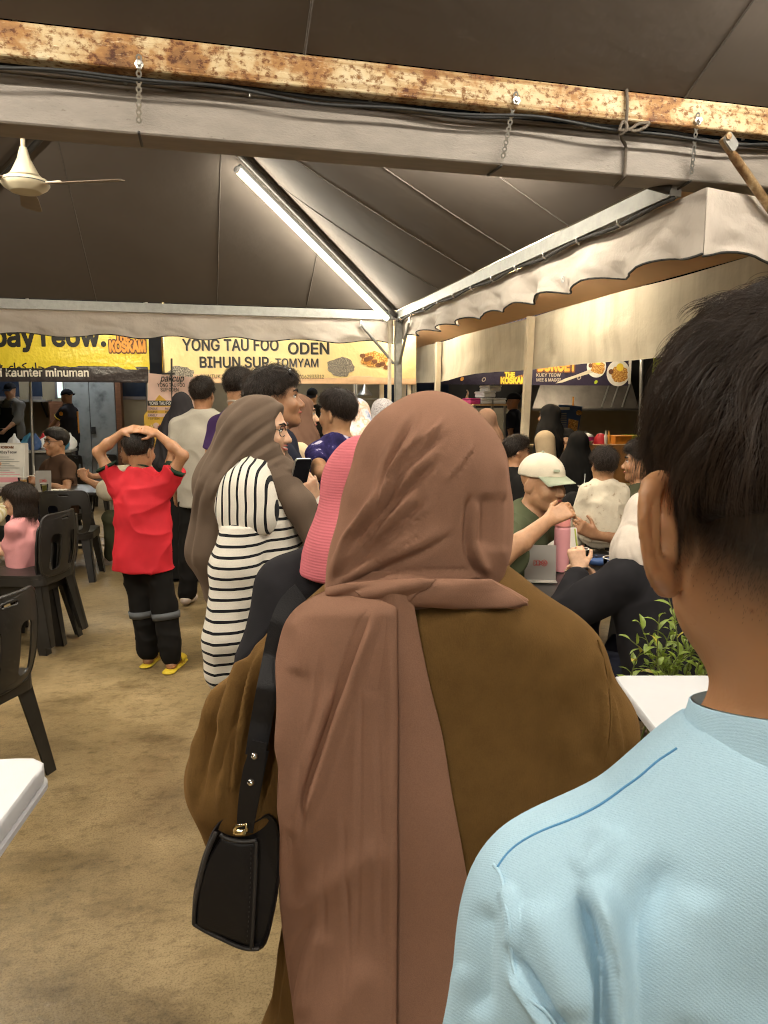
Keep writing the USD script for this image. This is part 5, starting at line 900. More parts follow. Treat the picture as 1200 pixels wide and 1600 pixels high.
# ---- the people of the middle distance, nearest first
def person_red_boy():
    F = Figure('boy in red football shirt with hands clasped on his head', 219, 4.32, face=-4, H=1.365, hs=1.14, skin='skin_tan', res=.0062, hyaw=-16, hpitch=6,
        arms=(dict(px=(192, 675, 4.27), dpx=(236, 662, 4.24), pole=(-1, -.1, .55), palm=(.1, .7, -.7), curl=14), dict(px=(245, 677, 4.27), dpx=(200, 664, 4.22), pole=(1, -.1, .45), palm=(-.1, .7, -.7), curl=14)),
        feet=((-.02, .05, .07), (.20, -.06, .07)))
    b = F.body(legs=True); F.features(b)
    F.shirt('cloth_red', sleeve=.60, hem=.20, loose=.028, cuff='trim_green', collar='trim_green', amp=.015, fs=(8, 8, 6), seed=11, flare=1.26, sleeve_loose=.024, name='football_shirt')
    p = F.trousers('cloth_black', to=.93, loose=.03, taper=1.2, amp=.010, res=.009)
    for hp, kn, an in F.leg:
        a, c = kn + (an - kn) * .13, kn + (an - kn) * .25; F.T.part('grey_band', tube([a, c], [.0835 * F.k + .017, .0795 * F.k + .017], 26), 'grey_band', True, local=True, parent=p)
        S = Shape().cone(an + (0, -.055, -.062), an + (0, .15, -.062), .042, .047, .02, sc=(1, 1, 2.2)).half((0, 0, -1), (0, 0, .004)); sl = F.T.part('slipper', S.mesh(.006), 'slipper_yellow', True, local=True)
        n = 14; P = np.zeros((6, n, 3)); t = np.linspace(-1.5, 1.5, n)
        for i, u in enumerate(np.linspace(0, 1, 6)): P[i] = np.stack([an[0] + .049 * np.sin(t), np.full(n, an[1] + .06 + .075 * u), .032 + (.050 - .016 * u) * np.cos(t) * 1.0], 1)
        F.T.part('strap', sheet(P, .006), 'slipper_yellow', True, local=True, parent=sl)
    F.hair('short', thick=.010); F.strands(2500, .018, lift=.2)
person_red_boy()

def person_striped():
    F = Figure('smiling woman in taupe hijab and striped long shirt holding a phone', 412, 2.72, face=-97, H=1.555, skin='skin_light', res=.0045, hyaw=2, hpitch=4, girth=1.02,
        arms=(dict(px=(489, 786, 2.72), dpx=(478, 735, 2.69), pole=(-.5, .6, -1), palm=(-.5, -.75, 0), curl=36), dict(to=(.23, .02, .80))))
    b = F.body(); F.features(b, lips=None); F.glasses(r=.0255)
    F.T.part('teeth', Shape().ell(F.h((0, .0885, -.0655)), np.array([.018, .008, .0052]), .004, R=F.Rh).mesh(.002), 'teeth', True, local=True, parent=b)
    for z, r in ((-.0585, .0034), (-.0735, .0042)): F.T.part('lips', tube([F.h((-.026, .076, -.060)), F.h((-.012, .096, z)), F.h((0, .0995, z)), F.h((.012, .096, z)), F.h((.026, .076, -.060))], np.array([.0015, r, r, r, .0015]), 8), 'lips', True, local=True, parent=b)
    # long loose shirt: body and sleeves of one cloth, with an upright striped shoulder piece
    S = Shape(); k = F.k; F.torso(S, .035); S.chain([F.P + UZ * .1, F.P - UZ * .25, F.P - UZ * .42], [.15, .165, .18], .06, sc=(1, 1.25, 1)); S.half((0, 0, -1), (0, 0, .58))
    (a, e, w, *_) = F.arm[1]; S.chain([a - UZ * .02, e + (.02, -.03, 0), w + (.03, -.07, -.02), w + (.03, -.08, -.13)], [.066, .080, .086, .080], .03); (a2, e2, w2, *_) = F.arm[0]; S.chain([a2, e2, e2 + (w2 - e2) * .86], [.08, .07, .048], .04)
    S.half((0, 0, 1), F.N + UZ * .03)
    v, f = S.mesh(.006); d = np.abs(v[:, 0] - .22); q = np.stack([v[:, 1] * 9, v[:, 2] * 1.6, v[:, 0] * 4], 1); v = v + vnorm(v, f) * (((meshkit.fbm(q, 3, 4) - .5) * .05) + ((1 - np.abs(2 * meshkit.noise(q * .9, 8) - 1)) ** 4) * .014 * (v[:, 2] < 1.15))[:, None]
    F.T.part('striped_shirt', (v, f), 'stripe_white', True, local=True)
    Y = Shape(); Y.ell(a + (.004, 0, -.05), (.088, .112, .125), .02).cone(a + (.0, 0, .03), F.N + (.03, 0, -.02), .075, .07, .05); Y.half((0, 0, -1), a - UZ * .135, .01); v, f = Y.mesh(.005); v = wrinkle(v, f, .006, (4, 10, 3), 5); F.T.part('shoulder_panel', (v, f), 'stripe_white_x', True, local=True)
    F.skirt('cloth_black', top=-.2, bottom=.05, r0=.17, r1=.26); F.T.part('shoe', Shape().cone((.09, -.05, .035), (.09, .12, .03), .045, .04).half((0, 0, -1), (0, 0, .004)).mesh(.01), 'shoe_pale', True, local=True); F.T.part('shoe', Shape().cone((-.09, -.05, .035), (-.09, .12, .03), .045, .04).half((0, 0, -1), (0, 0, .004)).mesh(.01), 'shoe_pale', True, local=True)
    # hijab: close to the face, wound under the chin, a long tail down the back and one across the chest
    h, c, R = 1.0, F.h, F.Rh; H = Shape()
    H.ell(c((0, -.022, .020)), np.array([.091, .116, .108]), .01, R=R)
    H.half(R @ np.array([0, 1.0, -.22]), c((0, .050, .0)), .006); H.cone(c((0, -.035, -.05)), c((0, -.01, -.16)), .094, .105, .05).cone(c((0, .035, -.125)), c((0, .02, -.17)), .055, .07, .03).chain([c((0, -.01, -.14)), F.N + (0, .02, -.07)], [.105, .135], .05)
    H.chain([c((0, -.09, -.02)), F.N + (0, -.13, -.08), F.N + (0, -.175, -.33), F.N + (0, -.17, -.50)], [.085, .105, .095, .055], .06, sc=(.8, 1, 1))
    H.chain([c((.02, .06, -.16)), F.N + (.06, .16, -.15), F.N + (.05, .24, -.32), F.N + (.05, .29, -.47)], [.055, .055, .045, .035], .03)
    H.ell(c((0, .130, -.010)), np.array([.058, .096, .098]), .006, 's', R=R)
    v, f = H.mesh(.0045); q = (v - F.hc) @ R
    dm = np.zeros(len(v)); P2 = q[:, 1:]
    for ln, wd, am in (([(.07, .09), (-.02, .03), (-.10, -.06), (-.16, -.2)], .016, .008), ([(.08, .03), (.02, -.02), (-.05, -.09), (-.13, -.24)], .014, .009), ([(.085, -.04), (.03, -.08), (-.03, -.13), (-.12, -.28)], .013, .010), ([(.09, -.10), (.05, -.125), (-.0, -.16), (-.09, -.30)], .011, .010), ([(.06, -.14), (.0, -.18), (-.06, -.26), (-.10, -.40)], .014, .010), ([(-.02, .10), (-.09, .03), (-.15, -.08), (-.19, -.22)], .017, .007), ([(-.13, -.18), (-.18, -.30), (-.20, -.50)], .016, .012), ([(-.19, -.2), (-.24, -.4), (-.25, -.55)], .014, .010)):
        s_, t_ = seg_dist(P2, smoothline(ln)); tp = np.sin(np.pi * np.clip(t_ * .94 + .03, 0, 1)) ** .6; dm += am * tp * (np.exp(-(s_ / wd) ** 2) - .9 * np.exp(-((s_ + 1.5 * wd) / (wd * .7)) ** 2))
    v = v + vnorm(v, f) * dm[:, None]; v = wrinkle(v, f, .004, (9, 9, 5), 3); F.T.part('hijab', (v, f), 'hijab_taupe', True, local=True)
    F.T.part('bracelet', tube([F.arm[0][2] + frame(F.arm[0][3]) @ np.array([.032 * math.cos(q), .028 * math.sin(q), .0]) for q in np.linspace(0, 2 * np.pi, 20)], .003, 6), 'hair_brown', True, local=True)
    # the phone in her hand
    o = PD(467, 745, 2.665); ez = unit(PD(474, 724, 2.77) - PD(463, 770, 2.80)); n = unit(np.cross(ez, unit(RT * .75 + FH * .66))); ex = unit(np.cross(n, ez)); ez = np.cross(ex, n)
    ph = Thing('mobile_phone', 'black mobile phone with pale edge held near her chin', 'phone', o)
    B = ext(rrect(.072, .148, .011), .0075); p = ph.part('body', place(B, o, ex, ez), 'phone_edge'); ph.part('screen', place(ext(rrect(.068, .144, .010), .0012), o + np.cross(ex, ez) * .0076, ex, ez), 'phone_black', parent=p); ph.part('back_cover', place(ext(rrect(.070, .146, .011), .0015), o - np.cross(ex, ez) * .0017, ex, ez), 'phone_black', parent=p)
person_striped()

def person_pink_hijab():
    F = Figure('person in pink hijab and loose black robe ahead in the queue', 570, 1.78, face=6, H=1.43, skin='skin_mid', res=.006, girth=1.08, hpitch=14, sh=1.12, drop=.05)
    F.body(face=True); F.shirt('cloth_black_soft', sleeve=1.85, hem=.2, loose=.05, sleeve_loose=.055, amp=.016, fs=(5, 5, 3), name='robe', neck=.02); F.skirt('cloth_black_soft', top=.05, bottom=.02, r0=.2, r1=.2)
    S, c, R, k = Shape(), F.h, F.Rh, F.k
    S.ell(c((0, -.022, .020)), np.array([.098, .118, .108]), .01, R=R).cone(c((0, -.03, -.03)), F.N + (0, -.03, -.03), .100, .125, .05).chain([F.N + (0, -.05, -.02), F.N + (-.01, -.08, -.07), F.N + (-.02, -.09, -.10)], [.135, .135, .13], .05, sc=(1, 1.15, 1)); S.half((0, 0, -1), F.N - UZ * .075, .01); S.ell(c((0, .14, -.012)), np.array([.055, .085, .083]), .01, 's', R=R)
    v, f = S.mesh(.005); v = wrinkle(v, f, .012, (7, 7, 2.5), 5); F.T.part('hijab', (v, f), 'hijab_pink', True, local=True)
person_pink_hijab()

def person_navy_man():
    F = Figure('man in navy shirt with sunglasses on his head carrying the child', 432, 3.06, face=-72, H=1.675, skin='skin_tan', res=.0056, hyaw=-8, hpitch=-6, girth=1.08,
        arms=(dict(to=(-.30, .20, 1.02), pole=(-.4, -1, -.4)), dict(to=(.02, .34, 1.16), pole=(.6, -.5, -.5))))
    b = F.body(); F.features(b); F.shirt('cloth_navy', sleeve=.9, loose=.024, hem=.2, amp=.012, seed=5); F.trousers('cloth_black', shoe='shoe_pale'); F.hair('short', thick=.014, amp=.010); F.strands(4500, .030, lift=.4)
    h = F.h; G = F.T.part('sunglasses', cat_([tube([h((sg * .034 + .026 * math.cos(q), .070 - .015 * math.sin(q), .098 + .018 * math.sin(q))) for q in np.linspace(0, 2 * np.pi, 20)], .0022, 6) for sg in (-1, 1)]), 'glasses_metal', True, local=True)
    for sg in (-1, 1): F.T.part('temple', tube([h((sg * .062, .066, .098)), h((sg * .092, .0, .070)), h((sg * .090, -.06, .04))], .002, 6), 'glasses_metal', True, local=True, parent=G); F.T.part('lens', Shape().ell(h((sg * .034, .070, .100)), np.array([.024, .007, .017]), .004, R=F.Rh).mesh(.003), 'phone_black', True, local=True, parent=G)
person_navy_man()
def person_child():
    F = Figure('small child in purple patterned shirt carried on an arm', 527, 3.14, face=38, H=.98, hs=1.36, skin='skin_child', res=.0055, sit=.36, z0=.735, hyaw=18, hpitch=0, girth=1.12,
        arms=(dict(px=(492, 745, 3.05), pole=(-.5, -1, -.2)), dict(to=(.22, .12, .68))))
    b = F.body(); F.features(b); F.shirt('purple_print', sleeve=.60, loose=.02, hem=.15, amp=.008, seed=3, sleeve_loose=.016, collar='cloth_navy'); F.trousers('cloth_navy', shoe='shoe_pale', res=.009); F.hair('short', thick=.008, line=(.070, -.045), amp=.004); F.strands(5000, .018, lift=.25)
person_child()
SEATS = []
def simple(label, px, d, face, H, top, head, skin='skin_mid', sit=0, bottom='cloth_black', arms=(None, None), shirt={}, hair={}, eyes=True, shoe='shoe_pale', skirt=False, glasses=False, **kw):
    F = Figure(label, px, d, face=face, H=H, skin=skin, sit=sit, arms=arms, **kw); b = F.body(); F.features(b, eyes=eyes, brows=eyes, lips='lips' if eyes else None)
    if sit > .39 and not F.q[2]: SEATS.append((F.q, F.rz, label, sit))
    F.shirt(top, **{**dict(loose=.022, hem=.14, seed=len(label)), **shirt})
    if skirt: F.skirt(bottom)
    else: F.trousers(bottom, shoe=shoe)
    if head[0] == 'hijab': F.hijab(head[1], **(head[2] if len(head) > 2 else {}))
    else:
        if 'cap' in head[0]: F.hair('short', thick=-.002, amp=.002); F.cap(head[1], head[2], back=head[0] == 'capback')
        else: F.hair(head[1] if len(head) > 1 else 'short', **{**dict(thick=.013, seed=len(label)), **hair})
    if glasses: F.glasses()
    if head[0] == 'hair' and d < 6.5 and len(head) == 1: F.strands(3000, .026, lift=.3)
    return F
# ---- standing people further on
simple('man in pale grey shirt and black trousers seen from behind', 320, 5.75, -8, 1.75, 'cloth_grey', ('hair',), 'skin_tan', hair=dict(thick=.012), girth=1.08, shirt=dict(hem=.18, loose=.03), feet=((-.16, -.05, .07), (.14, .1, .07)))
simple('man in dark purple shirt with pale collar, head bowed', 376, 5.1, -30, 1.78, 'purple_dark', ('hair',), 'skin_mid', hpitch=14, shirt=dict(collar='collar_pale'))
simple('woman in charcoal hijab before the menu standee', 288, 6.7, -12, 1.66, 'hijab_charcoal', ('hijab', 'hijab_charcoal', dict(drape=.30, width=1.1)), 'skin_mid', skirt=True, bottom='cloth_black', shirt=dict(sleeve=1.9))
simple('woman in floral patterned hijab turned away', 560, 5.0, -38, 1.585, 'olive_dark', ('hijab', 'hijab_floral', dict(drape=.12)), 'skin_mid', skirt=True, shirt=dict(sleeve=1.9))
simple('woman in lacy pale grey hijab looking back', 601, 5.5, -138, 1.59, 'olive_dark', ('hijab', 'hijab_lace', dict(drape=.22)), 'skin_mid', skirt=True, shirt=dict(sleeve=1.9))
simple('short person in plain black hijab half hidden behind the pink hijab', 602, 2.72, -20, 1.475, 'cloth_black', ('hijab', 'cloth_black', dict(drape=.2)), 'skin_mid', skirt=True, shirt=dict(sleeve=1.9))
simple('woman in mocha hijab and beige robe beyond the navy shirt', 470, 4.3, -80, 1.60, 'cloth_beige', ('hijab', 'hijab_mocha', dict(drape=.2)), 'skin_light', skirt=True, bottom='cloth_beige', shirt=dict(sleeve=1.9))
simple('cook in dark cap looking down behind the soup counter', 489, 12.3, 172, 1.72, 'cloth_black', ('cap', 'cap_black', 'cap_black'), 'skin_light', hpitch=18, z0=.12)
F = simple('cook in black apron and navy cap behind the crowded counter', 22, 12.7, 168, 1.74, 'worker_grey', ('cap', 'cap_black', 'cap_black'), 'skin_mid', hpitch=10, z0=.2, shirt=dict(sleeve=1.2), arms=(dict(to=(-.12, .32, .98)), dict(to=(.12, .32, .98))))
n = 16; P = np.zeros((14, n, 3)); a = np.linspace(-1.0, 1.0, n)
for i, v in enumerate(np.linspace(0, 1, 14)): w = .11 if v < .22 else .2; P[i] = np.stack([w * np.sin(a) / math.sin(1.0), .118 + .05 * np.cos(a) + .035 * min(1, v * 2), np.full(n, 1.36 - .72 * v)], 1)
ap = F.T.part('apron', sheet(P, .006), 'apron_black', True, local=True)
for sg in (-1, 1): F.T.part('neck_strap', tube([(sg * .09, .17, 1.36), (sg * .09, .10, 1.46), (sg * .05, -.02, 1.50)], .008, 6), 'apron_black', True, local=True, parent=ap)
F = simple('cook in backward black cap and orange trimmed shirt by the steel doors', 109, 12.9, 84, 1.70, 'orange_black', ('capback', 'cap_black', 'cap_black'), 'skin_tan', bottom='cloth_navy', hpitch=12, z0=.14, arms=(dict(to=(-.10, .38, 1.0)), dict(to=(.14, .36, .98))))
F.T.part('side_stripe', bx(.02, -.150, .98, .06, -.128, 1.36, .006), 'print_orange', local=True); F.T.part('badge', place(ext(Point(0, 0).buffer(.035), .006), F.sh[0] + (-.075, 0, -.05), (0, -1, 0), (0, 0, 1)), 'print_orange', local=True); F.T.part('sleeve_band', tube([F.arm[0][0] + (F.arm[0][1] - F.arm[0][0]) * t for t in (.5, .58)], .075, 16), 'print_yellow', True, local=True)
F = simple('woman in black hijab and olive robe standing by the poster', 856, 7.0, 62, 1.56, 'olive_dark', ('hijab', 'cloth_black', dict(drape=.22)), 'skin_mid', skirt=True, bottom='olive_dark', shirt=dict(sleeve=1.9)); F.glasses()
F.T.part('pale_sleeve', Shape().chain([F.arm[0][0] + (-.01, 0, 0), F.arm[0][1]], [.095, .085], .02).mesh(.012), 'cloth_beige', True, local=True)
simple('stall worker in dark cap and shirt beside the display cabinet', 800, 11.6, 60, 1.75, 'cloth_navy', ('cap', 'cap_black', 'cap_black'), 'skin_tan', girth=1.1)
simple('stall worker raising one bare arm behind the cabinet', 716, 12.3, 150, 1.68, 'cloth_black', ('hijab', 'cloth_black'), 'skin_light', skirt=True, arms=(dict(px=(729, 622, 12.1), dpx=(734, 604, 12.1), pole=(-1, .2, -1)), None))
simple('woman in beige hijab just beside the nearest brown hijab', 758, 6.6, 30, 1.52, 'cloth_beige', ('hijab', 'hijab_mocha2'), 'skin_mid', skirt=True, shirt=dict(sleeve=1.9))
# ---- seated people at the tables behind, both sides
simple('seated boy in brown shirt and thin glasses looking aside', 88, 7.75, 138, 1.72, 'tee_brown', ('hair',), 'skin_tan', sit=.47, hs=1.14, glasses=True, girth=1.12, res=.010, arms=(dict(to=(-.24, .30, .80)), dict(to=(.26, .30, .80))), sh=1.08, bottom='cloth_navy')
F = simple('little girl with black bobbed hair in pink shirt', 24, 4.9, 92, 1.17, 'tee_pink', ('hair', 'bob'), 'skin_light', sit=.44, hs=1.30, bottom='pants_magenta', res=.0075, girth=1.08, shirt=dict(sleeve=.75, hem=.16, amp=.012), arms=(dict(to=(-.02, .34, .90)), dict(to=(.10, .30, .92))), hair=dict(thick=.010)); F.strands(3500, .05, down=3.0, lift=.03, jitter=.06)
simple('seated diner in cream shirt with a black wristwatch, half hidden', 204, 7.35, 88, 1.70, 'cloth_cream', ('hair',), 'skin_tan', sit=.46, bottom='olive_dark', lean=20, arms=(dict(px=(131, 748, 7.1), dpx=(124, 728, 7.1), pole=(-.3, .2, -1), curl=55), dict(px=(136, 745, 7.3), dpx=(118, 738, 7.3), pole=(.3, .2, -1), curl=40)), shirt=dict(sleeve=1.05, sleeve_loose=.05))
simple('diner in pale yellow striped shirt at the edge of the tables', -22, 6.2, -58, 1.62, 'cloth_yellow', ('hair', 'long'), 'skin_mid', sit=.46, lean=14, shirt=dict(sleeve=1.9, loose=.04), arms=(dict(to=(-.2, .36, .82)), dict(to=(.2, .36, .82))))
F = simple('man in cream baseball cap and green shirt eating at the table', 850, 3.62, -122, 1.83, 'tee_green', ('cap', 'cap_cream', 'cap_brim'), 'skin_mid', sit=.47, lean=22, hyaw=-20, hpitch=3, hs=1.06, girth=1.2, res=.0055, bottom='cloth_navy', shirt=dict(sleeve=.95, sleeve_loose=.04, amp=.014), arms=(dict(px=(796, 862, 3.66), dpx=(830, 868, 3.62), pole=(-1, -.4, -.2), curl=35), dict(px=(858, 812, 3.22), dpx=(884, 798, 3.24), pole=(1, -.3, -.6), curl=30, palm=(0, -.6, -.6))))
F.T.part('cap_mark', place(ext(rrect(.035, .012, .005), .002), F.h((.03, .094, .065)), unit(F.Rh @ np.array([1, -.35, 0])), unit(F.Rh @ np.array([0, -.35, 1]))), 'cap_brim', local=True)
F = simple('seated woman in ivory hijab and black jacket at the black table', 1014, 2.98, 28, 1.62, 'cloth_black_soft', ('hijab', 'hijab_ivory', dict(drape=-.075, r=1.0, amp=.018, width=.74)), 'skin_light', sit=.45, lean=16, girth=1.10, res=.0055, bottom='cloth_navy', shirt=dict(sleeve=1.8, sleeve_loose=.028, loose=.03, amp=.016), arms=(dict(px=(906, 892, 3.05), dpx=(900, 862, 3.08), pole=(-.8, -.3, -.8), curl=48, palm=(.5, .6, 0)), dict(px=(930, 905, 3.25), pole=(.6, -.6, -.5))))
w = F.arm[0][2]; d_ = F.arm[0][3]; F.T.part('wristband', tube([w + d_ * .004 + frame(d_) @ np.array([.032 * math.cos(q), .028 * math.sin(q), 0]) for q in np.linspace(0, 2 * np.pi, 20)], .0065, 6), 'watch_black', True, local=True)
F = simple('toddler in cream printed pyjamas seen from behind', 944, 4.15, 5, .82, 'toddler_print', ('hair',), 'skin_child', sit=.26, hs=1.62, z0=.60, girth=1.25, res=.007, bottom='toddler_print', shirt=dict(sleeve=1.9, loose=.022, hem=.16), hair=dict(thick=.012, amp=.010), arms=(dict(to=(-.26, .22, .56)), dict(to=(.26, .22, .56))))
F = simple('dark haired man in olive shirt holding the toddler', 1004, 4.5, 66, 1.74, 'olive_dark', ('hair',), 'skin_tan', sit=.50, girth=1.1, res=.008, hair=dict(thick=.018, amp=.012), bottom='cloth_black', arms=(dict(px=(930, 836, 4.05), dpx=(905, 822, 4.05), pole=(-.6, -.4, -.7), curl=35), dict(px=(935, 800, 4.4), pole=(.6, -.4, -.7))))
simple('woman in black headscarf partly behind the near ear', 1030, 6.0, 150, 1.55, 'cloth_black', ('hijab', 'cloth_black'), 'skin_light', sit=.44, skirt=False)
simple('taller woman in black hijab seated before the poster', 902, 6.6, 10, 1.68, 'cloth_black', ('hijab', 'cloth_black', dict(drape=.3)), 'skin_mid', sit=.53)
simple('girl in black hijab and glasses facing the camera', 884, 7.0, 166, 1.66, 'cloth_black', ('hijab', 'cloth_black', dict(drape=.3, opening=1.04)), 'skin_mid', sit=.50, hs=1.22, glasses=True, res=.008)
simple('seated person in dark clothes beside the pale post', 808, 5.8, -80, 1.66, 'cloth_black', ('hair',), 'skin_tan', sit=.52, girth=1.1)
simple('small child in black hijab behind the cream cap', 900, 4.7, 20, 1.22, 'cloth_black', ('hijab', 'cloth_black', dict(drape=.2)), 'skin_mid', sit=.40, hs=1.15)
# ------------------------------------------------------------------ the two people right before the camera
def sheet_px(rows, L, Rt, depth, n=60, off=.0, thick=.003, bulge=None):
    """Cloth between two edges drawn in the photograph, lying on a depth map."""
    ys = np.linspace(*rows); l, r = smoothline(L, 120), smoothline(Rt, 120); P = np.zeros((len(ys), n, 3)); u = np.linspace(0, 1, n)
    for i, y in enumerate(ys):
        a, b = np.interp(y, l[:, 1], l[:, 0]), np.interp(y, r[:, 1], r[:, 0]); px = a + (b - a) * u; d = depth(px, np.full(n, y)) - off
        if bulge is not None: d = d - bulge(u, px, y)
        P[i] = [PD(x, y, q) for x, q in zip(px, d)]
    return P
def hero_woman():
    lab = 'woman in brown hijab and olive brown top seen from behind, bag on her shoulder'
    F = Figure(lab, 668, 1.10, face=0, H=1.515, skin='skin_light', res=.006, girth=.80, drop=.12)
    T, lc, k = F.T, F.lc, F.k
    F.body(face=True)
    D = 1.10
    # top: shoulders, back, gathered puffed sleeves, long skirt part
    S = Shape(); c = lambda x, y, d=D: lc((x, y, d))
    S.chain([c(505, 1035), c(665, 985, 1.08), c(850, 1035)], [.085, .105, .085], .06, sc=(1, 1.15, 1))
    S.chain([c(668, 1040, 1.09), c(668, 1200, 1.10), c(660, 1420, 1.13), c(655, 1640, 1.14)], [.17, .185, .195, .20], .08, sc=(1, 1.5, 1))
    S.chain([c(655, 1560, 1.14), (c(655, 1640, 1.14) * (1, 1, 0)) + (0, 0, .30), (c(655, 1640, 1.14) * (1, 1, 0)) + (0, 0, .03)], [.225, .30, .34], .08, sc=(1, 1.3, 1)); S.half((0, 0, -1), (0, 0, .02))
    S.chain([c(478, 1040, 1.09), c(418, 1130, 1.08), c(392, 1215, 1.08), c(402, 1275, 1.1), c(430, 1310, 1.14)], [.070, .087, .094, .080, .045], .03)
    S.chain([c(880, 1050, 1.09), c(915, 1140, 1.08), c(908, 1230, 1.08), c(900, 1330, 1.1)], [.066, .072, .078, .07], .03)
    v, f = S.mesh(.0052); w = F.w(v)
    ln = [([(935, 1000), (948, 1060), (952, 1120), (938, 1200)], 7, .006, 'valley'), ([(940, 1040), (965, 1110), (975, 1190)], 6, .003, 'valley'), ([(935, 1020), (955, 1090), (960, 1200)], 5, .003, 'groove'),
          ([(935, 1060), (945, 1130), (950, 1210)], 5, .006, 'ridge'), ([(860, 1085), (905, 1130), (920, 1200)], 22, .006, 'groove'), ([(700, 960), (800, 990), (880, 1040)], 30, .004, 'ridge')]
    for k_, (x0, y0, x1, y1, x2, y2) in enumerate(((436, 955, 372, 1090, 335, 1240), (430, 962, 395, 1100, 362, 1280), (424, 962, 350, 1060, 312, 1200), (440, 965, 415, 1110, 395, 1260), (410, 975, 335, 1110, 305, 1270), (440, 970, 428, 1080, 425, 1210), (405, 1000, 365, 1140, 350, 1290), (420, 975, 400, 1060, 380, 1180), (395, 1000, 372, 1075, 352, 1150))):
        ln.append(([(x0, y0), (x1, y1), (x2, y2)], 8 + 2 * (k_ % 3), .0085, 'valley'))
    for k_, (x, y) in enumerate(((425, 1380), (440, 1420), (412, 1450))): ln.append(([(x, y), (x - 8, y + 90), (x - 22, y + 200)], 10, .010, 'valley'))
    v = px_folds(v, f, w, ln); v = wrinkle(v, f, .003, (6, 6, 10), 4); F.top = (v, f); T.part('top', (v, f), 'olive_brown', True, local=True)
    body_w = F.w(v); dm = depthmap(body_w, 10, 1.2)
    # seam where the right sleeve is gathered on
    def line_on(dm_, pts, r, m, name, off=.001, parent=None):
        p = smoothline(pts, 40); return T.part(name, tube([PD(x, y, float(dm_(x, y)) - off) for x, y in p], r, 6), m, True, parent=parent)
    line_on(dm, [(934, 1000), (950, 1060), (955, 1120), (945, 1190)], .0016, 'olive_brown', 'sleeve_seam')
    # head scarf wrapped round the head
    H = Shape(); g = lambda x, y, d=1.09: lc((x, y, d))
    H.ell(g(672, 742), (.096, .126, .119), .02).chain([g(672, 740), g(662, 830), g(650, 905)], [.094, .100, .098], .05, sc=(1, .9, 1))
    H.chain([g(622, 720, 1.06), g(600, 800, 1.06), g(566, 880, 1.05), g(538, 925, 1.04)], [.048, .042, .034, .022], .05); H.chain([g(740, 730, 1.07), g(742, 800, 1.06), g(738, 858, 1.05), g(726, 900, 1.05)], [.036, .038, .040, .033], .04)
    H.chain([g(660, 900, 1.10), g(662, 960, 1.11)], [.10, .14], .05, sc=(1, 1, 1)); H.half((0, 0, -1), g(660, 975, .98), .02)
    v, f = H.mesh(.004, 3); w = F.w(v)
    X = lambda pts: [(380 + a / 2.5, 600 + b / 2.5) for a, b in pts]
    ln = [(X([(690, 80), (620, 200), (560, 330), (520, 480), (440, 590), (380, 700)]), 9, .0055, 'valley'), (X([(760, 130), (690, 215), (610, 320), (560, 440), (450, 590), (360, 730)]), 10, .0075, 'valley'),
          (X([(830, 170), (760, 200), (660, 290), (590, 400), (480, 560), (400, 680)]), 12, .0065, 'valley'), (X([(790, 265), (690, 345), (590, 450), (510, 560), (410, 680), (330, 790)]), 12, .009, 'valley'),
          (X([(720, 420), (620, 520), (520, 610), (430, 700), (360, 770)]), 13, .007, 'valley'), (X([(830, 560), (700, 640), (560, 700), (440, 760), (350, 800)]), 14, .006, 'valley'),
          (X([(915, 420), (893, 500), (886, 580), (893, 660), (925, 725), (975, 765)]), 12, .009, 'rv'), (X([(960, 420), (962, 540), (955, 660)]), 34, .010, 'groove'),
          (X([(1005, 250), (1012, 400), (1008, 560), (995, 700)]), 10, .006, 'ridge'), (X([(600, 60), (500, 220), (440, 380), (415, 520)]), 16, .005, 'ridge'),
          (X([(960, 760), (860, 765), (740, 772), (620, 770), (520, 790), (400, 808)]), 7, .010, 'valley')]
    ln = [(p[::-1], a, b, 'valley') if kd == 'rv' else (p, a, b, kd) for p, a, b, kd in ln]
    ln = [(p, a * .78, b * .95, kd) for p, a, b, kd in ln]; r_ = np.random.default_rng(4); base = [ln[i][0] for i in range(6)]
    for i in range(5):                     # finer creases between the large ones
        for q_ in (.3, .65): a_, b_ = smoothline(base[i], 8), smoothline(base[i + 1], 8); m_ = a_ * (1 - q_) + b_ * q_ + r_.normal(size=a_.shape) * 1.5; s_ = int(r_.integers(0, 3)); ln.append((m_[s_:s_ + 5], 3.6, .0022, 'valley'))
    for p_ in ([(600, 905), (660, 893), (720, 893), (765, 900)], [(560, 918), (620, 903), (690, 899)], [(655, 640), (640, 690), (600, 760)], [(745, 690), (720, 730), (690, 760)], [(700, 650), (672, 690), (640, 730)]): ln.append((p_, 4.5, .0026, 'valley'))
    v = px_folds(v, f, w, ln); v = wrinkle(v, f, .0030, (7, 7, 6), 12); hj = T.part('hijab', (v, f), 'hijab_brown', True, local=True); dh = depthmap(np.vstack([F.w(v), body_w]), 10, 1.0)
    # the crossed band at the nape and the tail that hangs down the back
    def strip(top, bot, rows, off, name, bul, n=80, mt='hijab_brown'):
        t, b = smoothline(top, n), smoothline(bot, n); P = np.zeros((rows, n, 3))
        for i, u in enumerate(np.linspace(0, 1, rows)):
            q = t * (1 - u) + b * u; d = dh(q[:, 0], q[:, 1]) - off - bul * math.sin(math.pi * u) ** .7 - .004 * np.sin(np.linspace(0, 9, n) + 5 * u)
            P[i] = [PD(x, y, z) for (x, y), z in zip(q, d)]
        return T.part(name, sheet(P, .004), mt, True, parent=hj)
    strip([(545, 921), (600, 918), (680, 908), (765, 907)], [(596, 944), (650, 944), (720, 948), (790, 948), (822, 942)], 16, .013, 'nape_band', .011)
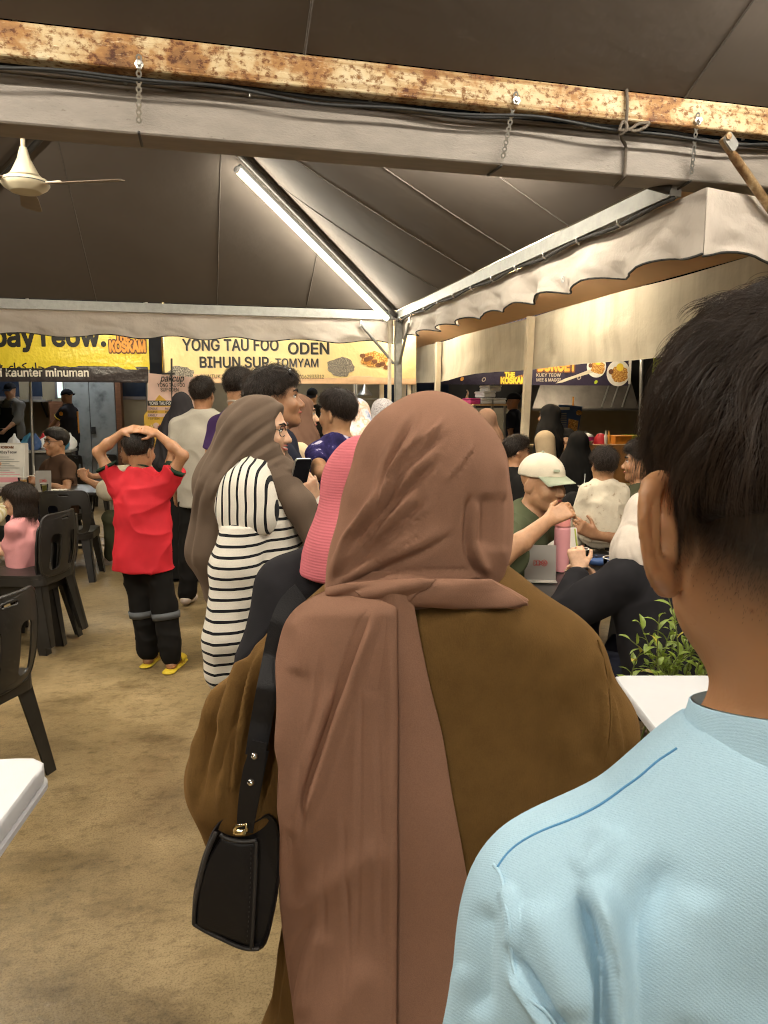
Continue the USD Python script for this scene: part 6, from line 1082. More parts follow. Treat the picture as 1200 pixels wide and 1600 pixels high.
    strip([(512, 922), (560, 912), (620, 909), (680, 906)], [(512, 934), (545, 938), (590, 941), (640, 938)], 14, .017, 'nape_band', .009)
    strip([(765, 907), (785, 917), (800, 926), (822, 939)], [(770, 948), (790, 949), (805, 948), (823, 943)], 8, .008, 'nape_band', .007, 24)
    ds = depthmap(np.vstack([body_w, F.w(v)]), 10, 3.0, 7)
    def bul2(u, px, y): g = np.clip((y - 905) / 60, 0, 1); g = g * g * (3 - 2 * g); return -.02 + .042 * g + .012 * g * np.sin(np.pi * np.clip(u, 0, 1)) ** .5
    PB = sheet_px((915, 1690, 150), [(590, 915), (598, 1200), (604, 1690)], [(640, 915), (668, 1060), (690, 1150), (705, 1240), (720, 1320), (732, 1390), (745, 1480), (760, 1600), (770, 1690)], ds, 44, .006, bulge=lambda u, px, y: .010 * np.sin(np.pi * u))
    T.part('hijab_tail', sheet(PB, .003), 'hijab_brown', True, parent=hj)
    edge = [(585, 890), (552, 908), (516, 922), (486, 936), (463, 952), (447, 974), (438, 1002), (432, 1040), (434, 1100), (431, 1165), (437, 1200), (436, 1260), (441, 1300), (440, 1400), (447, 1480), (455, 1540), (462, 1600), (470, 1690)]
    PA = sheet_px((892, 1690, 200), edge, [(618, 890), (617, 1300), (617, 1690)], ds, 120, .0, bulge=bul2)
    m = sheet(PA, .0035); v2, f2 = np.array(m.vertices), np.array(m.faces)
    fl = [([(588, 940), (560, 1010), (535, 1085), (510, 1160), (485, 1235), (470, 1290)], 11, .013, 'rv'), ([(470, 1290), (480, 1220), (505, 1140), (530, 1065)], 20, .006, 'ridge'), ([(440, 1420), (500, 1390), (560, 1350), (610, 1310)], 22, .006, 'ridge'), ([(450, 1290), (455, 1360), (470, 1420)], 16, .006, 'groove'),
          ([(612, 960), (611, 1300), (612, 1640)], 7, .004, 'ridge'), ([(455, 1600), (470, 1500), (500, 1440)], 18, .006, 'valley'), ([(480, 1660), (540, 1560), (590, 1500)], 26, .006, 'ridge'), ([(452, 960), (470, 1000), (462, 1060)], 16, .006, 'ridge'), ([(600, 940), (590, 1010), (580, 1100)], 14, .004, 'groove')]
    fl = [(p[::-1], a, b, 'valley') if kd == 'rv' else (p, a, b, kd) for p, a, b, kd in fl]
    for x0, y0, x1, y1 in ((560, 1000, 548, 1560), (500, 1010, 478, 1150), (530, 1250, 545, 1600), (586, 1120, 590, 1500), (470, 1180, 462, 1330), (505, 1330, 490, 1560)): fl.append(([(x0, y0), (x0 * .6 + x1 * .4 + 4, (y0 + y1) / 2), (x1, y1)], 7, .0017, 'valley'))
    v2 = px_folds(v2, f2, v2, fl); v2 = v2 + vnorm(v2, f2) * ((meshkit.fbm(v2 * (5, 5, 2.2), 3, 5) - .5) * .010)[:, None]; T.part('hijab_tail', (v2, f2), 'hijab_brown', True, parent=hj)
    F.dm = depthmap(np.vstack([body_w, v2]), 8, 1.0); F.body_w = body_w; return F
hw = hero_woman()

def shoulder_bag():
    o = PD(370, 1380, 1.02); B = Thing('shoulder_bag', 'black leather shoulder bag hanging on an adjustable strap with two studs', 'bag', o); d0 = .985
    def at(x, y, d=d0): return PD(x, y, d)
    ol = np.array([(300, 1443), (301, 1408), (310, 1360), (322, 1322), (336, 1290), (350, 1276), (372, 1272), (396, 1282), (420, 1270), (434, 1285), (440, 1320), (437, 1372), (428, 1430), (407, 1484), (395, 1485), (340, 1462)], float); ol = np.vstack([smoothline(ol, 70)])
    c0 = ol.mean(0); rings = []
    for dd, s in ((0.004, .90), (-.004, .965), (.0, .99), (.02, 1.0), (.12, 1.0), (.19, .97), (.205, .9)):
        q = c0 + (ol - c0) * s; rings.append([at(x, y, d0 + dd) + (0, 0, 0) for x, y in q])
    rings = [[at(*c0, d0 + .004)] * len(ol)] + rings + [[at(*c0, d0 + .208)] * len(ol)]
    P = np.array(rings); P = np.concatenate([P, P[:, :1]], 1); body = B.part('body', sheet(P, 0, True), 'leather_black', 50)
    for pts, r in (([(338, 1300), (322, 1340), (312, 1380), (304, 1420), (303, 1444)], .0032), ([(400, 1315), (399, 1360), (396, 1420), (393, 1482)], .0032), ([(303, 1444), (340, 1464), (393, 1483), (405, 1482)], .003), ([(344, 1304), (356, 1311), (380, 1315), (401, 1313)], .0030)):
        p = smoothline(pts, 24); B.part('piping', tube([at(x, y, d0 - .0045) for x, y in p], r, 8), 'leather_edge', True, parent=body)
    g = [(346, 1306), (358, 1312), (380, 1317), (399, 1316), (397, 1400), (392, 1480), (345, 1463), (306, 1446), (308, 1410), (322, 1350)]
    q = smoothline(g + [g[0]], 60); c1 = np.array([355.0, 1395.0]); P = np.array([[at(*(c1 + (p - c1) * s), d0 - z) for p in q] for s, z in ((.0, .010), (.5, .010), (.9, .0085), (.97, .006), (.985, .0))]); B.part('gusset', sheet(P, 0, False), 'leather_black', 40, parent=body)
    st = smoothline([(392, 1325), (391, 1380), (388, 1440), (385, 1474)], 60)
    for i in range(0, 58, 3): B.part('stitch', bar(at(*st[i], d0 - .011), at(*st[i + 1], d0 - .011), .0014, .001), 'leather_edge', parent=body)
    # strap from the shoulder to the bag, wide band and a narrower adjuster with studs
    def band(cl, wd, dd, name, th=.003, m='leather_black', parent=None):
        p = smoothline(cl, 60); wv = np.interp(np.linspace(0, 1, 60), np.linspace(0, 1, len(wd)), wd); t = np.gradient(p, axis=0); t /= np.linalg.norm(t, axis=1)[:, None]; nn = np.stack([-t[:, 1], t[:, 0]], 1); dv = np.interp(np.linspace(0, 1, 60), np.linspace(0, 1, len(dd)), dd)
        P = np.array([[at(*(p[i] + nn[i] * wv[i] * s), dv[i] + .004 * s * s) for s in np.linspace(-.5, .5, 7)] for i in range(60)]); return B.part(name, sheet(P, th, True), m, 50, parent=parent), p, nn, wv, dv
    dS = lambda x, y, o_=.012: float(hw.dm(x, y)) - o_
    cl = [(474, 931), (456, 948), (440, 985), (424, 1050), (410, 1120), (400, 1180)]; dd = [dS(474, 938, .0) + .02, dS(456, 950), dS(440, 985, .014), dS(424, 1050, .020), .980, .972]
    s1, p, nn, wv, dv = band(cl, [44, 42, 36, 34, 33, 32], dd, 'strap')
    for s in (-.42, .42):
        for i in range(8, 58, 2): B.part('stitch', bar(at(*(p[i] + nn[i] * wv[i] * s), dv[i] - .0012), at(*(p[i] + (p[i + 1] - p[i]) * .55 + nn[i] * wv[i] * s), dv[i] - .0012), .0012, .0008), 'leather_edge', parent=s1)
    s2, p, nn, wv, dv = band([(406, 1158), (399, 1190), (391, 1230), (384, 1285)], [22, 31, 30, 26], [.966, .966, .968, .972], 'strap_adjuster')
    band([(405, 1170), (393, 1235), (383, 1298)], [31, 29, 25], [.972, .973, .977], 'strap_end')
    for x, y in ((398, 1181), (392, 1222)): B.part('stud', place(lathe([(0, 0), (.0055, 0), (.0055, .0015), (.0042, .004), (.002, .0056), (0, .006)], 20), at(x, y, .9645), RT, UP, -FW), 'stud_silver', 30, parent=s2)
    rg = B.part('ring_clasp', cat_([tube([at(366, 1302, .972), at(369, 1291, .970), at(384, 1287, .970), at(386, 1298, .972)], .0026, 8), place(ext(rrect(.016, .008, .002), .004), at(376, 1299, .974), RT, UP, -FW)]), 'gold', True)
    tp = smoothline([(330, 1292), (348, 1272), (372, 1262), (398, 1268), (410, 1284)], 30); P = np.array([[at(x, y + 8 * u, d0 + .03 + .10 * u - .0) for x, y in tp] for u in np.linspace(-.2, 1, 6)]); B.part('flap', sheet(P, .004), 'leather_black', True, parent=body)
shoulder_bag()

def hero_boy():
    F = Figure('teenage boy in light blue shirt with short faded hair, seen closely from behind', 1250, .43, face=0, H=1.55, skin='skin_boy', res=.0031, girth=.90, sh=.90, hyaw=2, drop=.012, neck=.84, necklen=.026, arms=(dict(to=(-.235, .06, .80)), dict(to=(.235, .06, .80))))
    T, lc, R, h, k = F.T, F.lc, F.Rh, F.hs, F.k
    def ear(S):
        for sg in (-1, 1):
            e = lambda x, y, z: F.h((sg * (.076 + (x - .076) * 1.25), y, z - .011))
            rim = [e(.076, .010, .016), e(.088, -.006, .029), e(.098, -.022, .026), e(.101, -.030, .010), e(.097, -.027, -.012), e(.089, -.018, -.031), e(.081, -.006, -.041), e(.076, .004, -.036)]
            S.chain(smoothline(rim, 16), np.interp(np.linspace(0, 1, 16), [0, .3, .7, .9, 1], [.0035, .0052, .0046, .0058, .0045]), .004)
            S.ell(e(.085, -.010, -.006), (.0045, .019, .029), .008, R=R @ rot('z', sg * 52) @ rot('x', -8)); S.ell(e(.080, -.004, -.012), (.010, .013, .018), .008, R=R @ rot('z', sg * 40)); S.ell(e(.093, -.0245, .002), (.004, .0045, .017), .004, 's', R=R @ rot('z', sg * 50))
    relief = [([(1040, 752), (1012, 748), (1002, 790), (1008, 850), (1024, 902), (1044, 926)], 9, .0016, 'ridge'), ([(1046, 772), (1026, 782), (1022, 830), (1032, 880), (1048, 905)], 9, .0034, 'groove'), ([(1046, 800), (1052, 850), (1050, 890)], 12, .0030, 'ridge'), ([(1062, 770), (1068, 850), (1064, 905)], 8, .0030, 'groove')]
    b = F.body(ears=False, extra=ear, lo=(-.6, -.6, .86), relief=relief); F.features(b)
    v, f = F.skinmesh; q = (v - F.hc) @ R; nz = meshkit.fbm(q * (30, 30, 14), 3, 6) - .5
    edge = -.060 - .035 * np.clip(-q[:, 1] / .1, 0, 1) + .03 * np.clip((q[:, 1] + .02) / .08, 0, 1)
    t = np.clip((q[:, 2] - edge + .012 * nz) / .062, 0, 1); t = t * t * (3 - 2 * t); ear_far = np.clip((.0805 - np.abs(q[:, 0])) / .004, 0, 1); face = np.clip((.035 - q[:, 1]) / .02, 0, 1); t = t * ear_far * face
    UsdGeom.PrimvarsAPI(stage.GetPrimAtPath(b)).CreatePrimvar('tone', Sdf.ValueTypeNames.FloatArray, 'vertex').Set(Vt.FloatArray.FromNumpy(t.astype(np.float32)))
    # shirt
    S = Shape(); F.torso(S, .020, .1)
    for (a, e, w, *_r) in F.arm: S.cone(a, a + (e - a) * .92, .050, .068, .045, flat=True)
    S.cone(F.P + UZ * .1, F.P - UZ * .2, .165, .175, .05, sc=(1, 1.3, 1)); S.half((0, 0, -1), F.P - UZ * .12)
    S.cone(F.N + UZ * .0 + (0, .006, 0), F.N + UZ * .2 + (0, .02, 0), .054, .08, .006, 's'); S.half((0, -.15, 1), F.N + UZ * .03)
    v, f = S.mesh(.0036, 3); w = F.w(v)
    ln = [([(905, 1375), (935, 1440), (952, 1520), (955, 1600), (950, 1690)], 20, .016, 'rv'), ([(1060, 1330), (1010, 1400), (985, 1480), (980, 1580), (985, 1700)], 26, .008, 'groove'), ([(800, 1495), (835, 1545), (872, 1610), (900, 1680)], 12, .009, 'valley'), ([(760, 1400), (757, 1480), (752, 1600)], 20, .007, 'groove'),
          ([(790, 1380), (803, 1440), (800, 1490)], 10, .006, 'ridge'), ([(830, 1400), (870, 1500), (905, 1600)], 30, .007, 'ridge'), ([(1100, 1380), (1080, 1480), (1085, 1620)], 34, .005, 'ridge'), ([(720, 1500), (715, 1560), (700, 1640)], 14, .006, 'ridge'), ([(960, 1290), (930, 1340), (900, 1370)], 22, .004, 'ridge')]
    ln = [(p[::-1], a, c, 'valley') if kd == 'rv' else (p, a, c, kd) for p, a, c, kd in ln]
    v = px_folds(v, f, w, ln); v = wrinkle(v, f, .004, (6, 6, 4), 9); sp = T.part('shirt', (v, f), 'shirt_blue', True, local=True); F.shirtmesh = F.w(v); dm = depthmap(F.w(v), 12, .8)
    def seam(pts, r, m='seam_blue', off=.0004): T.part('seam', tube([PD(x, y, float(dm(x, y)) - off) for x, y in smoothline(pts, 50)], r, 6), m, True, parent=sp)
    F.dm = dm; F.seam = seam; F.sp = sp
    nb = vnorm(v, f); vis = (nb @ (F.W.T @ -FH)) > .08; qv = proj(F.w(v))[0][vis]; tree = cKDTree(qv); vv, nv = v[vis], nb[vis]
    def surf_seam(pts, r, m):
        """A seam sewn along the cloth."""
        i = tree.query(smoothline(pts, 60), 5)[1]; p = gaussian_filter(vv[i].mean(1), (2.0, 0)); T.part('seam', tube(p + nv[i].mean(1) * .0003, r, 6), m, True, local=True, parent=sp)
    surf_seam([(1060, 1160), (1000, 1196), (947, 1228), (880, 1266), (830, 1296), (795, 1330), (775, 1362)], .0007, 'seam_blue')
    surf_seam([(765, 1345), (782, 1362), (790, 1400), (797, 1440), (799, 1490), (812, 1530), (850, 1580), (890, 1640)], .0012, 'shirt_blue')
    a = np.linspace(0, 2 * np.pi, 65); P = np.array([[F.N + (.0565 * math.cos(q) * s, .004 + .0580 * math.sin(q) * s, .010 - .012 * math.sin(q) + z) for q in a] for s, z in ((1.16, -.020), (1.09, -.006), (1.02, .008), (.99, .016), (.96, .017), (.95, .0))]); T.part('collar', sheet(P, 0, True), 'shirt_blue', True, local=True, parent=sp)
    T.part('seam', tube([F.N + (.0565 * math.cos(q) * 1.155, .004 + .058 * math.sin(q) * 1.155, -.0095 - .012 * math.sin(q)) for q in a], .0008, 6), 'seam_blue', True, local=True, parent=sp)
    F.trousers('cloth_navy', shoe='shoe_pale', res=.012)
    # hair: a dark mass with many loose strands, cut short at the back and sides
    Hh = Shape(); c = F.h; Hh.ell(c((0, -.014, .040)), (.081, .099, .083), .01, R=R).ell(c((0, .0, .078)), (.064, .084, .048), .03, R=R)
    Hh.half(R @ np.array([0, -.30, -1.0]), c((0, -.10, .014)), .014)
    for sg in (-1, 1): Hh.ell(c((sg * .104, .02, -.014)), (.030, .060, .056), .012, 's', R=R)
    v, f = Hh.mesh(.003, 3); q = (v - F.hc) @ R; v = v + vnorm(v, f) * ((meshkit.fbm(q * (60, 60, 22), 3, 3) - .5) * .010)[:, None]; F.hairmesh = (v, f); hp = T.part('hair', (v, f), 'hair_brown', True, local=True)
    r = np.random.default_rng(5); crown = np.array([-.018, -.062, .108])
    def grow(n, L0, L1, width, lift, jit, sel, droop, seed, clump=0):
        r = np.random.default_rng(seed); t = v[f]; ar = np.linalg.norm(np.cross(t[:, 1] - t[:, 0], t[:, 2] - t[:, 0]), axis=1); fi = r.choice(len(f), n, p=ar / ar.sum()); bb = r.dirichlet((1, 1, 1), n); p = (t[fi] * bb[:, :, None]).sum(1); N = vnorm(v, f)[f[fi, 0]]; q = (p - F.hc) @ R; m = sel(q, r); p, N, q = p[m], N[m], q[m]; n = len(p)
        d = q - crown; sw = np.cross(N @ R, d); d = d / (np.linalg.norm(d, axis=1)[:, None] + 1e-6) + .35 * sw / (np.linalg.norm(sw, axis=1)[:, None] + 1e-6); d = d @ R.T; d = d - (d * N).sum(1)[:, None] * N
        d = d + (meshkit.fbm(q * 38, 2, seed + 3)[:, None] - .5) * 2.4 * np.cross(N, d) + r.normal(size=(n, 3)) * jit; d /= np.linalg.norm(d, axis=1)[:, None]; d = d + N * (lift * (.5 + r.random(n)))[:, None]; d /= np.linalg.norm(d, axis=1)[:, None]
        L = (L0 + (L1 - L0) * r.random(n) ** 1.5)[:, None]; pts = np.stack([p - N * .003, p + d * L * .3 + N * L * .04, p + d * L * .6 + N * L * .03 - UZ * L * droop * .15, p + d * L * .85 - N * L * .03 - UZ * L * droop * .35, p + d * L - N * L * .10 - UZ * L * droop * .6], 1)
        
        if clump:
            g = r.choice(n, clump, replace=False); from_ = cKDTree(p[g]).query(p)[1]; G = pts[g][from_] - p[g][from_][:, None]; kf = (np.array([0, .25, .5, .68, .8]) * .85)[None, :, None]; pts = pts + ((G + p[:, None] * .25 + p[g][from_][:, None] * .75) - pts) * kf
        return pts
    T.curves('hair_strands', grow(30000, .016, .040, .0, .22, .10, lambda q, r: q[:, 2] > .022 + .02 * r.random(len(q)), .5, 7, 1500), np.array([.00016, .00016, .00014, .0001, .00004])[None] * 1.5, 'hair_strand', parent=None, local=True)
    T.curves('hair_strands', grow(260, .018, .032, .0, .4, .2, lambda q, r: q[:, 2] > .05, .9, 9), np.array([.00015, .00015, .00013, .0001, .00004])[None] * 1.5, 'hair_strand', local=True)
    # clipped sides and nape, thinning out down the neck
    v, f = F.skinmesh; q = (v - F.hc) @ R; w = t[f].mean(1); ar = np.linalg.norm(np.cross(v[f[:, 1]] - v[f[:, 0]], v[f[:, 2]] - v[f[:, 0]]), axis=1) * w ** 1.6 * (q[f[:, 0], 2] < .06); n = 16000; fi = r.choice(len(f), n, p=ar / ar.sum()); bb = r.dirichlet((1, 1, 1), n); p = (v[f[fi]] * bb[:, :, None]).sum(1); N = vnorm(v, f)[f[fi, 0]]
    d = -UZ + N * .7 + r.normal(size=(n, 3)) * .25; d /= np.linalg.norm(d, axis=1)[:, None]; L = (.0012 + .0045 * w[fi] ** 2 * r.random(n))[:, None]; T.curves('clipped_hair', np.stack([p, p + d * L * .6, p + d * L - UZ * L * .2], 1), np.array([.0001, .00008, .00003])[None] * 1.3, 'hair_strand', local=True)
    return F
hb = hero_boy()
# ------------------------------------------------------------------ plastic chairs
class ClassThing(Thing): pass
def build_chair():
    T = Thing.__new__(Thing); T.path = '/World/plastic_chair_model'; p = stage.CreateClassPrim(T.path); p.SetTypeName('Xform'); T.x = UsdGeom.Xform(p); T.M = T.I = np.eye(4)
    seat = rrect(.42, .42, .07); m = ext(seat, .022).subdivide().subdivide(); v = np.array(m.vertices); v[:, 2] += .432 - .012 * np.clip(1 - (v[:, 0] ** 2 + v[:, 1] ** 2) / .045, 0, 1); T.part('seat', (v, np.array(m.faces)), 'black_plastic', 35, local=True)
    ap = seat.difference(seat.buffer(-.012)); T.part('apron', place(ext(ap, .045), (0, 0, .386), (1, 0, 0), (0, 1, 0)), 'black_plastic', local=True)
    out = Polygon([(-.17, 0), (.17, 0), (.205, .12), (.21, .26), (.19, .40), (-.19, .40), (-.21, .26), (-.205, .12)]).buffer(-.06).buffer(.06, 6); holes = [affinity.translate(rrect(.095, .021, .0104), 0, .365)] + [affinity.translate(rrect(.088, .235, .03), sx * .095, .155) for sx in (-1, 1)]
    b = out.difference(unary_union(holes)); bend = lambda x, h: -.19 - .30 * h + .55 * h * h * .9 - .055 * (1 - (x / .21) ** 2) + .02
    m = ext(b, .009)
    for _ in range(2): m = m.subdivide_to_size(.045)
    v = np.array(m.vertices); x, hh, t = v[:, 0].copy(), v[:, 1].copy(), v[:, 2].copy(); v = np.stack([x, bend(x, hh) - t, .44 + hh * .97], 1); bp = T.part('backrest', trimesh.Trimesh(v, np.array(m.faces)[:, ::-1], process=False), 'black_plastic', 35, local=True)
    e = np.array(out.exterior.coords); e = np.array([np.interp(np.linspace(0, 1, 70), np.linspace(0, 1, len(e)), e[:, i]) for i in (0, 1)]).T; T.part('rim', tube([(a, bend(a, c) - .0045, .44 + c * .97) for a, c in e], .0085, 6), 'black_plastic', True, local=True, parent=bp)
    hl = np.array(holes[0].exterior.coords); T.part('handle_rim', tube([(a, bend(a, c) - .0045, .44 + c * .97) for a, c in hl], .006, 6), 'black_plastic', True, local=True, parent=bp)
    for sx in (-1, 1):
        for sy in (-1, 1):
            tx, ty, bx_, by_ = sx * .185, sy * .185, sx * .225, sy * (.225 if sy > 0 else .255); P = []
            def plate(dx0, dy0, dx1, dy1, w0, w1):
                q = [(tx, ty, .43), (tx - sx * w0 * dx0, ty - sy * w0 * dy0, .43), (bx_, by_, 0), (bx_ - sx * w1 * dx0, by_ - sy * w1 * dy0, 0)]; n = np.array([sx * dy0, sy * dx0, 0]) * -.009
                return tm(m3.Manifold.hull_points(np.array([np.array(a) + o for a in q for o in (np.zeros(3), n)])))
            T.part('leg', cat_([plate(1, 0, 0, 0, .085, .055), plate(0, 1, 0, 0, .085, .055)]), 'black_plastic', local=True)
    return T
chair = build_chair()
def add_chair(loc, rz, label, group=None): return copy_of(chair, 'plastic_chair', loc, rz, label, 'chair', group)
def chair_px(px, d, face, label, z=0): q = PD(px, 800, d) * (1, 1, 0); q[2] = z; return add_chair(q, -YAW + math.radians(face), label)
chair_px(-88, 2.86, 76, 'black plastic chair nearest the camera beside the white table')
chair_px(32, 4.75, 84, 'lower black plastic chair of the stacked pair behind the girl'); chair_px(38, 4.70, 84, 'upper black plastic chair of the stacked pair behind the girl', .065)
chair_px(112, 6.70, 10, 'black plastic chair pushed up to the far black table')
chair_px(100, 11.2, 150, 'dark plastic chair before the kitchen counter'); chair_px(158, 11.4, 175, 'dark plastic chair standing before the steel cabinet')
for q, rz, lab, sit in SEATS:
    ws = lab.split()[:9]
    while ws[-1] in 'looking and a the with half beside on in at before behind near partly shirt, facing at of'.split(): ws.pop()
    back = np.array([math.sin(rz), -math.cos(rz), 0]) * .06; add_chair(q * (1, 1, 0) + back + (0, 0, sit - .53 if sit < .46 and 'girl' not in lab else min(0, sit - .53)) * np.array([1, 1, 0]), rz, ('black plastic chair under the ' + ' '.join(ws)).rstrip(','), None)

# ------------------------------------------------------------------ tables
def table(label, o, ex, ey, w, l, z, top, leg, th=.03, r=.04, rim=None, name='folding_table', inset=.10):
    """Table with corner o on the floor plan, w along ex and l along ey."""
    ex, ey = unit(ex), unit(ey); c = np.asarray(o) * (1, 1, 0) + ex * w / 2 + ey * l / 2; T = Thing(name, label, 'table', c); P = affinity.translate(rrect(w, l, r), 0, 0)
    e = .006; lay = [(P.buffer(-e), 0), (P, e), (P, th - e), (P.buffer(-e), th)]
    n = 96; rings = []
    for pg, h in [(lay[0][0].buffer(-.3), 0)] * 0 + lay: rings.append(np.array([np.r_[np.array(pg.exterior.interpolate(t, normalized=True).coords[0]), h] for t in np.linspace(0, 1, n)]))
    rings = [rings[0] * (0, 0, 1)] + rings + [rings[-1] * (0, 0, 1)]; m = sheet(np.array(rings), 0, False); T.part('table_top', place(m, c + UZ * (z - th), ex, ey, UZ), top, 40)
    if rim: T.part('rim', place(ext(P.buffer(.004).difference(P.buffer(-.01)), .012), c + UZ * (z - th - .014), ex, ey, UZ), rim)
    for sy in (-1, 1):
        f = c + ey * sy * (l / 2 - .16); T.part('leg_frame', cat_([tube([f + ex * sx * (w / 2 - inset) + UZ * (z - th), f + ex * sx * (w / 2 - inset + .04) + UZ * .0], .014, 8) for sx in (-1, 1)] + [tube([f + ex * (w / 2 - inset + .01) + UZ * .2, f - ex * (w / 2 - inset + .01) + UZ * .2], .012, 8)]), leg, True)
    T.part('under_frame', cat_([bar(c + ex * sx * (w / 2 - .05) - ey * (l / 2 - .06) + UZ * (z - th - .016), c + ex * sx * (w / 2 - .05) + ey * (l / 2 - .06) + UZ * (z - th - .016), .025, .03) for sx in (-1, 1)]), 'dark_steel'); return T
A = PZ(838, 938, .74); B = PZ(772, 888, .74); ef = unit((B - A) * (1, 1, 0)); er = np.array([ef[1], -ef[0], 0])
table('black rectangular dining table between the cream cap and the ivory hijab', A, er, ef, .78, 1.25, .74, 'black_table', 'metal_tray', r=.05, rim='bright_steel')
A2 = PD(-150, 772, 7.1); table('black dining table with drinks before the boy in brown', A2, RT, FH, 2.05, .80, .745, 'black_table', 'post_cream', r=.04)
A3 = PD(868, 772, 5.7); table('dark dining table with red cup behind the toddler', A3, RT, FH, 1.1, .95, .80, 'black_table', 'metal_tray')
c_ = PZ(50, 1171, .74); e1 = unit((PZ(66, 1205, .74) - PZ(2, 1292, .74)) * (1, 1, 0)); e2 = np.array([-e1[1], e1[0], 0])
A4 = PZ(69, 1200, .74); table('white plastic table with rounded corner in the near foreground', A4 - e1 * .66 + e1 * .05, e2, e1, 1.1, .66, .745, 'white_table', 'metal_tray', th=.042, r=.055, rim='white_table', inset=.30)
A5 = PZ(960, 1057, .74); table('white table beside the leafy plant', A5 - FH * .80 - RT * .03, RT, FH * 1.0 + RT * .03, .9, .80, .745, 'white_table', 'dark_steel', th=.028, r=.02)

# ------------------------------------------------------------------ things on the tables
def sign_mark(T, o, ex, ez, w, parent):
    n = np.cross(ex, ez); T.part('number_box', place(ext(rrect(w * .42, w * .42, w * .03).difference(rrect(w * .42, w * .42, w * .03).buffer(-w * .035)), .0012), o - ex * w * .26 - n * -.0008, ex, ez), 'print_red', parent=parent)
    T.part('lettering', place(ext(text_poly('12', w * .26, True), .0012), o - ex * w * .40 - ez * w * .13 + n * .001, ex, ez), 'print_red', parent=parent); ring = Point(0, 0).buffer(w * .23).difference(Point(0, 0).buffer(w * .19)); sw = [affinity.translate(Point(0, 0).buffer(w * .11).difference(Point(0, 0).buffer(w * .075)), dx * w, dy * w) for dx, dy in ((-.07, .02), (.07, .02), (0, -.05))]
    T.part('emblem', place(ext(unary_union([ring] + sw).intersection(Point(0, 0).buffer(w * .23)), .0012), o + ex * w * .26 + n * .001, ex, ez), 'print_red', parent=parent)
def table_sign(label, px, py, d, w, h, face=0):
    o = PD(px, py, d); o[2] = .747 if d < 5 else .747; T = Thing('table_sign', label, 'sign', o); a = math.radians(face); ex = unit(RT * math.cos(a) + FH * math.sin(a)); bk = np.cross(UZ, ex); ez = unit(UZ + bk * .10)
    p = T.part('panel', place(ext(affinity.translate(rrect(w, h, .004), 0, h / 2), .004), o, ex, ez), 'acrylic_grey'); T.part('base', place(ext(affinity.translate(rrect(w, .05, .003), 0, -.024), .004), o + UZ * .0005, ex, bk), 'acrylic_white'); sign_mark(T, o + ez * h * .50 + np.cross(ex, ez) * .0045, ex, ez, w * .46, p)
table_sign('grey table sign with red number twelve beside the pink bottle', 844, 897, 3.40, .145, .168, -4); table_sign('grey table sign with red number standing before the boy in brown', 67, 752, 7.2, .155, .20, 0)
q = PD(877, 884, 3.62); q[2] = .745; bt = Thing('water_bottle', 'large pink water bottle with handled lid', 'bottle', q)
bd = bt.part('body', lathe([(0, 0), (.036, 0), (.039, .004), (.0395, .21), (.037, .222), (.03, .228), (0, .228)], 32, q), 'plastic_pink', 40); ld = bt.part('lid', lathe([(.037, .229), (.038, .232), (.038, .262), (.034, .268), (.026, .270), (.026, .286), (.023, .290), (0, .290)], 32, q), 'plastic_pink_lid', 40)
bt.part('handle', tube(smoothline([q + RT * x + UZ * z for x, z in ((-.036, .236), (-.052, .236), (-.055, .255), (-.052, .276), (-.025, .280))], 20), .0055, 8), 'plastic_pink_lid', True, parent=ld); bt.part('button', bx(q[0] - .012, q[1] - .012, .745 + .291, q[0] + .014, q[1] + .012, .745 + .296, .002), 'print_yellow', parent=ld); bt.part('groove', lathe([(.0386, .224), (.0392, .226), (.0386, .228), (.0386, .224)], 32, q), 'plastic_pink_lid', True, parent=bd)
def cup(label, px, py, d, h, r, drink, straw=None, sx=.02, z=.747, lid=True):
    q = PD(px, py, d); q[2] = z; T = Thing('drink_cup', label, 'cup', q); T.part('cup_wall', lathe([(r * .72, 0), (r * .74, .002), (r, h), (r * .97, h), (r * .71, .004), (0, .004)], 24, q), 'clear_cup', 40); T.part('drink', lathe([(0, .006), (r * .69, .006), (r * .90, h * .78), (0, h * .78)], 24, q), drink, 40); T.part('rim', tube([q + (r * math.cos(a), r * math.sin(a), h) for a in np.linspace(0, 2 * np.pi, 25)], .0022, 6), 'paper', True)
    if straw: T.part('straw', tube([q + (0, 0, .02), q + RT * sx + UZ * (h + .10)], .0042, 8), straw, True)
cup('clear cup of iced tea beside the pink bottle', 906, 872, 3.6, .115, .042, 'drink_tea', 'straw_lime', -.03); cup('clear cup of orange milk drink with green straw', 958, 880, 3.35, .12, .046, 'drink_orange', 'straw_green', .03)
cup('clear cup of pale orange drink on the far black table', 36, 745, 7.3, .13, .05, 'drink_orange', 'straw_white', .01); cup('second clear cup of orange drink behind the table sign', 54, 742, 7.45, .13, .048, 'drink_orange', 'straw_white', .0); cup('small glass of green liquid before the table sign', 69, 755, 7.12, .085, .037, 'drink_green')
cup('lime drink in a clear cup beside the red cup', 912, 750, 6.0, .12, .045, 'straw_lime', 'straw_white', .01, .802)
q = PD(930, 750, 6.0); q[2] = .802; rc = Thing('red_cup', 'red plastic cup on the dark table behind the toddler', 'cup', q); rc.part('cup_wall', lathe([(0, 0), (.034, 0), (.045, .115), (.042, .115), (.032, .004), (0, .004)], 24, q), 'red_cup', 40); rc.part('rim', tube([q + (.045 * math.cos(a), .045 * math.sin(a), .115) for a in np.linspace(0, 2 * np.pi, 25)], .003, 6), 'red_cup', True)
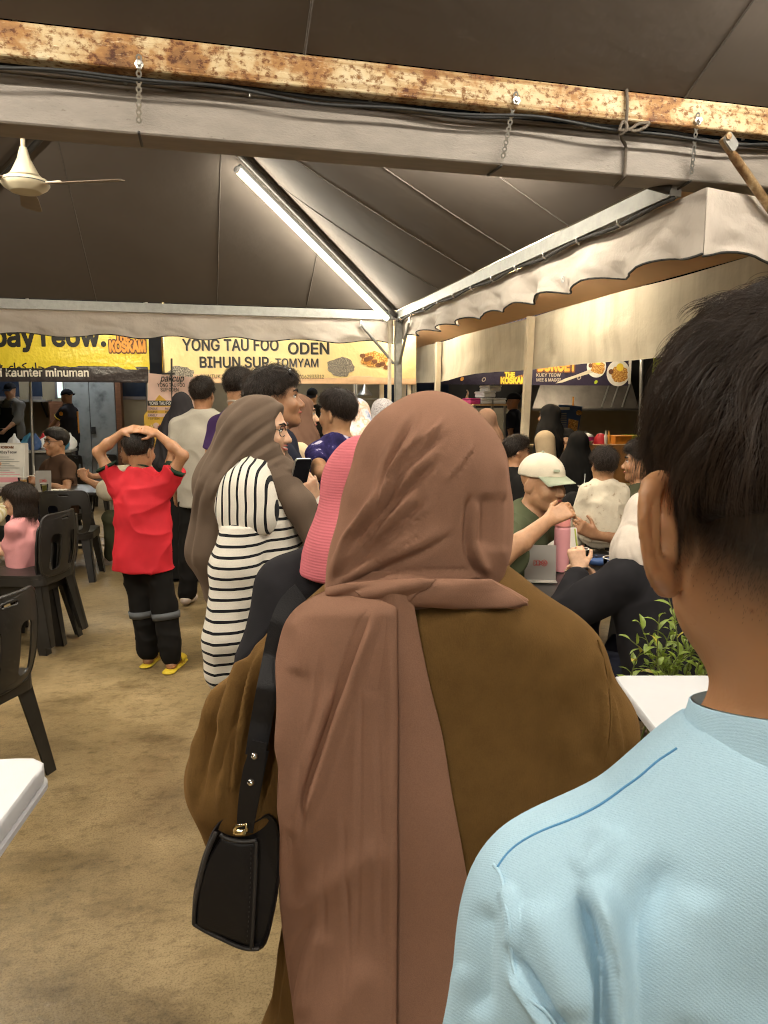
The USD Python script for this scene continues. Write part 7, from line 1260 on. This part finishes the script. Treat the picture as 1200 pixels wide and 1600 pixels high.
def plate(label, px, py, d, r, food, z=.747): q = PD(px, py, d); q[2] = z; T = Thing('plate', label, 'plate', q); T.part('dish', lathe([(0, 0), (r * .6, 0), (r, .018), (r * .98, .021), (r * .6, .004), (0, .004)], 28, q), 'paper', 40); v, f = Shape().ell(q + (0, 0, .012), (r * .55, r * .5, .018), .01).ell(q + (r * .2, .01, .02), (r * .3, r * .3, .016), .01).mesh(.006); T.part('food', (wrinkle(v, f, .008, (60, 60, 60), 3), f), food, True)
plate('white plate of fried food beside the ivory hijab woman', 926, 892, 3.3, .085, 'food'); plate('pale plate on the dark table behind the toddler', 900, 752, 6.15, .11, 'food', .802)
q = PD(882, 868, 3.9); q[2] = .747; pb = Thing('food_box', 'open cream paper food box behind the pink bottle', 'box', q); o_ = rrect(.17, .13, .01)
pb.part('tray', cat_([place(ext(o_, .003), q, RT, FH), place(ext(o_.difference(o_.buffer(-.004)), .05), q + UZ * .003, RT, FH)]), 'paper'); pb.part('raised_lid', place(ext(rrect(.17, .12, .01), .003), q + FH * .075 + UZ * .10, RT, unit(UZ + FH * .3)), 'paper'); pb.part('food', Shape().ell(q + UZ * .02, (.07, .05, .03), .01).mesh(.008), 'food', True)
q = PD(935, 878, 3.75); q[2] = .747; np_ = Thing('pouch', 'dark blue pouch lying between the drink cups', 'pouch', q); v, f = Shape().ell(q + UZ * .025, (.07, .05, .026), .01).mesh(.007); np_.part('body', (wrinkle(v, f, .006, (30, 30, 30), 2), f), 'blue_print', True); np_.part('flap', Shape().ell(q + UZ * .045, (.06, .03, .008), .01).mesh(.006), 'cloth_navy', True)
for k, (px, lab) in enumerate(((85, 'folded white tissue on the far black table'), (95, 'second white tissue nearer the cream shirt diner'))):
    q = PD(px, 752, 7.25); q[2] = .748; n = 10; P = np.zeros((n, n, 3)); g = np.linspace(-.5, .5, n)
    for i in range(n): P[i] = q + RT * (g[i] * .12) + np.outer(g * .08, FH) + np.outer(.010 * np.abs(np.sin(g * 5 + i * .7 + k)), UZ)
    single('tissue', sheet(P, .002), 'print_white', lab, 'tissue', smooth=True)
# framed paper menu on the far table
o = PD(12, 742, 7.42); o[2] = .747; fm = Thing('framed_menu', 'pale framed paper menu standing on the far black table', 'menu', o); ez = unit(UZ + FH * .08); n_ = np.cross(RT, ez)
pn = fm.part('panel', place(ext(affinity.translate(rrect(.42, .44, .01), 0, .24), .004), o, RT, ez), 'acrylic_white'); fm.part('paper_sheet', place(ext(affinity.translate(rrect(.35, .40, .004), 0, .245), .002), o + n_ * .0045, RT, ez), 'paper', parent=pn); fm.part('foot', place(ext(rrect(.42, .10, .01), .006), o, RT, FH), 'acrylic_white')
fm.part('logo', place(ext(text_poly('KOSKAM', .022, True).buffer(.002), .001), o + n_ * .007 - RT * .065 + ez * .405, RT, ez), 'wood_brown', parent=pn); fm.part('lettering', place(ext(text_poly('#BayTeow', .026, True), .001), o + n_ * .007 - RT * .085 + ez * .355, RT, ez), 'print_black', parent=pn)
for k in range(9): fm.part('print_line', place(ext(sbox(0, 0, .16 + .05 * ((k * 7) % 3), .007), .001), o + n_ * .007 - RT * .14 + ez * (.315 - .022 * k), RT, ez), 'metal_tray' if k < 7 else 'plastic_pink', parent=pn)
fm.part('print_block', place(ext(sbox(0, 0, .26, .05), .001), o + n_ * .007 - RT * .13 + ez * .065, RT, ez), 'plastic_pink', parent=pn)

# ------------------------------------------------------------------ leafy plant by the white table
def plant():
    b = PD(1052, 1040, 2.40) * (1, 1, 0); T = Thing('leafy_plant', 'bright green leafy plant behind the white table', 'plant', b); r = np.random.default_rng(21)
    T.part('pot', lathe([(0, 0), (.13, 0), (.17, .34), (.185, .35), (.185, .38), (.16, .38), (.155, .34), (0, .33)], 28, b), 'pot_brown', 40); T.part('soil', lathe([(0, .345), (.154, .345), (.15, .335), (0, .335)], 20, b), 'leaf_dark')
    a_ = np.linspace(0, 1, 5); lv = []
    def leaf(p, d, L, w, m):
        d = unit(d); s = unit(np.cross(d, UZ) + r.normal(size=3) * .25); u = np.cross(s, d); c = [p + d * L * t + u * L * (.10 * math.sin(math.pi * t) - .22 * t * t) for t in a_]; ww = [0.02, .42, .5, .34, .0]
        V = np.vstack([np.array(c), np.array([c[i] + s * w * ww[i] + u * w * .13 * (ww[i] > 0) for i in range(5)]), np.array([c[i] - s * w * ww[i] + u * w * .13 * (ww[i] > 0) for i in range(5)])]); F = []
        for i in range(4): F += [[i, i + 1, i + 6], [i, i + 6, i + 5], [i, i + 11, i + 1], [i, i + 10, i + 11]]
        T.part('leaf', (V, np.array(F)), m, True)
    tips = [(985, 1000), (1000, 975), (1030, 965), (1045, 935), (1062, 930), (1082, 950), (1098, 960), (1105, 985), (1075, 990), (1048, 985), (1022, 1005), (1000, 1020), (1090, 1015), (1060, 1025), (1035, 1035), (1110, 1030), (1120, 970), (1130, 1000), (1012, 1040), (1078, 1040)]
    for k, (x, y) in enumerate(tips):
        e = PD(x, y, 2.40 + .16 * (r.random() - .5)); s0 = b + (r.normal() * .05, r.normal() * .05, .345); mid = s0 * .45 + e * .55 + (0, 0, .05) + r.normal(size=3) * .025; st = smoothline([s0, s0 * .6 + mid * .4 + (0, 0, .03), mid, e], 16); T.part('stem', tube(st, np.linspace(.004, .0018, 16), 6), 'stem', True)
        nl = 13
        for i in range(nl):
            t = .42 + .58 * i / (nl - 1); j = min(int(t * 15), 14); p = st[j] + (st[j + 1] - st[j]) * (t * 15 - j); ax = unit(st[j + 1] - st[j]); a = i * 2.4 + k; q = frame(ax); o = q[:, 0] * math.cos(a) + q[:, 1] * math.sin(a)
            leaf(p, ax * (.55 + .8 * (i == nl - 1)) + o * .85 + UZ * .15, (.040 + .022 * r.random()) * (1.0 - .25 * (i == nl - 1)), .017 + .008 * r.random(), 'leaf_yellow' if r.random() < .03 else 'leaf')
plant()
